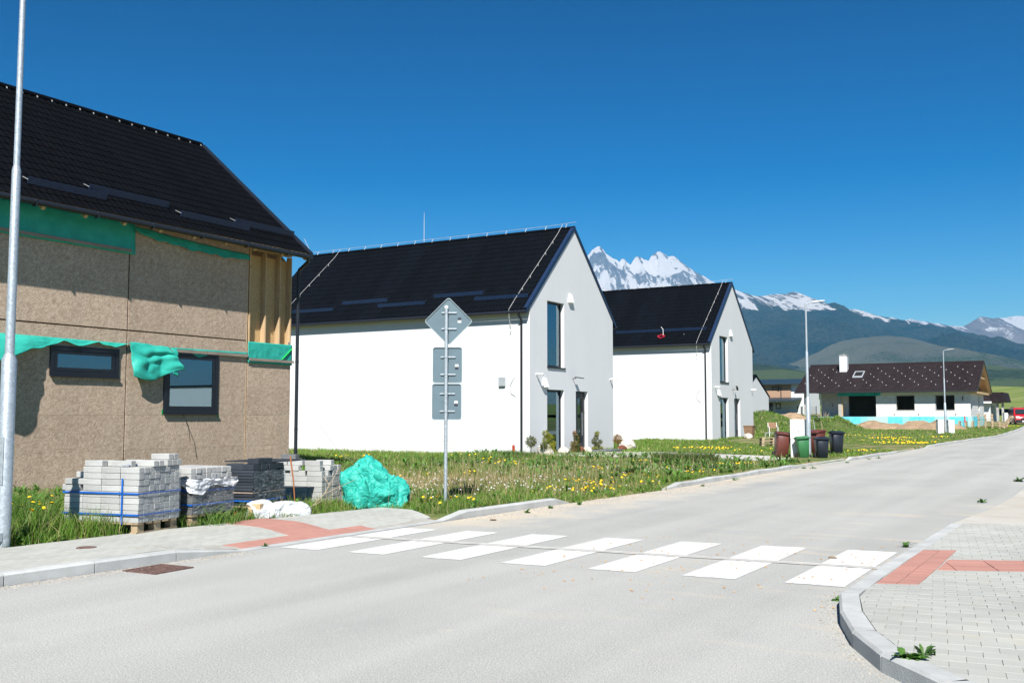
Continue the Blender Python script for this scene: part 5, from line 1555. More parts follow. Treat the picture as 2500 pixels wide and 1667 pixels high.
# ---------------------------------------------------------------- crumpled sheets
def crumple(name, mt, c, rx, ry, hgt, label, cat, seed, n=150, a1=.24, a2=.12, pts=None, rz=0.0, k1=15, k2=60):
    """pile of crumpled sheet: a dome broken into tilted facets with soft creases at two sizes"""
    rg = np.random.default_rng(seed)
    u = np.linspace(0, 2*np.pi, n); v = np.linspace(0.0, 1, n//2)
    U, V_ = np.meshgrid(u, v, indexing='ij')
    th = V_*np.pi*.5
    D = np.stack([np.cos(U)*np.sin(th), np.sin(U)*np.sin(th), np.cos(th)], -1)
    r = np.ones_like(U)
    Dw = D + .05*np.stack([fbm(D[..., 0]*3+seed, D[..., 1]*3+D[..., 2]*2, 2), fbm(D[..., 1]*3+9, D[..., 2]*3+D[..., 0], 2), 0*U], -1)
    for k, beta, am in ((k1, 60, a1), (k2, 320, a2)):
        P = rg.normal(size=(k, 3)); P[:, 2] = np.abs(P[:, 2])*.9; P /= np.linalg.norm(P, axis=1)[:, None]
        o = rg.uniform(-1, 1, k); tv = rg.normal(size=(k, 3))*1.9
        w = np.exp(beta*(Dw @ P.T - 1.0)); w /= w.sum(-1, keepdims=True)
        val = o + np.einsum('ijkc,kc->ijk', Dw[:, :, None, :]-P[None, None], tv)
        r = r + am*np.clip((w*val).sum(-1), -1.6, 1.6)
    r = r + .012*fbm(D[..., 0]*14+seed, D[..., 1]*14+D[..., 2]*9, 3)
    X, Y, Z = D[..., 0]*r*rx, D[..., 1]*r*ry, D[..., 2]*r*hgt
    if pts is not None: X, Y, Z = pts(X, Y, Z)
    Z = np.maximum(Z, .004)
    V2 = np.stack([X, Y, Z], -1); V2[-1] = V2[0]
    o = obj_np(name, V2, quads=grid_faces(n, n//2), mat=mt, smooth=True)
    o.data.set_sharp_from_angle(angle=R(24))
    o.location = c; o.rotation_euler = (0, 0, rz)
    return tag(o, label, cat)
def tarp_shape(X, Y, Z):
    # tall lump on the left, sloping to the right
    Z = Z*(.60+.40*sstep(.22, -.22, X+.12*fbm(Y*4, Z*3, 2)))
    return X, Y, .98*np.tanh(Z/.98) + .04*fbm(X*7, Y*7, 2)*(Z > .4)
crumple('tarpaulin_heap', M['green'], (-10.72, 13.42, .07), .60, .46, 1.05, 'crumpled heap of turquoise plastic sheeting at the end of the footway', 'tarpaulin', 5, n=200, pts=tarp_shape, rz=R(28), k1=20, k2=130, a1=.15, a2=.125)
crumple('white_tarpaulin', M['white_sheet'], (-10.82, 11.18, .09), .46, .17, .26, 'crumpled white plastic sheet lying at the edge of the footway', 'tarpaulin', 8, n=110, rz=R(68), k1=9, k2=34, a1=.17, a2=.07)
m = MB(); m.tube([(0, 0, 0), (.02, .01, .45), (.0, .02, .86)], [.009, .011, .013], 7); o = m.build('wooden_handle', make_wood('orange_stick', (.34, .13, .05), (.24, .085, .035))); o.location = (-11.22, 11.98, .10); o.rotation_euler = (R(3), R(-7), 0); tag(o, 'orange brown wooden handle leaning on the loose block pallet', 'tool handle')
o = MB().lathe([(.045, 0), (.055, .02), (.062, .09), (.055, .09), (.05, .03)], (0, 0, 0), 14).build('flower_pot', mat('terracotta', (.50, .10, .04), .7, .1)); o.location = (-10.98, 10.42, .12); o.rotation_euler = (R(30), R(15), 0); tag(o, 'small orange plastic pot in the weeds between pallets', 'pot')
o = MB().box(-.11, .11, -.06, .06, 0, .2).build('timber_offcut', M['timber'], bevel=.006); o.location = (-10.98, 10.86, .1); o.rotation_euler = (0, 0, R(20)); tag(o, 'short pale timber block beside the white sheet', 'timber')

# ---------------------------------------------------------------- road sign seen from behind
def galv(name, c):
    t = NT(name)
    cc = t.mix(t.ramp(t.voro(26, feature='F1', out='Color') if False else t.noise(24, 3, .5, dist=1.5), .35, .65), tuple(x*.78 for x in c), tuple(x*1.08 for x in c))
    return t.fin(cc, t.ramp(t.noise(30, 3), .3, .7, .38, .55), metal=.55, spec=.5)
M['galv'] = galv('galvanised_steel', (.46, .51, .54))
M['sign_back'] = mat('sign_back_grey', (.105, .155, .18), .45, .05, 3, spec=.4)
M['sign_rim'] = mat('sign_rim', (.30, .36, .38), .4, .05, metal=.3)
sx0, sy0 = -9.81, 14.14
sg = thing('road_sign', (sx0, sy0, .10), 'grey road sign pole with a diamond and two rectangular plates seen from behind', 'road sign', rz=YAW)
MB().tube([(0, 0, -.2), (.0, 0, 1.6), (-.0, 0, 3.36)], .03, 16).build('post', M['galv'], sg, local=True, auto=60)
MB().lathe([(.033, 0), (.033, .03), (.02, .045)], (-.0, 0, 3.36), 14).build('post_cap', M['plastic_white'], sg, local=True)
def rounded(w, h, r, n=5, diamond=False):
    P = []
    for cx_, cy_, a0 in ((w/2-r, h/2-r, 0), (-w/2+r, h/2-r, 90), (-w/2+r, -h/2+r, 180), (w/2-r, -h/2+r, 270)):
        for k in range(n+1):
            a = R(a0+90*k/n); P.append((cx_+r*math.cos(a), cy_+r*math.sin(a)))
    if diamond:
        c_, s_ = math.cos(R(45)), math.sin(R(45)); P = [(x*c_-y*s_, x*s_+y*c_) for x, y in P]
    return P
def plate(cx_, cz_, P, st):
    yb = .052
    m = MB(); m.prism([(cx_+p[0], cz_+p[1]) for p in P], 'y', yb, yb+.004); pl = m.build('plate', M['sign_back'], sg, local=True)
    n = len(P); V = []
    for sc, y in ((1.0, yb+.004), (1.0, yb-.018), (.965, yb-.018), (.955, yb-.001)):
        V += [(cx_+p[0]*sc, y, cz_+p[1]*sc) for p in P]
    F = [(r*n+i, r*n+(i+1) % n, (r+1)*n+(i+1) % n, (r+1)*n+i) for r in range(3) for i in range(n)]
    MB().add(V, F).build('rim', M['sign_rim'], pl, local=True)
    for s in st:
        MB().box(cx_+.0-.12, cx_+.14, yb-.022, yb-.002, cz_+s-.012, cz_+s+.012).build('bracket', M['galv'], pl, local=True)
        MB().lathe([(.036, -.014), (.036, .014)], (0, 0, cz_+s), 14).build('clamp', M['galv'], pl, local=True)
    return pl
d45 = rounded(.60, .60, .05, 5, True)
p1_ = plate(.035, 3.135, d45, (.15, -.13))
p2_ = plate(.02, 2.375, rounded(.51, .625, .04), (.14, -.16))
p3_ = plate(.01, 1.742, rounded(.51, .625, .04), (.14, -.16))
M['st_w'] = mat('sticker_white', (.6, .62, .6), .5, .05); M['st_k'] = mat('sticker_dark', (.03, .035, .05), .5, .05)
for pl, cx_, cz_, up_ in ((p1_, .035, 3.135, 1), (p2_, .02, 2.375, -1), (p3_, .01, 1.742, -1)):
    xs_ = cx_+.19 if up_ > 0 else cx_+.16
    MB().box(xs_-.03, xs_+.03, .0495, .0515, cz_+(.02 if up_ > 0 else -.075), cz_+(.065 if up_ > 0 else -.03)).build('sticker', M['st_k'], pl, local=True)
    MB().box(xs_-.03, xs_+.03, .0495, .0515, cz_+(-.025 if up_ > 0 else -.028), cz_+(.018 if up_ > 0 else .015)).build('sticker', M['st_w'], pl, local=True)

# ---------------------------------------------------------------- street lamps
def street_lamp(x, y, z, label, h1=2.22, h2=4.45, top=6.6, r0=.083, arm=1.0, ang=0.0):
    t = thing('street_lamp', (x, y, z), label, 'street lamp', group='galvanised street lamps along the footway')
    MB().tube([(0, 0, -.3), (0, 0, h1-.03), (0, 0, h1+.04)], [r0, r0, r0*.64], 20).build('lower_pole', M['galv'], t, local=True, auto=40)
    MB().tube([(0, 0, h1), (0, 0, h2-.02), (0, 0, h2+.03)], [r0*.62, r0*.60, r0*.46], 18).build('middle_pole', M['galv'], t, local=True, auto=40)
    MB().tube([(0, 0, h2), (0, 0, top)], [r0*.44, r0*.40], 16).build('upper_pole', M['galv'], t, local=True, auto=40)
    c_, s_ = math.cos(ang), math.sin(ang)
    a = MB().tube([(0, 0, top-.05), (0, 0, top+.02), (.1*c_, .1*s_, top+.08), (arm*.45*c_, arm*.45*s_, top+.11)], .026, 8).build('arm', M['galv'], t, local=True, auto=40)
    m = MB(); m.hexa([(arm*.35, -.09, top+.09), (arm*.98, -.07, top+.14), (arm*.98, .07, top+.14), (arm*.35, .09, top+.09), (arm*.38, -.06, top+.15), (arm*.95, -.05, top+.17), (arm*.95, .05, top+.17), (arm*.38, .06, top+.15)])
    o = m.build('lamp_head', M['meter_grey'], t, local=True, bevel=.01); o.rotation_euler = (0, 0, ang)
    g = MB().box(-.045, .045, -r0-.0035, -r0+.01, .75, 1.3).build('inspection_door', M['galv'], t, local=True, bevel=.004); g.rotation_euler = (0, 0, R(12))
    MB().cbox((.05, -r0*.9, .16), (.05, .05, .1)).build('earthing_clamp', M['galv'], t, local=True)
    MB().tube([(.05, -r0-.01, .12), (.06, -r0-.02, -.05)], .012, 6).build('earthing_wire', mat('yellow_green_wire', (.45, .42, .05), .5), t, local=True)
    return t
street_lamp(-10.98, 6.92, .06, 'grey stepped lamp post at the left edge standing close by the footway', top=6.9, ang=R(0))
l2 = street_lamp(-9.62, 37.35, .06, 'grey lamp post behind the wheelie bins and white cabinets', h1=2.2, h2=3.9, top=5.66, arm=.72, ang=R(18))
l3 = street_lamp(-10.12, 76.8, .3, 'grey lamp post far down the road before the soil heaps', h1=2.2, h2=3.9, top=5.9, arm=.75, ang=R(0))

# ---------------------------------------------------------------- wheelie bins
def wheelie_bin(x, y, c, label, w=.48, d=.54, h=.94, rz=0.0, tilt=0.0, tiltx=0.0):
    t = thing('wheelie_bin', (x, y, zgd(x, y)-.03), label, 'bin', group='wheelie bins by the driveway')
    t.rotation_euler = (tiltx, tilt, rz)
    mt = mat('bin_plastic', c, .42, .06, 4, spec=.4); wb, db = w*.80, d*.74
    m = MB(); m.hexa([(-wb/2, -db/2, .02), (wb/2, -db/2, .02), (wb/2, db/2, .06), (-wb/2, db/2, .06), (-w/2, -d/2, h*.9), (w/2, -d/2, h*.9), (w/2, d/2, h*.9), (-w/2, d/2, h*.9)])
    b = m.build('body', mt, t, local=True, bevel=.025, auto=50)
    m = MB(); m.box(-w/2-.02, w/2+.02, -d/2-.02, d/2+.02, h*.865, h*.9); m.build('rim', mt, b, local=True, bevel=.008)
    m = MB(); P = []
    n = 7
    for i in range(n+1):
        f = i/n; yy_ = -d/2-.04+f*(d+.09); zz = h*.9+.055*math.sin(f*math.pi*.92+.15)
        P += [(-w/2-.03, yy_, zz-.03), (-w/2+.03, yy_, zz+.02), (w/2-.03, yy_, zz+.02), (w/2+.03, yy_, zz-.03)]
    F = []
    for i in range(n):
        for k in range(3): F.append((4*i+k, 4*i+k+1, 4*i+4+k+1, 4*i+4+k))
    F += [(0, 1, 2, 3), (4*n+3, 4*n+2, 4*n+1, 4*n)]
    m.add(P, F); l_ = m.build('lid', mt, t, local=True, auto=40)
    MB().box(-w/2-.035, w/2+.035, -d/2-.05, -d/2-.03, h*.87, h*.93).build('lid_lip', mt, l_, local=True, bevel=.006)
    MB().tube([(-w*.38, d/2+.06, h*.93), (w*.38, d/2+.06, h*.93)], .014, 8).build('handle', mt, t, local=True)
    m = MB(); m.box(-w*.2, w*.2, -db/2-.055, -db/2-.04, h*.34, h*.35); m.build('embossing', mt, b, local=True) if False else None
    for s_ in (-1, 1): MB().tube([(s_*(wb/2+.01), db/2+.02, .1), (s_*(wb/2+.055), db/2+.02, .1)], .1, 16).build('wheel', M['tyre'], t, local=True, auto=40)
    return t
BR = (.115, .035, .026); GR = (.035, .15, .055); BK = (.012, .016, .024)
wheelie_bin(-10.62, 37.15, BR, 'brown wheelie bin leaning to one side, left of the white cabinets', .50, .55, .98, rz=YAW, tilt=R(7))
wheelie_bin(-9.62, 36.55, GR, 'green wheelie bin before the lamp post', .42, .46, .82, rz=YAW+R(2), tilt=R(-4))
wheelie_bin(-8.98, 36.62, BK, 'black wheelie bin directly beside the green bin', .42, .46, .79, rz=YAW)
wheelie_bin(-9.88, 39.6, BR, 'brown wheelie bin partly hidden behind the lamp post', .52, .6, 1.02, rz=YAW+R(-52), tilt=R(0), tiltx=R(5))
wheelie_bin(-9.22, 39.9, BK, 'black wheelie bin standing apart in the grass, right of the others', .44, .46, .98, rz=YAW+R(5), tilt=R(1))

# ---------------------------------------------------------------- cabinets
def cabinet(x, y, w, d, h, label, rz, z=None):
    t = thing('meter_cabinet', (x, y, (zgd(x, y) if z is None else z)-.03), label, 'cabinet', rz=rz, group='white meter cabinets')
    cm = M['cab']
    MB().box(-w/2, w/2, -d/2, d/2, 0, h*.5).build('base', cm, t, local=True, bevel=.008)
    b = MB().box(-w/2-.008, w/2+.008, -d/2-.008, d/2+.008, h*.502, h).build('housing', cm, t, local=True, bevel=.01)
    MB().box(-w/2+.02, w/2-.02, -d/2-.016, -d/2-.009, h*.53, h*.96).build('door', cm, t, local=True, bevel=.004)
    MB().cbox((w/2-.05, -d/2-.02, h*.72), (.02, .015, .06)).build('lock', M['plastic_black'], t, local=True)
    MB().box(-w/2-.02, w/2+.02, -d/2-.02, d/2+.02, h+.001, h+.03).build('cap', cm, t, local=True, bevel=.008)
M['cab'] = mat('white_polyester', (.70, .71, .69), .5, .05, 3)
cabinet(-10.02, 37.0, .34, .3, 1.38, 'white meter cabinet next to the brown leaning bin', YAW+R(-14))
cabinet(-9.86, 37.75, .34, .3, 1.38, 'second white meter cabinet just left of the lamp post', YAW+R(-14))
cabinet(-10.15, 74.3, .4, .35, .95, 'white meter cabinet beside the far lamp post', YAW)
cabinet(-9.4, 116, .5, .35, 1.1, 'white meter cabinet near the red van', YAW)
cabinet(-9.62, 75.4, .4, .35, .9, 'grey white cabinet just right of the far cabinet', YAW)

# ---------------------------------------------------------------- garden things by the white houses
M['wicker'] = (lambda t: (t.bump(t.math('SINE', t.math('MULTIPLY', t.sep()[2], 160.)), .6, .01), t.fin(t.mix(t.ramp(t.noise(30, 3, .6), .35, .65), (.20, .115, .065), (.30, .185, .115)), .7))[1])(NT('brown_wicker'))
t = thing('wicker_planter', (-19.0, 59.9, zgd(-19, 59.9)), 'tapered brown wicker planter by the door of the farther white house', 'planter')
MB().hexa([(-.20, -.20, 0), (.20, -.20, 0), (.20, .20, 0), (-.20, .20, 0), (-.29, -.29, .74), (.29, -.29, .74), (.29, .29, .74), (-.29, .29, .74)]).build('body', M['wicker'], t, local=True)
m = MB()
for a in ((-.31, .31, -.31, -.26), (-.31, .31, .26, .31), (-.31, -.26, -.26, .26), (.26, .31, -.26, .26)): m.box(*a, .741, .78)
m.build('rim', M['wicker'], t, local=True)
t = thing('garden_chair', (-18.6, 63.5, zgd(-18.6, 63.5)), 'garden chair with white frame and brown woven seat beside the wicker planter', 'chair', rz=R(25))
for sx_ in (-.27, .27):
    MB().tube([(sx_, -.28, 0), (sx_, -.26, .62), (sx_, .0, .66), (sx_, .26, .64)], .02, 8).build('arm_frame', M['plastic_white'], t, local=True)
    MB().tube([(sx_, .30, 0), (sx_, .24, .45), (sx_, .30, .92)], .02, 8).build('back_leg', M['plastic_white'], t, local=True)
MB().cbox((0, -.02, .43), (.52, .5, .03)).build('seat', M['wicker'], t, local=True)
MB().cbox((0, .28, .74), (.52, .025, .38), Matrix.Rotation(-.12, 3, 'X')).build('backrest', M['wicker'], t, local=True)
t = thing('garden_table', (-18.3, 62.3, zgd(-18.3, 62.3)), 'low grey garden table between planter and garden chair', 'table')
MB().cbox((0, 0, .30), (.8, .6, .03)).build('table_top', M['meter_grey'], t, local=True)
for sx_ in (-.36, .36):
    for sy_ in (-.26, .26): MB().cbox((sx_, sy_, .142), (.04, .04, .285)).build('leg', M['meter_grey'], t, local=True)
t = thing('door_step', (-18.95, 39.2, -.02), 'dark grey stone step at the door of the nearer white house', 'step')
MB().box(-.75, .55, -.85, .95, 0, .17).build('tread', mat('granite_step', (.13, .14, .15), .6, .2, 20), t, local=True, bevel=.012)
M['boulder'] = mat('pale_boulder', (.52, .48, .42), .9, .15, 4, .6, 12); M['redrock'] = mat('red_brown_rock', (.16, .055, .035), .85, .2, 8, .6, 14)
def boulder(x, y, r, h, mt, label, seed):
    bm = bmesh.new(); bmesh.ops.create_icosphere(bm, subdivisions=3, radius=1)
    for v in bm.verts:
        k = 1+.28*float(fbm(v.co.x*1.3+seed, v.co.y*1.3+v.co.z*1.7, 3))+.1*float(fbm(v.co.x*4+seed, v.co.z*4+v.co.y*3, 2))
        v.co = Vector((v.co.x*r*k, v.co.y*r*.8*k, v.co.z*h*.6*k+h*.35))
    me = bpy.data.meshes.new('boulder'); bm.to_mesh(me); bm.free(); me.materials.append(mt)
    me.polygons.foreach_set('use_smooth', [True]*len(me.polygons)); me.set_sharp_from_angle(angle=R(25))
    o = bpy.data.objects.new('boulder', me); col.objects.link(o); o.location = (x, y, zgd(x, y)); tag(o, label, 'stone')
boulder(-19.3, 34.75, .34, .52, M['boulder'], 'white boulder at the corner downpipe of the nearer white house', 1)
boulder(-19.15, 36.0, .26, .34, M['boulder'], 'pale stone left of the yellow cloud-pruned shrub', 2)
boulder(-19.1, 38.0, .24, .30, M['boulder'], 'pale stone between the two spiral shrubs', 3)
boulder(-19.3, 42.6, .40, .50, M['boulder'], 'pale pointed stone below the brown ball shrub', 4)
boulder(-19.15, 37.5, .20, .32, M['redrock'], 'red brown rock below the tall lower window', 5)
boulder(-19.0, 41.3, .22, .26, M['redrock'], 'red brown rock right of the door step', 6)
boulder(-18.9, 59.3, .28, .34, M['boulder'], 'pale stone at the foot of the wicker planter', 7)
o = MB().lathe([(.05, 0), (.055, .36), (.03, .40)], (0, 0, 0), 12).build('garden_lantern', mat('orange_lantern', (.42, .06, .02), .4, .25, 12)); o.location = (-20.45, 34.2, .05); tag(o, 'small red orange lantern beside the corner downpipe', 'lantern')
o = MB().lathe([(.09, 0), (.09, .10), (.11, .10), (.11, .15), (.0, .16)], (0, 0, 0), 14).build('drain_cap', M['plastic_black']); o.location = (-9.35, 26.2, .08); tag(o, 'black plastic drain cap in the grass near the kerb', 'drain cap')

# ---------------------------------------------------------------- ironwork in the road
M['rust'] = mat('rusty_iron', (.15, .09, .075), .75, .25, 18, .5, 60)
t = thing('storm_drain', (-8.6, 7.15, 0), 'rusty storm drain grate by the left kerb', 'drain grate', rz=R(3))
MB().box(-.22, .22, -.24, .24, -.03, .0035).build('pit', M['dark'], t, local=True)
m = MB(); m.box(-.24, .24, -.26, -.22, -.02, .012); m.box(-.24, .24, .22, .26, -.02, .012); m.box(-.24, -.2, -.22, .22, -.02, .012); m.box(.2, .24, -.22, .22, -.02, .012); m.build('frame', M['rust'], t, local=True)
for k in range(7): MB().box(-.2, .2, -.205+k*.062, -.205+k*.062+.026, -.015, .010).build('bar', M['rust'], t, local=True)
t = thing('valve_cover', (-10.06, 7.35, .104), 'small round rusty valve cover in the left footway', 'cover')
MB().lathe([(.11, -.02), (.11, .006), (.095, .010), (.02, .010)], (0, 0, 0), 22).build('lid', M['rust'], t, local=True)
# ---------------------------------------------------------------- vegetation
def leaf_mat(name, rough=.55, trans=.35, attr='tint'):
    t = NT(name)
    c = t.attr(attr)
    t.fin(c, rough, spec=.25)
    tr = t.n('ShaderNodeBsdfTranslucent'); t.l(t.mix(1.0, c, (1.15, 1.2, .7), 'MULTIPLY'), tr.inputs['Color'])
    mx = t.n('ShaderNodeMixShader'); mx.inputs[0].default_value = trans
    t.l(t.b.outputs[0], mx.inputs[1]); t.l(tr.outputs[0], mx.inputs[2]); t.l(mx.outputs[0], t.out.inputs['Surface'])
    return t.m
M['blade'] = leaf_mat('grass_blades')
M['leaf'] = leaf_mat('weed_leaves', .45, .3)

def in_poly(x, y, poly):
    r = np.ones(len(x), bool)
    for a, b, c in halfplanes(poly): r &= (a*x+b*y <= c)
    return r
DR1 = [(-8.2, 30.6), (-8.0, 37.0), (-10.5, 37.5), (-16.4, 39.7), (-19.3, 38.5), (-19.3, 34.5), (-14.5, 33.7), (-9.3, 31.8)]
def on_lawn(x, y):
    ok = (x < XL(y)-.16+.22*((y > 16.3) & (y < 20.6))) & ~((y < 13.1) & (x > np.interp(y, [-3, 4, 9, 13.05, 13.1], [-11.12, -10.97, -10.82, -10.37, -9.0])))
    ok &= ~((y > 12.5) & (y < 13.05) & (x > -9.75))
    for d in ([(-8.1, 30.7), (-8.1, 37.0), (-10.5, 37.45), (-19.4, 38.6), (-19.4, 34.5), (-14.5, 33.75), (-9.3, 31.85)], [(-13.2, 38.4), (-10.5, 37.4), (-19.4, 38.6), (-16.4, 39.6)]):
        ok &= ~in_poly(x, y, d if sum((d[i][0]*d[(i+1) % len(d)][1]-d[(i+1) % len(d)][0]*d[i][1]) for i in range(len(d))) > 0 else d[::-1])
    ok &= ~((y > 45.0) & (y < 51.9) & (x > -10.9)) & ~((x < -10.9) & (x > -19.3) & (np.abs((y-49.7)-(-x-10.9)*.98) < 2.7))
    ok &= ~((x < -19.88) & (x > -36) & (y > 34.5) & (y < 42.4)) & ~((x < -19.88) & (x > -36) & (y > 55.75) & (y < 63.6)) & ~((x < -19.88) & (y < 21.0))
    for sx_, sy_, L_, W_ in ((-10.7, 8.5, 1.05, .85), (-10.84, 9.55, .85, .82), (-11.12, 10.95, .85, .86), (-11.45, 12.86, .95, .7)):
        ok &= ~((x < sx_) & (x > sx_-L_) & (y > sy_) & (y < sy_+W_))
    ok &= ~((y > 96.5) & (x < -10.5)) & ~((y > 107) & (y < 118.5))
    return ok
def bare(x, y):
    r = np.hypot((x+14.2)*.42, (y-20.3)*.62) + 1.0*fbm(x*.8, y*.8, 3)
    r2 = np.hypot((x+12.4)*.55, (y-17.9)*.8) + 1.0*fbm(x*.9+4, y*.9, 3)
    return np.maximum(sstep(1.35, .75, r), .85*sstep(1.2, .6, r2))
def frustum(x, y, mar=.62):
    f = -x*math.sin(YAW)+y*math.cos(YAW); r = x*math.cos(YAW)+y*math.sin(YAW)
    return (f > 3) & (np.abs(r) < mar*f+1)

def blades(x, y, z, h, w, lean, colr, seg=2):
    """grass blades as numpy mesh: 5 verts, a quad and a tip triangle"""
    n = len(x); a = rng.uniform(0, 2*np.pi, n)
    dx, dy = np.cos(a), np.sin(a); b = rng.uniform(0, 2*np.pi, n)
    lx, ly = np.cos(b)*lean*h, np.sin(b)*lean*h
    base = np.stack([x, y, z], -1)
    side = np.stack([dx*w/2, dy*w/2, 0*x], -1)
    mid = base + np.stack([lx*.35, ly*.35, h*.55], -1)
    tip = base + np.stack([lx, ly, h*(1-.25*lean)], -1)
    V = np.stack([base-side, base+side, mid-side*.75, mid+side*.75, tip], 1).reshape(-1, 3)
    o5 = np.arange(n)[:, None]*5
    Q = o5 + np.array([[0, 1, 3, 2]]); T = o5 + np.array([[2, 3, 4]])
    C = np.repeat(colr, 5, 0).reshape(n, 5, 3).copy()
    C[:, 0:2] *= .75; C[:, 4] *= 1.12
    return V, Q, T, C.reshape(-1, 3)
def grass_colour(x, y, n):
    k = fbm(x*.35+3, y*.35, 3); k2 = fbm(x*1.7, y*1.7+9, 2)
    fresh = np.array([.165, .300, .040]); dark = np.array([.075, .160, .026]); dry = np.array([.44, .37, .19]); olive = np.array([.23, .25, .075])
    t = np.clip(.5+.9*k+.35*rng.normal(size=n), 0, 1)[:, None]
    c = dark*(1-t)+fresh*t
    t2 = (rng.random(n) < .14)[:, None]; c = np.where(t2, olive*rng.uniform(.8, 1.2, (n, 1)), c)
    pd = np.clip(.06+.75*k2*(k2 > .12)+.30*sstep(4.5, 1.5, np.hypot(x+12.5, y-19)), 0, .6)
    c = np.where((rng.random(n) < pd)[:, None], dry*rng.uniform(.7, 1.15, (n, 1)), c)
    return c*rng.uniform(.85, 1.15, (n, 1))
def tall(x, y):
    """height factor of the sward"""
    h = .15 + .05*fbm(x*.5, y*.5, 3)
    h = h + .26*np.exp(-(((x+12.6)/1.9)**2+((y-7.9)/1.9)**2)) + .10*np.exp(-((x+11.0)/.6)**2)*sstep(13.5, 12, y)
    h = h + .12*np.exp(-(((x+20.3)/1.6)**2))*sstep(23, 27, y)*sstep(34.5, 33, y)
    h = h + .09*np.clip(fbm(x*.9+5, y*.9, 3), 0, 1)
    h = h*(1-.5*sstep(23, 27, y)*sstep(-19, -16, x))
    h = np.where((y > 37) & (y < 46) & (x > -19), .13+.03*fbm(x, y, 2), h)
    return np.clip(h, .07, .6)
def sward(name, box, density, wid, label, hs=1.0, seed=1):
    x0, x1, y0, y1 = box
    n = int((x1-x0)*(y1-y0)*density)
    x = rng.uniform(x0, x1, n); y = rng.uniform(y0, y1, n)
    k = on_lawn(x, y) & frustum(x, y)
    x, y = x[k], y[k]
    keep = rng.random(len(x)) > bare(x, y)*.93
    x, y = x[keep], y[keep]
    # tufts
    tx = fbm(x*2.6, y*2.6, 2); keep = rng.random(len(x)) < np.clip(.55+1.3*tx, .08, 1)
    x, y = x[keep], y[keep]; n = len(x)
    z = ground_z(x, y)-.015
    h = tall(x, y)*hs*rng.uniform(.45, 1.25, n)
    w = wid*rng.uniform(.6, 1.4, n)
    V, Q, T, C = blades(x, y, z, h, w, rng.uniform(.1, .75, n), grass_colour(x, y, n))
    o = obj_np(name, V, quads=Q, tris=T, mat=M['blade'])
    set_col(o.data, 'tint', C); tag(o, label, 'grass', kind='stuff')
    return n
ng = 0
ng += sward('meadow_grass', (-17.5, -8.5, 5, 15), 2100, .0085, 'long roadside grass round the block pallets')
ng += sward('meadow_grass', (-24, -8.0, 15, 24), 900, .012, 'weedy grass between the road sign and the houses')
ng += sward('meadow_grass', (-36, -7.8, 24, 38), 360, .017, 'grass in front of the nearer white house')
ng += sward('meadow_grass', (-24, -7.3, 38, 60), 330, .026, 'grass in front of the farther white house')
ng += sward('meadow_grass', (-30, -5.8, 60, 107), 85, .05, 'rough grass on the plot of the block bungalow', 1.15)
# dry seed stalks standing above the sward
def stalks():
    n = 5200; x = np.concatenate([rng.uniform(-19, -8.6, n//2), rng.normal(-12.2, 2.0, n//2)]); y = np.concatenate([rng.uniform(5, 34, n//2), rng.normal(18.5, 3.5, n//2)])
    k = on_lawn(x, y) & frustum(x, y); x, y = x[k], y[k]; n = len(x)
    c = np.array([.42, .34, .19])*rng.uniform(.6, 1.15, (n, 1)); c = np.where((rng.random(n) < .3)[:, None], np.array([.14, .17, .06]), c)
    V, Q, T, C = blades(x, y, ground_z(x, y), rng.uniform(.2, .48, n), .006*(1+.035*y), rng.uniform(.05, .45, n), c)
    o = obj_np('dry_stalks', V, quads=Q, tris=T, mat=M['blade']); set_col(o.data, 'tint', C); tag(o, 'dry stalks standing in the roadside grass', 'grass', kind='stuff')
stalks()
# tufts growing out of the earth mounds
def mound_grass():
    Vs = []; Qs = []; Ts = []; Cs = []; off = 0
    for cx_, cy_, rx, ry, hg in ((-24.6, 80.5, 3.4, 4.3, .85), (-19.6, 84, 2.4, 2.8, .95)):
        n = 6000; u = rng.uniform(-1, 1, n); v = rng.uniform(-1, 1, n); k = u*u+v*v < 1; u, v = u[k], v[k]
        seed = 11.2 if cx_ < -22 else 8.3
        hz_ = np.clip(1-np.sqrt(u*u+v*v)**1.7, -.15, 1)*(1+.54*fbm(u*1.8+seed, v*1.8, 4))
        x = cx_+u*rx*(1+.1*fbm(v*2+seed, u, 2)); y = cy_+v*ry; z = ground_z(x, y)-.1+hg*hz_
        keep = rng.random(len(x)) < np.clip(.6+1.1*fbm(u*2+seed, v*2, 3)+(.4 if cx_ < -22 else 0), 0, 1); x, y, z = x[keep], y[keep], z[keep]
        n = len(x); V, Q, T, C = blades(x, y, z, .28*rng.uniform(.5, 1.3, n), .05*rng.uniform(.6, 1.4, n), rng.uniform(.2, .9, n), grass_colour(x, y, n))
        Vs.append(V); Qs.append(Q+off); Ts.append(T+off); Cs.append(C); off += len(V)
    o = obj_np('mound_grass', np.concatenate(Vs), quads=np.concatenate(Qs), tris=np.concatenate(Ts), mat=M['blade'])
    set_col(o.data, 'tint', np.concatenate(Cs)); tag(o, 'grass growing over the soil mounds behind the bins', 'grass', kind='stuff')
mound_grass()

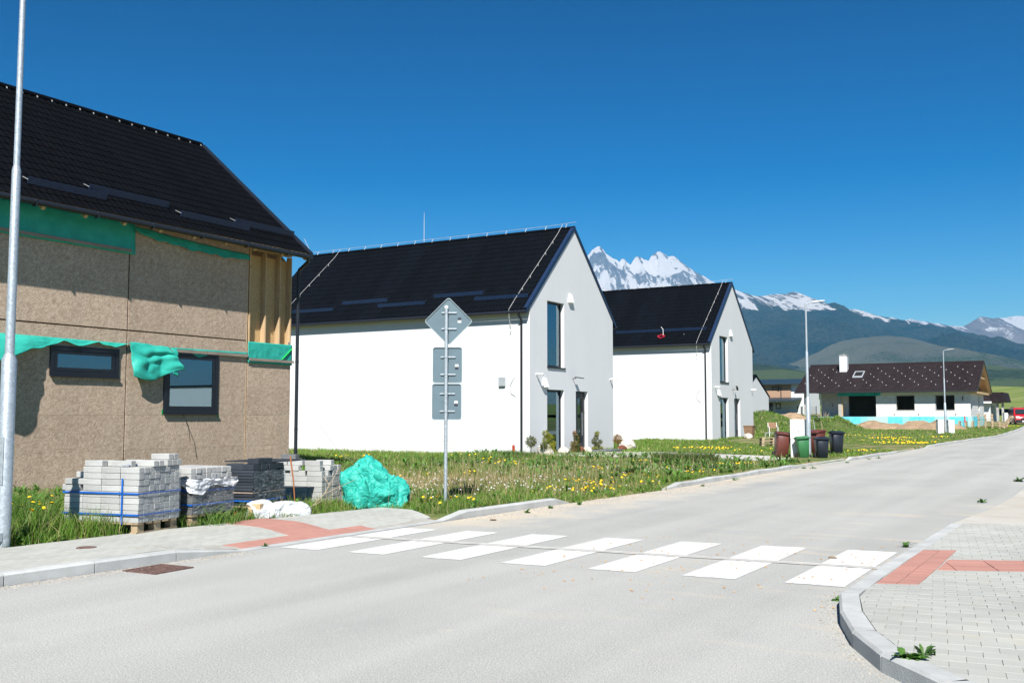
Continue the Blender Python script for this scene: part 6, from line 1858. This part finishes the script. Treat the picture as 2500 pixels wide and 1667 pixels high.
# broad-leaved weeds
def leaf_rosettes(cx_, cy_, zc, r, n, colr, L0=.5, up=.5, wid=.22):
    """pointed bent leaves fanning out of centres; arrays"""
    N = len(cx_)*n
    X = np.repeat(cx_, n); Y = np.repeat(cy_, n); Z = np.repeat(zc, n); Rr = np.repeat(r, n)*rng.uniform(.6, 1.15, N)
    a = rng.uniform(0, 2*np.pi, N); d = np.stack([np.cos(a), np.sin(a), 0*a], -1); s = np.stack([-np.sin(a), np.cos(a), 0*a], -1)
    e = up*rng.uniform(.5, 1.5, N)
    base = np.stack([X, Y, Z], -1)
    wv = (Rr*wid)[:, None]
    p1 = base + d*(Rr*.35)[:, None] + np.array([0, 0, 1])*(Rr*e*.55)[:, None]
    p2 = base + d*(Rr*.75)[:, None] + np.array([0, 0, 1])*(Rr*e*.75)[:, None]
    p3 = base + d*(Rr*1.0)[:, None] + np.array([0, 0, 1])*(Rr*e*.62)[:, None]
    V = np.stack([base-s*wv*.15, base+s*wv*.15, p1-s*wv*.5, p1+s*wv*.5, p2-s*wv*.45, p2+s*wv*.45, p3], 1).reshape(-1, 3)
    o7 = np.arange(N)[:, None]*7
    Q = np.concatenate([o7+np.array([[0, 1, 3, 2]]), o7+np.array([[2, 3, 5, 4]])]); T = o7+np.array([[4, 5, 6]])
    C = np.repeat(np.repeat(colr, n, 0)*rng.uniform(.75, 1.25, (N, 1)), 7, 0)
    return V, Q, T, C
def weed_field():
    n = 3600; x = rng.uniform(-22, -8.3, n); y = np.concatenate([rng.uniform(5, 16, n//2), rng.uniform(16, 36, n-n//2)])
    k = on_lawn(x, y) & frustum(x, y); x, y = x[k], y[k]
    k = (rng.random(len(x)) > bare(x, y)*.95) & (fbm(x*.7+8, y*.7, 3) > -.15); x, y = x[k], y[k]
    n = len(x); c = np.array([.085, .18, .035])*rng.uniform(.7, 1.5, (n, 1))
    V, Q, T, C = leaf_rosettes(x, y, ground_z(x, y), rng.uniform(.07, .19, n)*(1+.3*(y > 20)), 8, c, up=.9, wid=.26)
    o = obj_np('broadleaf_weeds', V, quads=Q, tris=T, mat=M['leaf']); set_col(o.data, 'tint', C)
    tag(o, 'broad leaved weeds mixed into the roadside grass', 'weeds', kind='stuff')
weed_field()

# dandelions: the ones that show largest singly, the rest as one mass
M['yellow'] = mat('dandelion_yellow', (.78, .50, .008), .6, .1, 40); M['stalk'] = mat('stalk_green', (.14, .2, .05), .6, .1)
def flower_mesh(r):
    m = MB(); P = [(0, 0, .012)]; n = 10
    for i in range(n): a = 2*math.pi*i/n; P.append((r*.55*math.cos(a), r*.55*math.sin(a), .014))
    for i in range(n): a = 2*math.pi*(i+.5)/n; P.append((r*math.cos(a), r*math.sin(a), .002))
    F = [(0, 1+i, 1+(i+1) % n) for i in range(n)] + [(1+i, 11+i, 1+(i+1) % n) for i in range(n)] + [(1+i, 11+(i-1) % n, 11+i) for i in range(n)]
    m.add(P, F); return m.mesh('flower')
FM = flower_mesh(.026); FM.materials.append(M['yellow'])
SM = MB().tube([(0, 0, -.30), (.012, .005, -.12), (0, 0, .004)], .003, 4).mesh('stalk'); SM.materials.append(M['stalk'])
near_cl = [(-12.28, 7.88, .30, 3), (-11.56, 7.6, .2, 2), (-12.17, 8.16, .2, 2), (-11.94, 8.08, .2, 1), (-11.05, 7.35, .08, 1), (-13.6, 9.0, .3, 2), (-9.67, 13.63, .35, 9), (-9.05, 13.4, .3, 5), (-9.55, 12.9, .2, 3), (-9.2, 17.6, .45, 14), (-9.5, 19.0, .55, 30), (-8.95, 18.6, .4, 16), (-8.75, 15.9, .3, 5), (-14.0, 20.6, .5, 6), (-9.6, 20.95, .5, 8), (-8.7, 20.6, .3, 7), (-8.75, 23.3, .4, 8)]
for cx_, cy_, r, n in near_cl:
    for k in range(n):
        a, q = random.uniform(0, 6.28), r*math.sqrt(random.random()); x, y = cx_+q*math.cos(a), cy_+q*math.sin(a)*1.3
        if not on_lawn(np.array([x]), np.array([y]))[0]: continue
        hh = float(tall(np.array(x), np.array(y)))*random.uniform(.85, 1.2)
        t = thing('dandelion', (x, y, zgd(x, y)+hh), 'yellow dandelion flower in the roadside grass left of the road', 'flower', group='dandelions near the crossing and street sign')
        t.rotation_euler = (random.uniform(-.9, .1), random.uniform(-.5, .5), random.uniform(0, 6.28)); sc = random.uniform(.75, 1.2); t.scale = (sc, sc, sc)
        inst('flower', FM, t, (0, 0, 0)); inst('stalk', SM, t, (0, 0, 0))
def flower_mass():
    cl = [(-13.3, 30.5, .5, 18), (-9.95, 30.0, .6, 30), (-15.65, 43.5, 1.0, 34), (-16.8, 42.9, .7, 18), (-12.4, 25, .8, 10), (-17.4, 28.1, .7, 14), (-16.1, 27.8, .6, 8), (-23.7, 27.6, 1.0, 16), (-17, 27.5, .9, 18), (-19.5, 29, .8, 6),
          (-11.1, 61.4, 1.4, 50), (-7.9, 54, .9, 30), (-9.0, 53.5, 1.2, 36), (-13.7, 67.4, 1.4, 16), (-9.9, 54.7, 1.0, 22), (-8.3, 53, .6, 16), (-8.95, 63.8, .8, 14), (-7.69, 98, .8, 22), (-8.63, 42.1, .7, 16), (-10, 41, .8, 10), (-13, 42, 1.8, 10), (-12, 27, 1.5, 8), (-9.5, 26, .6, 8), (-10.5, 57, 1.5, 14), (-14, 18, 2, 5)]
    P = []
    for cx_, cy_, r, n in cl:
        a = rng.uniform(0, 6.28, n); q = r*np.sqrt(rng.random(n)); P.append(np.stack([cx_+q*np.cos(a), cy_+q*np.sin(a)], -1))
    P = np.concatenate(P); P = P[on_lawn(P[:, 0], P[:, 1])]
    x, y = P[:, 0], P[:, 1]; z = ground_z(x, y)+tall(x, y)*rng.uniform(.8, 1.15, len(x)); n = len(x)
    s = .028*(1+.25*(y > 40)); ang = rng.uniform(0, 6.28, n)
    tl = np.stack([rng.normal(.0, .3, n), rng.normal(-.5, .3, n), np.ones(n)], -1); tl /= np.linalg.norm(tl, axis=1)[:, None]
    e1 = np.cross(tl, np.array([1, 0, 0])); e1 /= np.linalg.norm(e1, axis=1)[:, None]; e2 = np.cross(tl, e1)
    V = [np.stack([x, y, z+.008], -1)]
    for k in range(7):
        a = 2*np.pi*k/7; V.append(np.stack([x, y, z], -1)+(e1*np.cos(a)+e2*np.sin(a))*s[:, None])
    V = np.stack(V, 1).reshape(-1, 3); o8 = np.arange(n)[:, None]*8
    T = np.concatenate([o8+np.array([[0, 1+k, 1+(k+1) % 7]]) for k in range(7)])
    o = obj_np('dandelion_carpet', V, tris=T, mat=M['yellow']); tag(o, 'yellow dandelions farther off in the grass', 'flowers', kind='stuff')
    # seed heads
    m = 420; x = np.concatenate([rng.uniform(-17, -9, m//2), rng.normal(-11.5, 1.6, m//2)]); y = np.concatenate([rng.uniform(13.5, 30, m//2), rng.normal(16.5, 1.8, m//2)])
    k = on_lawn(x, y); x, y = x[k], y[k]; z = ground_z(x, y)+tall(x, y)*rng.uniform(.9, 1.4, len(x)); n = len(x); r = .019
    D = np.array([(1, 0, 0), (-1, 0, 0), (0, 1, 0), (0, -1, 0), (0, 0, 1), (0, 0, -1)])*r
    V = (np.stack([x, y, z], -1)[:, None]+D[None]).reshape(-1, 3); o6 = np.arange(n)[:, None]*6
    T = np.concatenate([o6+np.array([f]) for f in ((0, 2, 4), (2, 1, 4), (1, 3, 4), (3, 0, 4), (2, 0, 5), (1, 2, 5), (3, 1, 5), (0, 3, 5))])
    o = obj_np('seed_heads', V, tris=T, mat=mat('seed_fluff', (.55, .54, .5), .9, .1)); tag(o, 'white dandelion seed heads among the grass', 'flowers', kind='stuff')
flower_mass()

# single large leafy plants
def leaf_obj(L, w, bend, mt):
    m = MB(); n = 8; P = []
    for i in range(n+1):
        f = i/n; ww = w*math.sin(min(1, f*1.08+.06)*math.pi)**.7*(1 if f < .97 else .2)
        x = L*f*math.cos(bend*f*.9); z = L*f*math.sin(1.05-bend*f)*.9
        for s_ in (-1, 0, 1): P.append((x, s_*ww*(1+.18*math.sin(f*19+s_)), z+(0 if s_ else -.12*ww)))
    F = []
    for i in range(n):
        for k in range(2): F.append((3*i+k, 3*i+k+1, 3*i+4+k, 3*i+3+k))
    me = m.add(P, F).mesh('leaf', smooth=True); me.materials.append(mt); return me
def gm(name, c):
    t = NT(name); cc = t.mix(t.ramp(t.noise(9, 3, .6), .3, .7), tuple(x*.7 for x in c), tuple(x*1.25 for x in c))
    cc = t.mix(1.0, cc, t.ramp(t.rnd(), 0, 1, .7, 1.3), 'MULTIPLY'); t.fin(cc, .45, spec=.35)
    tr = t.n('ShaderNodeBsdfTranslucent'); t.l(cc, tr.inputs['Color']); mx = t.n('ShaderNodeMixShader'); mx.inputs[0].default_value = .3
    t.l(t.b.outputs[0], mx.inputs[1]); t.l(tr.outputs[0], mx.inputs[2]); t.l(mx.outputs[0], t.out.inputs['Surface']); return t.m
M['dock'] = gm('dock_leaf', (.085, .20, .035)); M['weedgreen'] = gm('young_weed_leaf', (.075, .17, .03))
def leafy_plant(name, x, y, L, w, n, label, z=None, mt=None, spread=1.0, sc=(1, 1, 1)):
    t = thing(name, (x, y, (zgd(x, y) if z is None else z)), label, 'plant')
    mes = [leaf_obj(L*k, w*k, b, mt or M['dock']) for k, b in ((1, .9), (.8, 1.4), (.65, .5), (.9, 1.8))]
    for i in range(n):
        o = inst('leaf', random.choice(mes), t, (random.uniform(-.06, .06)*spread*L*2, random.uniform(-.06, .06)*spread*L*2, 0), (random.uniform(-.3, .3), random.uniform(-.25, .25), random.uniform(0, 6.28)), tuple(s*random.uniform(.75, 1.2) for s in sc))
    return t
leafy_plant('dock_plant', -10.5, 23.2, .62, .10, 34, 'large dock plant with long green leaves by the kerb, right of the dandelions')
leafy_plant('dock_plant', -11.2, 23.9, .5, .08, 22, 'smaller dock plant just behind the large dock plant')
leafy_plant('dock_plant', -20.2, 30.2, .7, .10, 26, 'leafy dock plant against the white wall behind the sign post')
leafy_plant('dock_plant', -13.9, 22.7, .45, .07, 20, 'dark leafy weed in the middle of the plot left of the shrubs')
leafy_plant('leafy_weed', -9.72, 13.75, .26, .035, 26, 'spiky weed at the foot of the road sign post', mt=M['weedgreen'])
leafy_plant('leafy_weed', -1.12, 6.62, .13, .022, 24, 'ragged green weed growing in the right footway corner', z=.115, mt=M['weedgreen'], spread=2.2)
leafy_plant('leafy_weed', -1.05, 6.75, .17, .022, 8, 'upright weed leaves behind the ragged weed on the right footway', z=.115, mt=M['weedgreen'])
leafy_plant('leafy_weed', -2.10, 9.0, .12, .022, 12, 'small weed sprouting at the curved kerb end', z=.0, mt=M['weedgreen'])
leafy_plant('leafy_weed', -2.2, 13.05, .14, .022, 14, 'weed in the road joint above the red tactile strip on the right', z=.01, mt=M['weedgreen'])
leafy_plant('leafy_weed', -2.1, 20.4, .2, .03, 12, 'weed at the edge of the sandy lay-by', z=.01, mt=M['weedgreen'])
leafy_plant('leafy_weed', -2.0, 27.4, .3, .04, 14, 'weed at the far edge of the sandy lay-by', z=.01, mt=M['weedgreen'])
leafy_plant('leafy_weed', -8.92, 9.0, .10, .014, 10, 'tiny weed in the kerb joint by the left tactile strip', z=.01, mt=M['weedgreen'])
for k, (x, y) in enumerate(((-8.45, 14.4), (-8.5, 15.3), (-8.4, 16.2), (-8.15, 21.9), (-8.2, 24.3), (-8.2, 30.8), (-7.95, 30.95), (-7.9, 35.2), (-7.8, 38.4), (-7.7, 39.6))):
    leafy_plant('leafy_weed', x+.1, y, .10+.004*y, .014, 14, ['small weed at the kerb foot, first past the crossing', 'small weed at the kerb foot, second past the crossing', 'weed where the first kerb ends past the crossing', 'weed at the start of the far kerb', 'weed in the middle of the far kerb', 'weed tuft at the driveway corner', 'second weed tuft at the driveway corner', 'weed in the driveway joint before the bins', 'weed at the kerb beyond the bins', 'second weed at the kerb beyond the bins'][k], z=0.0, mt=M['weedgreen'])

# clipped shrubs
def foliage(parent, name, balls, mt, leaf=.035, dens=1.0, z0=0):
    Vs, Cs = [], []
    for (x, y, z, r, c) in balls:
        n = int(900*dens*(r/.2)**2)
        d = rng.normal(size=(n, 3)); d /= np.linalg.norm(d, axis=1)[:, None]
        q = np.array([x, y, z]) + d*(r*(rng.uniform(.55, 1.08, n)+.12*fbm(d[:, 0]*3+x, d[:, 1]*3+d[:, 2]*2, 2)))[:, None]
        e1 = rng.normal(size=(n, 3)); e1 += d*.8; e1 /= np.linalg.norm(e1, axis=1)[:, None]; e2 = np.cross(e1, rng.normal(size=(n, 3))); e2 /= np.linalg.norm(e2, axis=1)[:, None]
        s = leaf*rng.uniform(.6, 1.4, n)[:, None]
        Vs.append(np.stack([q-e2*s*.4, q+e1*s*.5, q+e2*s*.4, q+e1*s*1.3], 1).reshape(-1, 3) if False else np.stack([q-e2*s*.35, q+e1*s*.7-e2*s*.2, q+e1*s*1.2, q+e2*s*.35], 1).reshape(-1, 3))
        Cs.append(np.repeat(np.array(c)*rng.uniform(.55, 1.3, (n, 1)), 4, 0))
    V = np.concatenate(Vs); n4 = len(V)//4
    o = obj_np(name, V, quads=np.arange(n4*4).reshape(-1, 4), mat=M['leaf'], parent=parent, off=ORIG[parent.name]); set_col(o.data, 'tint', np.concatenate(Cs))
    o['kind'] = 'stuff' if False else ''
    del o['kind']
    return o
M['bark'] = mat('shrub_bark', (.16, .11, .07), .9, .2, 20)
YG = (.26, .27, .03); OG = (.11, .13, .03); BRN = (.30, .17, .07); TAN = (.22, .18, .07)
def shrub(name, x, y, label, balls, stems):
    t = thing(name, (x, y, zgd(x, y)), label, 'shrub')
    foliage(t, 'crown', balls, None)
    for s in stems: MB().tube(s, [.02]*(len(s)-1)+[.012], 6).build('trunk', M['bark'], t)
    return t
shrub('ball_shrub', -19.3, 33.6, 'round green ball shrub on a stem at the white house corner', [(-19.3, 33.6, .60, .21, OG)], [[(-19.3, 33.6, 0), (-19.3, 33.6, .55)]])
shrub('cloud_shrub', -19.2, 34.75, 'bright yellow cloud-pruned shrub before the tall lower window', [(-19.2, 34.58, .90, .13, YG), (-19.2, 34.88, .76, .13, YG), (-19.2, 34.6, .66, .13, YG), (-19.15, 35.08, .50, .13, YG), (-19.2, 34.43, .43, .14, OG), (-19.1, 34.72, .36, .17, YG), (-19.15, 35.03, .20, .15, YG), (-19.15, 34.8, .14, .13, YG)],
      [[(-19.2, 34.75, 0), (-19.2, 34.7, .4), (-19.2, 34.68, .85)]])
shrub('spiral_shrub', -19.2, 37.1, 'brown green spiral shrub beside the front door', [(-19.2, 37.05, .90, .07, BRN), (-19.2, 37.1, .80, .10, TAN), (-19.2, 37.2, .68, .11, OG), (-19.2, 37.22, .54, .12, OG), (-19.2, 37.0, .42, .15, TAN), (-19.15, 37.1, .30, .18, OG), (-19.2, 37.2, .16, .18, OG), (-19.2, 36.95, .22, .14, TAN)], [[(-19.2, 37.1, 0), (-19.2, 37.1, .85)]])
shrub('cloud_shrub', -19.2, 39.2, 'yellow green cloud-pruned shrub right of the front door', [(-19.2, 39.19, .84, .10, YG), (-19.2, 39.09, .67, .11, OG), (-19.2, 38.88, .50, .12, OG), (-19.2, 39.5, .47, .10, OG), (-19.15, 39.08, .33, .13, OG), (-19.15, 38.82, .17, .12, YG), (-19.2, 39.54, .18, .11, YG)], [[(-19.2, 39.2, 0), (-19.2, 39.15, .8)], [(-19.2, 39.2, .3), (-19.2, 39.5, .45)]])
shrub('ball_shrub', -19.2, 41.3, 'withered orange brown ball shrub at the far gable corner', [(-19.2, 41.3, .55, .20, BRN)], [[(-19.2, 41.3, 0), (-19.2, 41.3, .5)]])
# grassy tussock by the driveway
def tussock(x, y, r, h, n, label, c=(.09, .13, .035)):
    a = rng.uniform(0, 6.28, n); q = r*np.sqrt(rng.random(n)); X = x+q*np.cos(a)*1.4; Y = y+q*np.sin(a)
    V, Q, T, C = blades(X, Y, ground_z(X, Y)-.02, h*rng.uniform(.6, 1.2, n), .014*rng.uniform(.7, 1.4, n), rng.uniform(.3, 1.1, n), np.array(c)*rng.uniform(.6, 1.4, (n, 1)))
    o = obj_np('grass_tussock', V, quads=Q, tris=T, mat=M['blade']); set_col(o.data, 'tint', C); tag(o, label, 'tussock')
tussock(-12.1, 31.2, .8, .42, 1800, 'dense dark grass tussock before the driveway of the nearer house')
tussock(-12.9, 7.9, .7, .60, 900, 'tall grass tuft left of the nearest block pallet', (.08, .17, .03))
tussock(-10.98, 9.95, .35, .42, 380, 'tall grass tuft before the film wrapped pallet', (.10, .19, .035))
tussock(-19.3, 32.3, .6, .35, 700, 'grass tuft along the white wall near the ball shrub', (.08, .15, .03))
# dry stalks by the pallets
def twig(name, pts, r, label, mt, cat='twig'):
    m = MB()
    for p in pts: m.tube(p, [r]*(len(p)-1)+[r*.4], 5)
    tag(m.build(name, mt), label, cat)
M['dry'] = mat('dry_stalk', (.36, .29, .19), .8, .15)
twig('dry_twig', [[(-10.75, 11.7, .1), (-10.9, 12.3, .35), (-11.1, 12.9, .75)], [(-10.9, 12.3, .35), (-10.7, 12.8, .55)], [(-10.95, 12.5, .45), (-11.2, 12.6, .62)]], .008, 'bare dry branch leaning before the loose block pallet', M['dry'])
twig('dry_twig', [[(-10.6, 11.2, .1), (-10.72, 11.9, .22), (-10.8, 12.5, .38)]], .007, 'long dry stalk lying over the weeds near the white sheet', M['dry'])
twig('dry_twig', [[(-10.9, 9.75, .1), (-10.86, 9.7, .4), (-10.95, 9.6, .55)]], .005, 'dry grass stalk before the film wrapped pallet', M['dry'])
twig('dry_twig', [[(-20.6, 29.9, .1), (-20.7, 29.8, .6), (-20.9, 29.6, 1.0)], [(-20.7, 29.8, .6), (-20.5, 29.9, .9)], [(-20.6, 29.9, .4), (-20.4, 30.3, .7)]], .008, 'leafless dry weed before the white wall left of the sign', M['dry'])
twig('stray_wire', [[(-18.6, 20.6, 1.5), (-18.4, 20.9, 1.0), (-18.2, 21.3, .5), (-17.9, 21.8, .2)]], .005, 'thin bent wire at the corner of the board-clad house', M['clip'], 'wire')
t = thing('young_tree', (-17.6, 72, zgd(-17.6, 72)), 'thin bare sapling with its stake behind the bins', 'tree')
MB().tube([(-17.6, 72, 0), (-17.58, 72, .8), (-17.65, 72, 1.3)], [.03, .025, .012], 6).build('trunk', M['dry'], t)
MB().tube([(-18.0, 71.9, 0), (-18.15, 71.9, 1.3)], .025, 6).build('stake', M['meter_grey'], t)
foliage(t, 'crown', [(-17.9, 72, 1.35, .22, (.05, .09, .03))], None, leaf=.05, dens=.3)
t = thing('dry_bush', (-22.6, 93, zgd(-22.6, 93)), 'dry leafless bush before the shaded terrace wall', 'shrub')
m = MB()
for k in range(26):
    a = random.uniform(0, 6.28); r = random.uniform(.2, .8); m.tube([(-22.6, 93, .9), (-22.6+r*.5*math.cos(a), 93+r*.5*math.sin(a), 1.4), (-22.6+r*math.cos(a), 93+r*math.sin(a), 1.7+random.uniform(0, .35))], [.02, .015, .006], 4)
m.build('branches', M['dry'], t)

# loose gravel and clods on the asphalt
def pebbles(name, x, y, z, s, c, label):
    n = len(x); D = np.array([(1, 0, 0), (-.8, .3, 0), (0, 1, 0), (.1, -.9, 0), (0, .1, .7)])
    a = rng.uniform(0, 6.28, n); ca, sa = np.cos(a), np.sin(a)
    sc = s*rng.uniform(.5, 1.5, n)
    px_ = (D[None, :, 0]*ca[:, None]-D[None, :, 1]*sa[:, None])*sc[:, None]+x[:, None]; py_ = (D[None, :, 0]*sa[:, None]+D[None, :, 1]*ca[:, None])*sc[:, None]+y[:, None]; pz_ = D[None, :, 2]*sc[:, None]+z[:, None]
    V = np.stack([px_, py_, pz_], -1).reshape(-1, 3); o5 = np.arange(n)[:, None]*5
    T = np.concatenate([o5+np.array([f]) for f in ((0, 2, 4), (2, 1, 4), (1, 3, 4), (3, 0, 4))])
    o = obj_np(name, V, tris=T, mat=M['peb']); set_col(o.data, 'tint', np.repeat(c, 5, 0)); tag(o, label, 'gravel', kind='stuff')
M['peb'] = leaf_mat('gravel_stone', .9, .0)
n = 1500; y = rng.uniform(4.5, 8.6, n); x = XL(y)+np.abs(rng.normal(0, .10, n))+.01
n2 = 2600; y2 = rng.uniform(13, 24, n2); x2 = XL(y2)+np.abs(rng.normal(0, .35, n2))+.01
n3 = 260; y3 = rng.uniform(6.4, 9.5, n3); x3 = np.interp(y3, [6.4, 7.2, 8, 9.3], [-1.17, -1.58, -1.86, -2.14])-np.abs(rng.normal(0, .08, n3))-.01
x = np.concatenate([x, x2, x3]); y = np.concatenate([y, y2, y3]); n = len(x)
pebbles('gravel', x, y, 0*x, .010, np.array([.30, .28, .245])*rng.uniform(.7, 1.25, (n, 1)), 'loose gravel washed along the kerbs')
n = 170; x = rng.uniform(-5.5, -1.9, n); y = 8+6*rng.beta(2, 2.5, n)
pebbles('clods', x, y, 0*x+.004, .014, np.array([.42, .28, .15])*rng.uniform(.7, 1.2, (n, 1)), 'bits of tracked brown earth around the crossing')
for k, (x, y, s, lb) in enumerate(((-8.2, 13.1, .04, 'small wooden chip on the sandy road edge'), (-2.75, 11.6, .03, 'brown clod of earth on the last crossing stripe'))):
    bm = bmesh.new(); bmesh.ops.create_icosphere(bm, subdivisions=2, radius=s)
    for v in bm.verts: kk = 1+.5*float(fbm(v.co.x*25+k*3, v.co.y*25+v.co.z*30, 3)); v.co = Vector((v.co.x*kk*1.5, v.co.y*kk, v.co.z*kk*.3+.01))
    me = bpy.data.meshes.new('earth_clod'); bm.to_mesh(me); bm.free(); me.materials.append(M['earth']); o = bpy.data.objects.new('earth_clod', me); col.objects.link(o); o.location = (x, y, .004); tag(o, lb, 'clod')
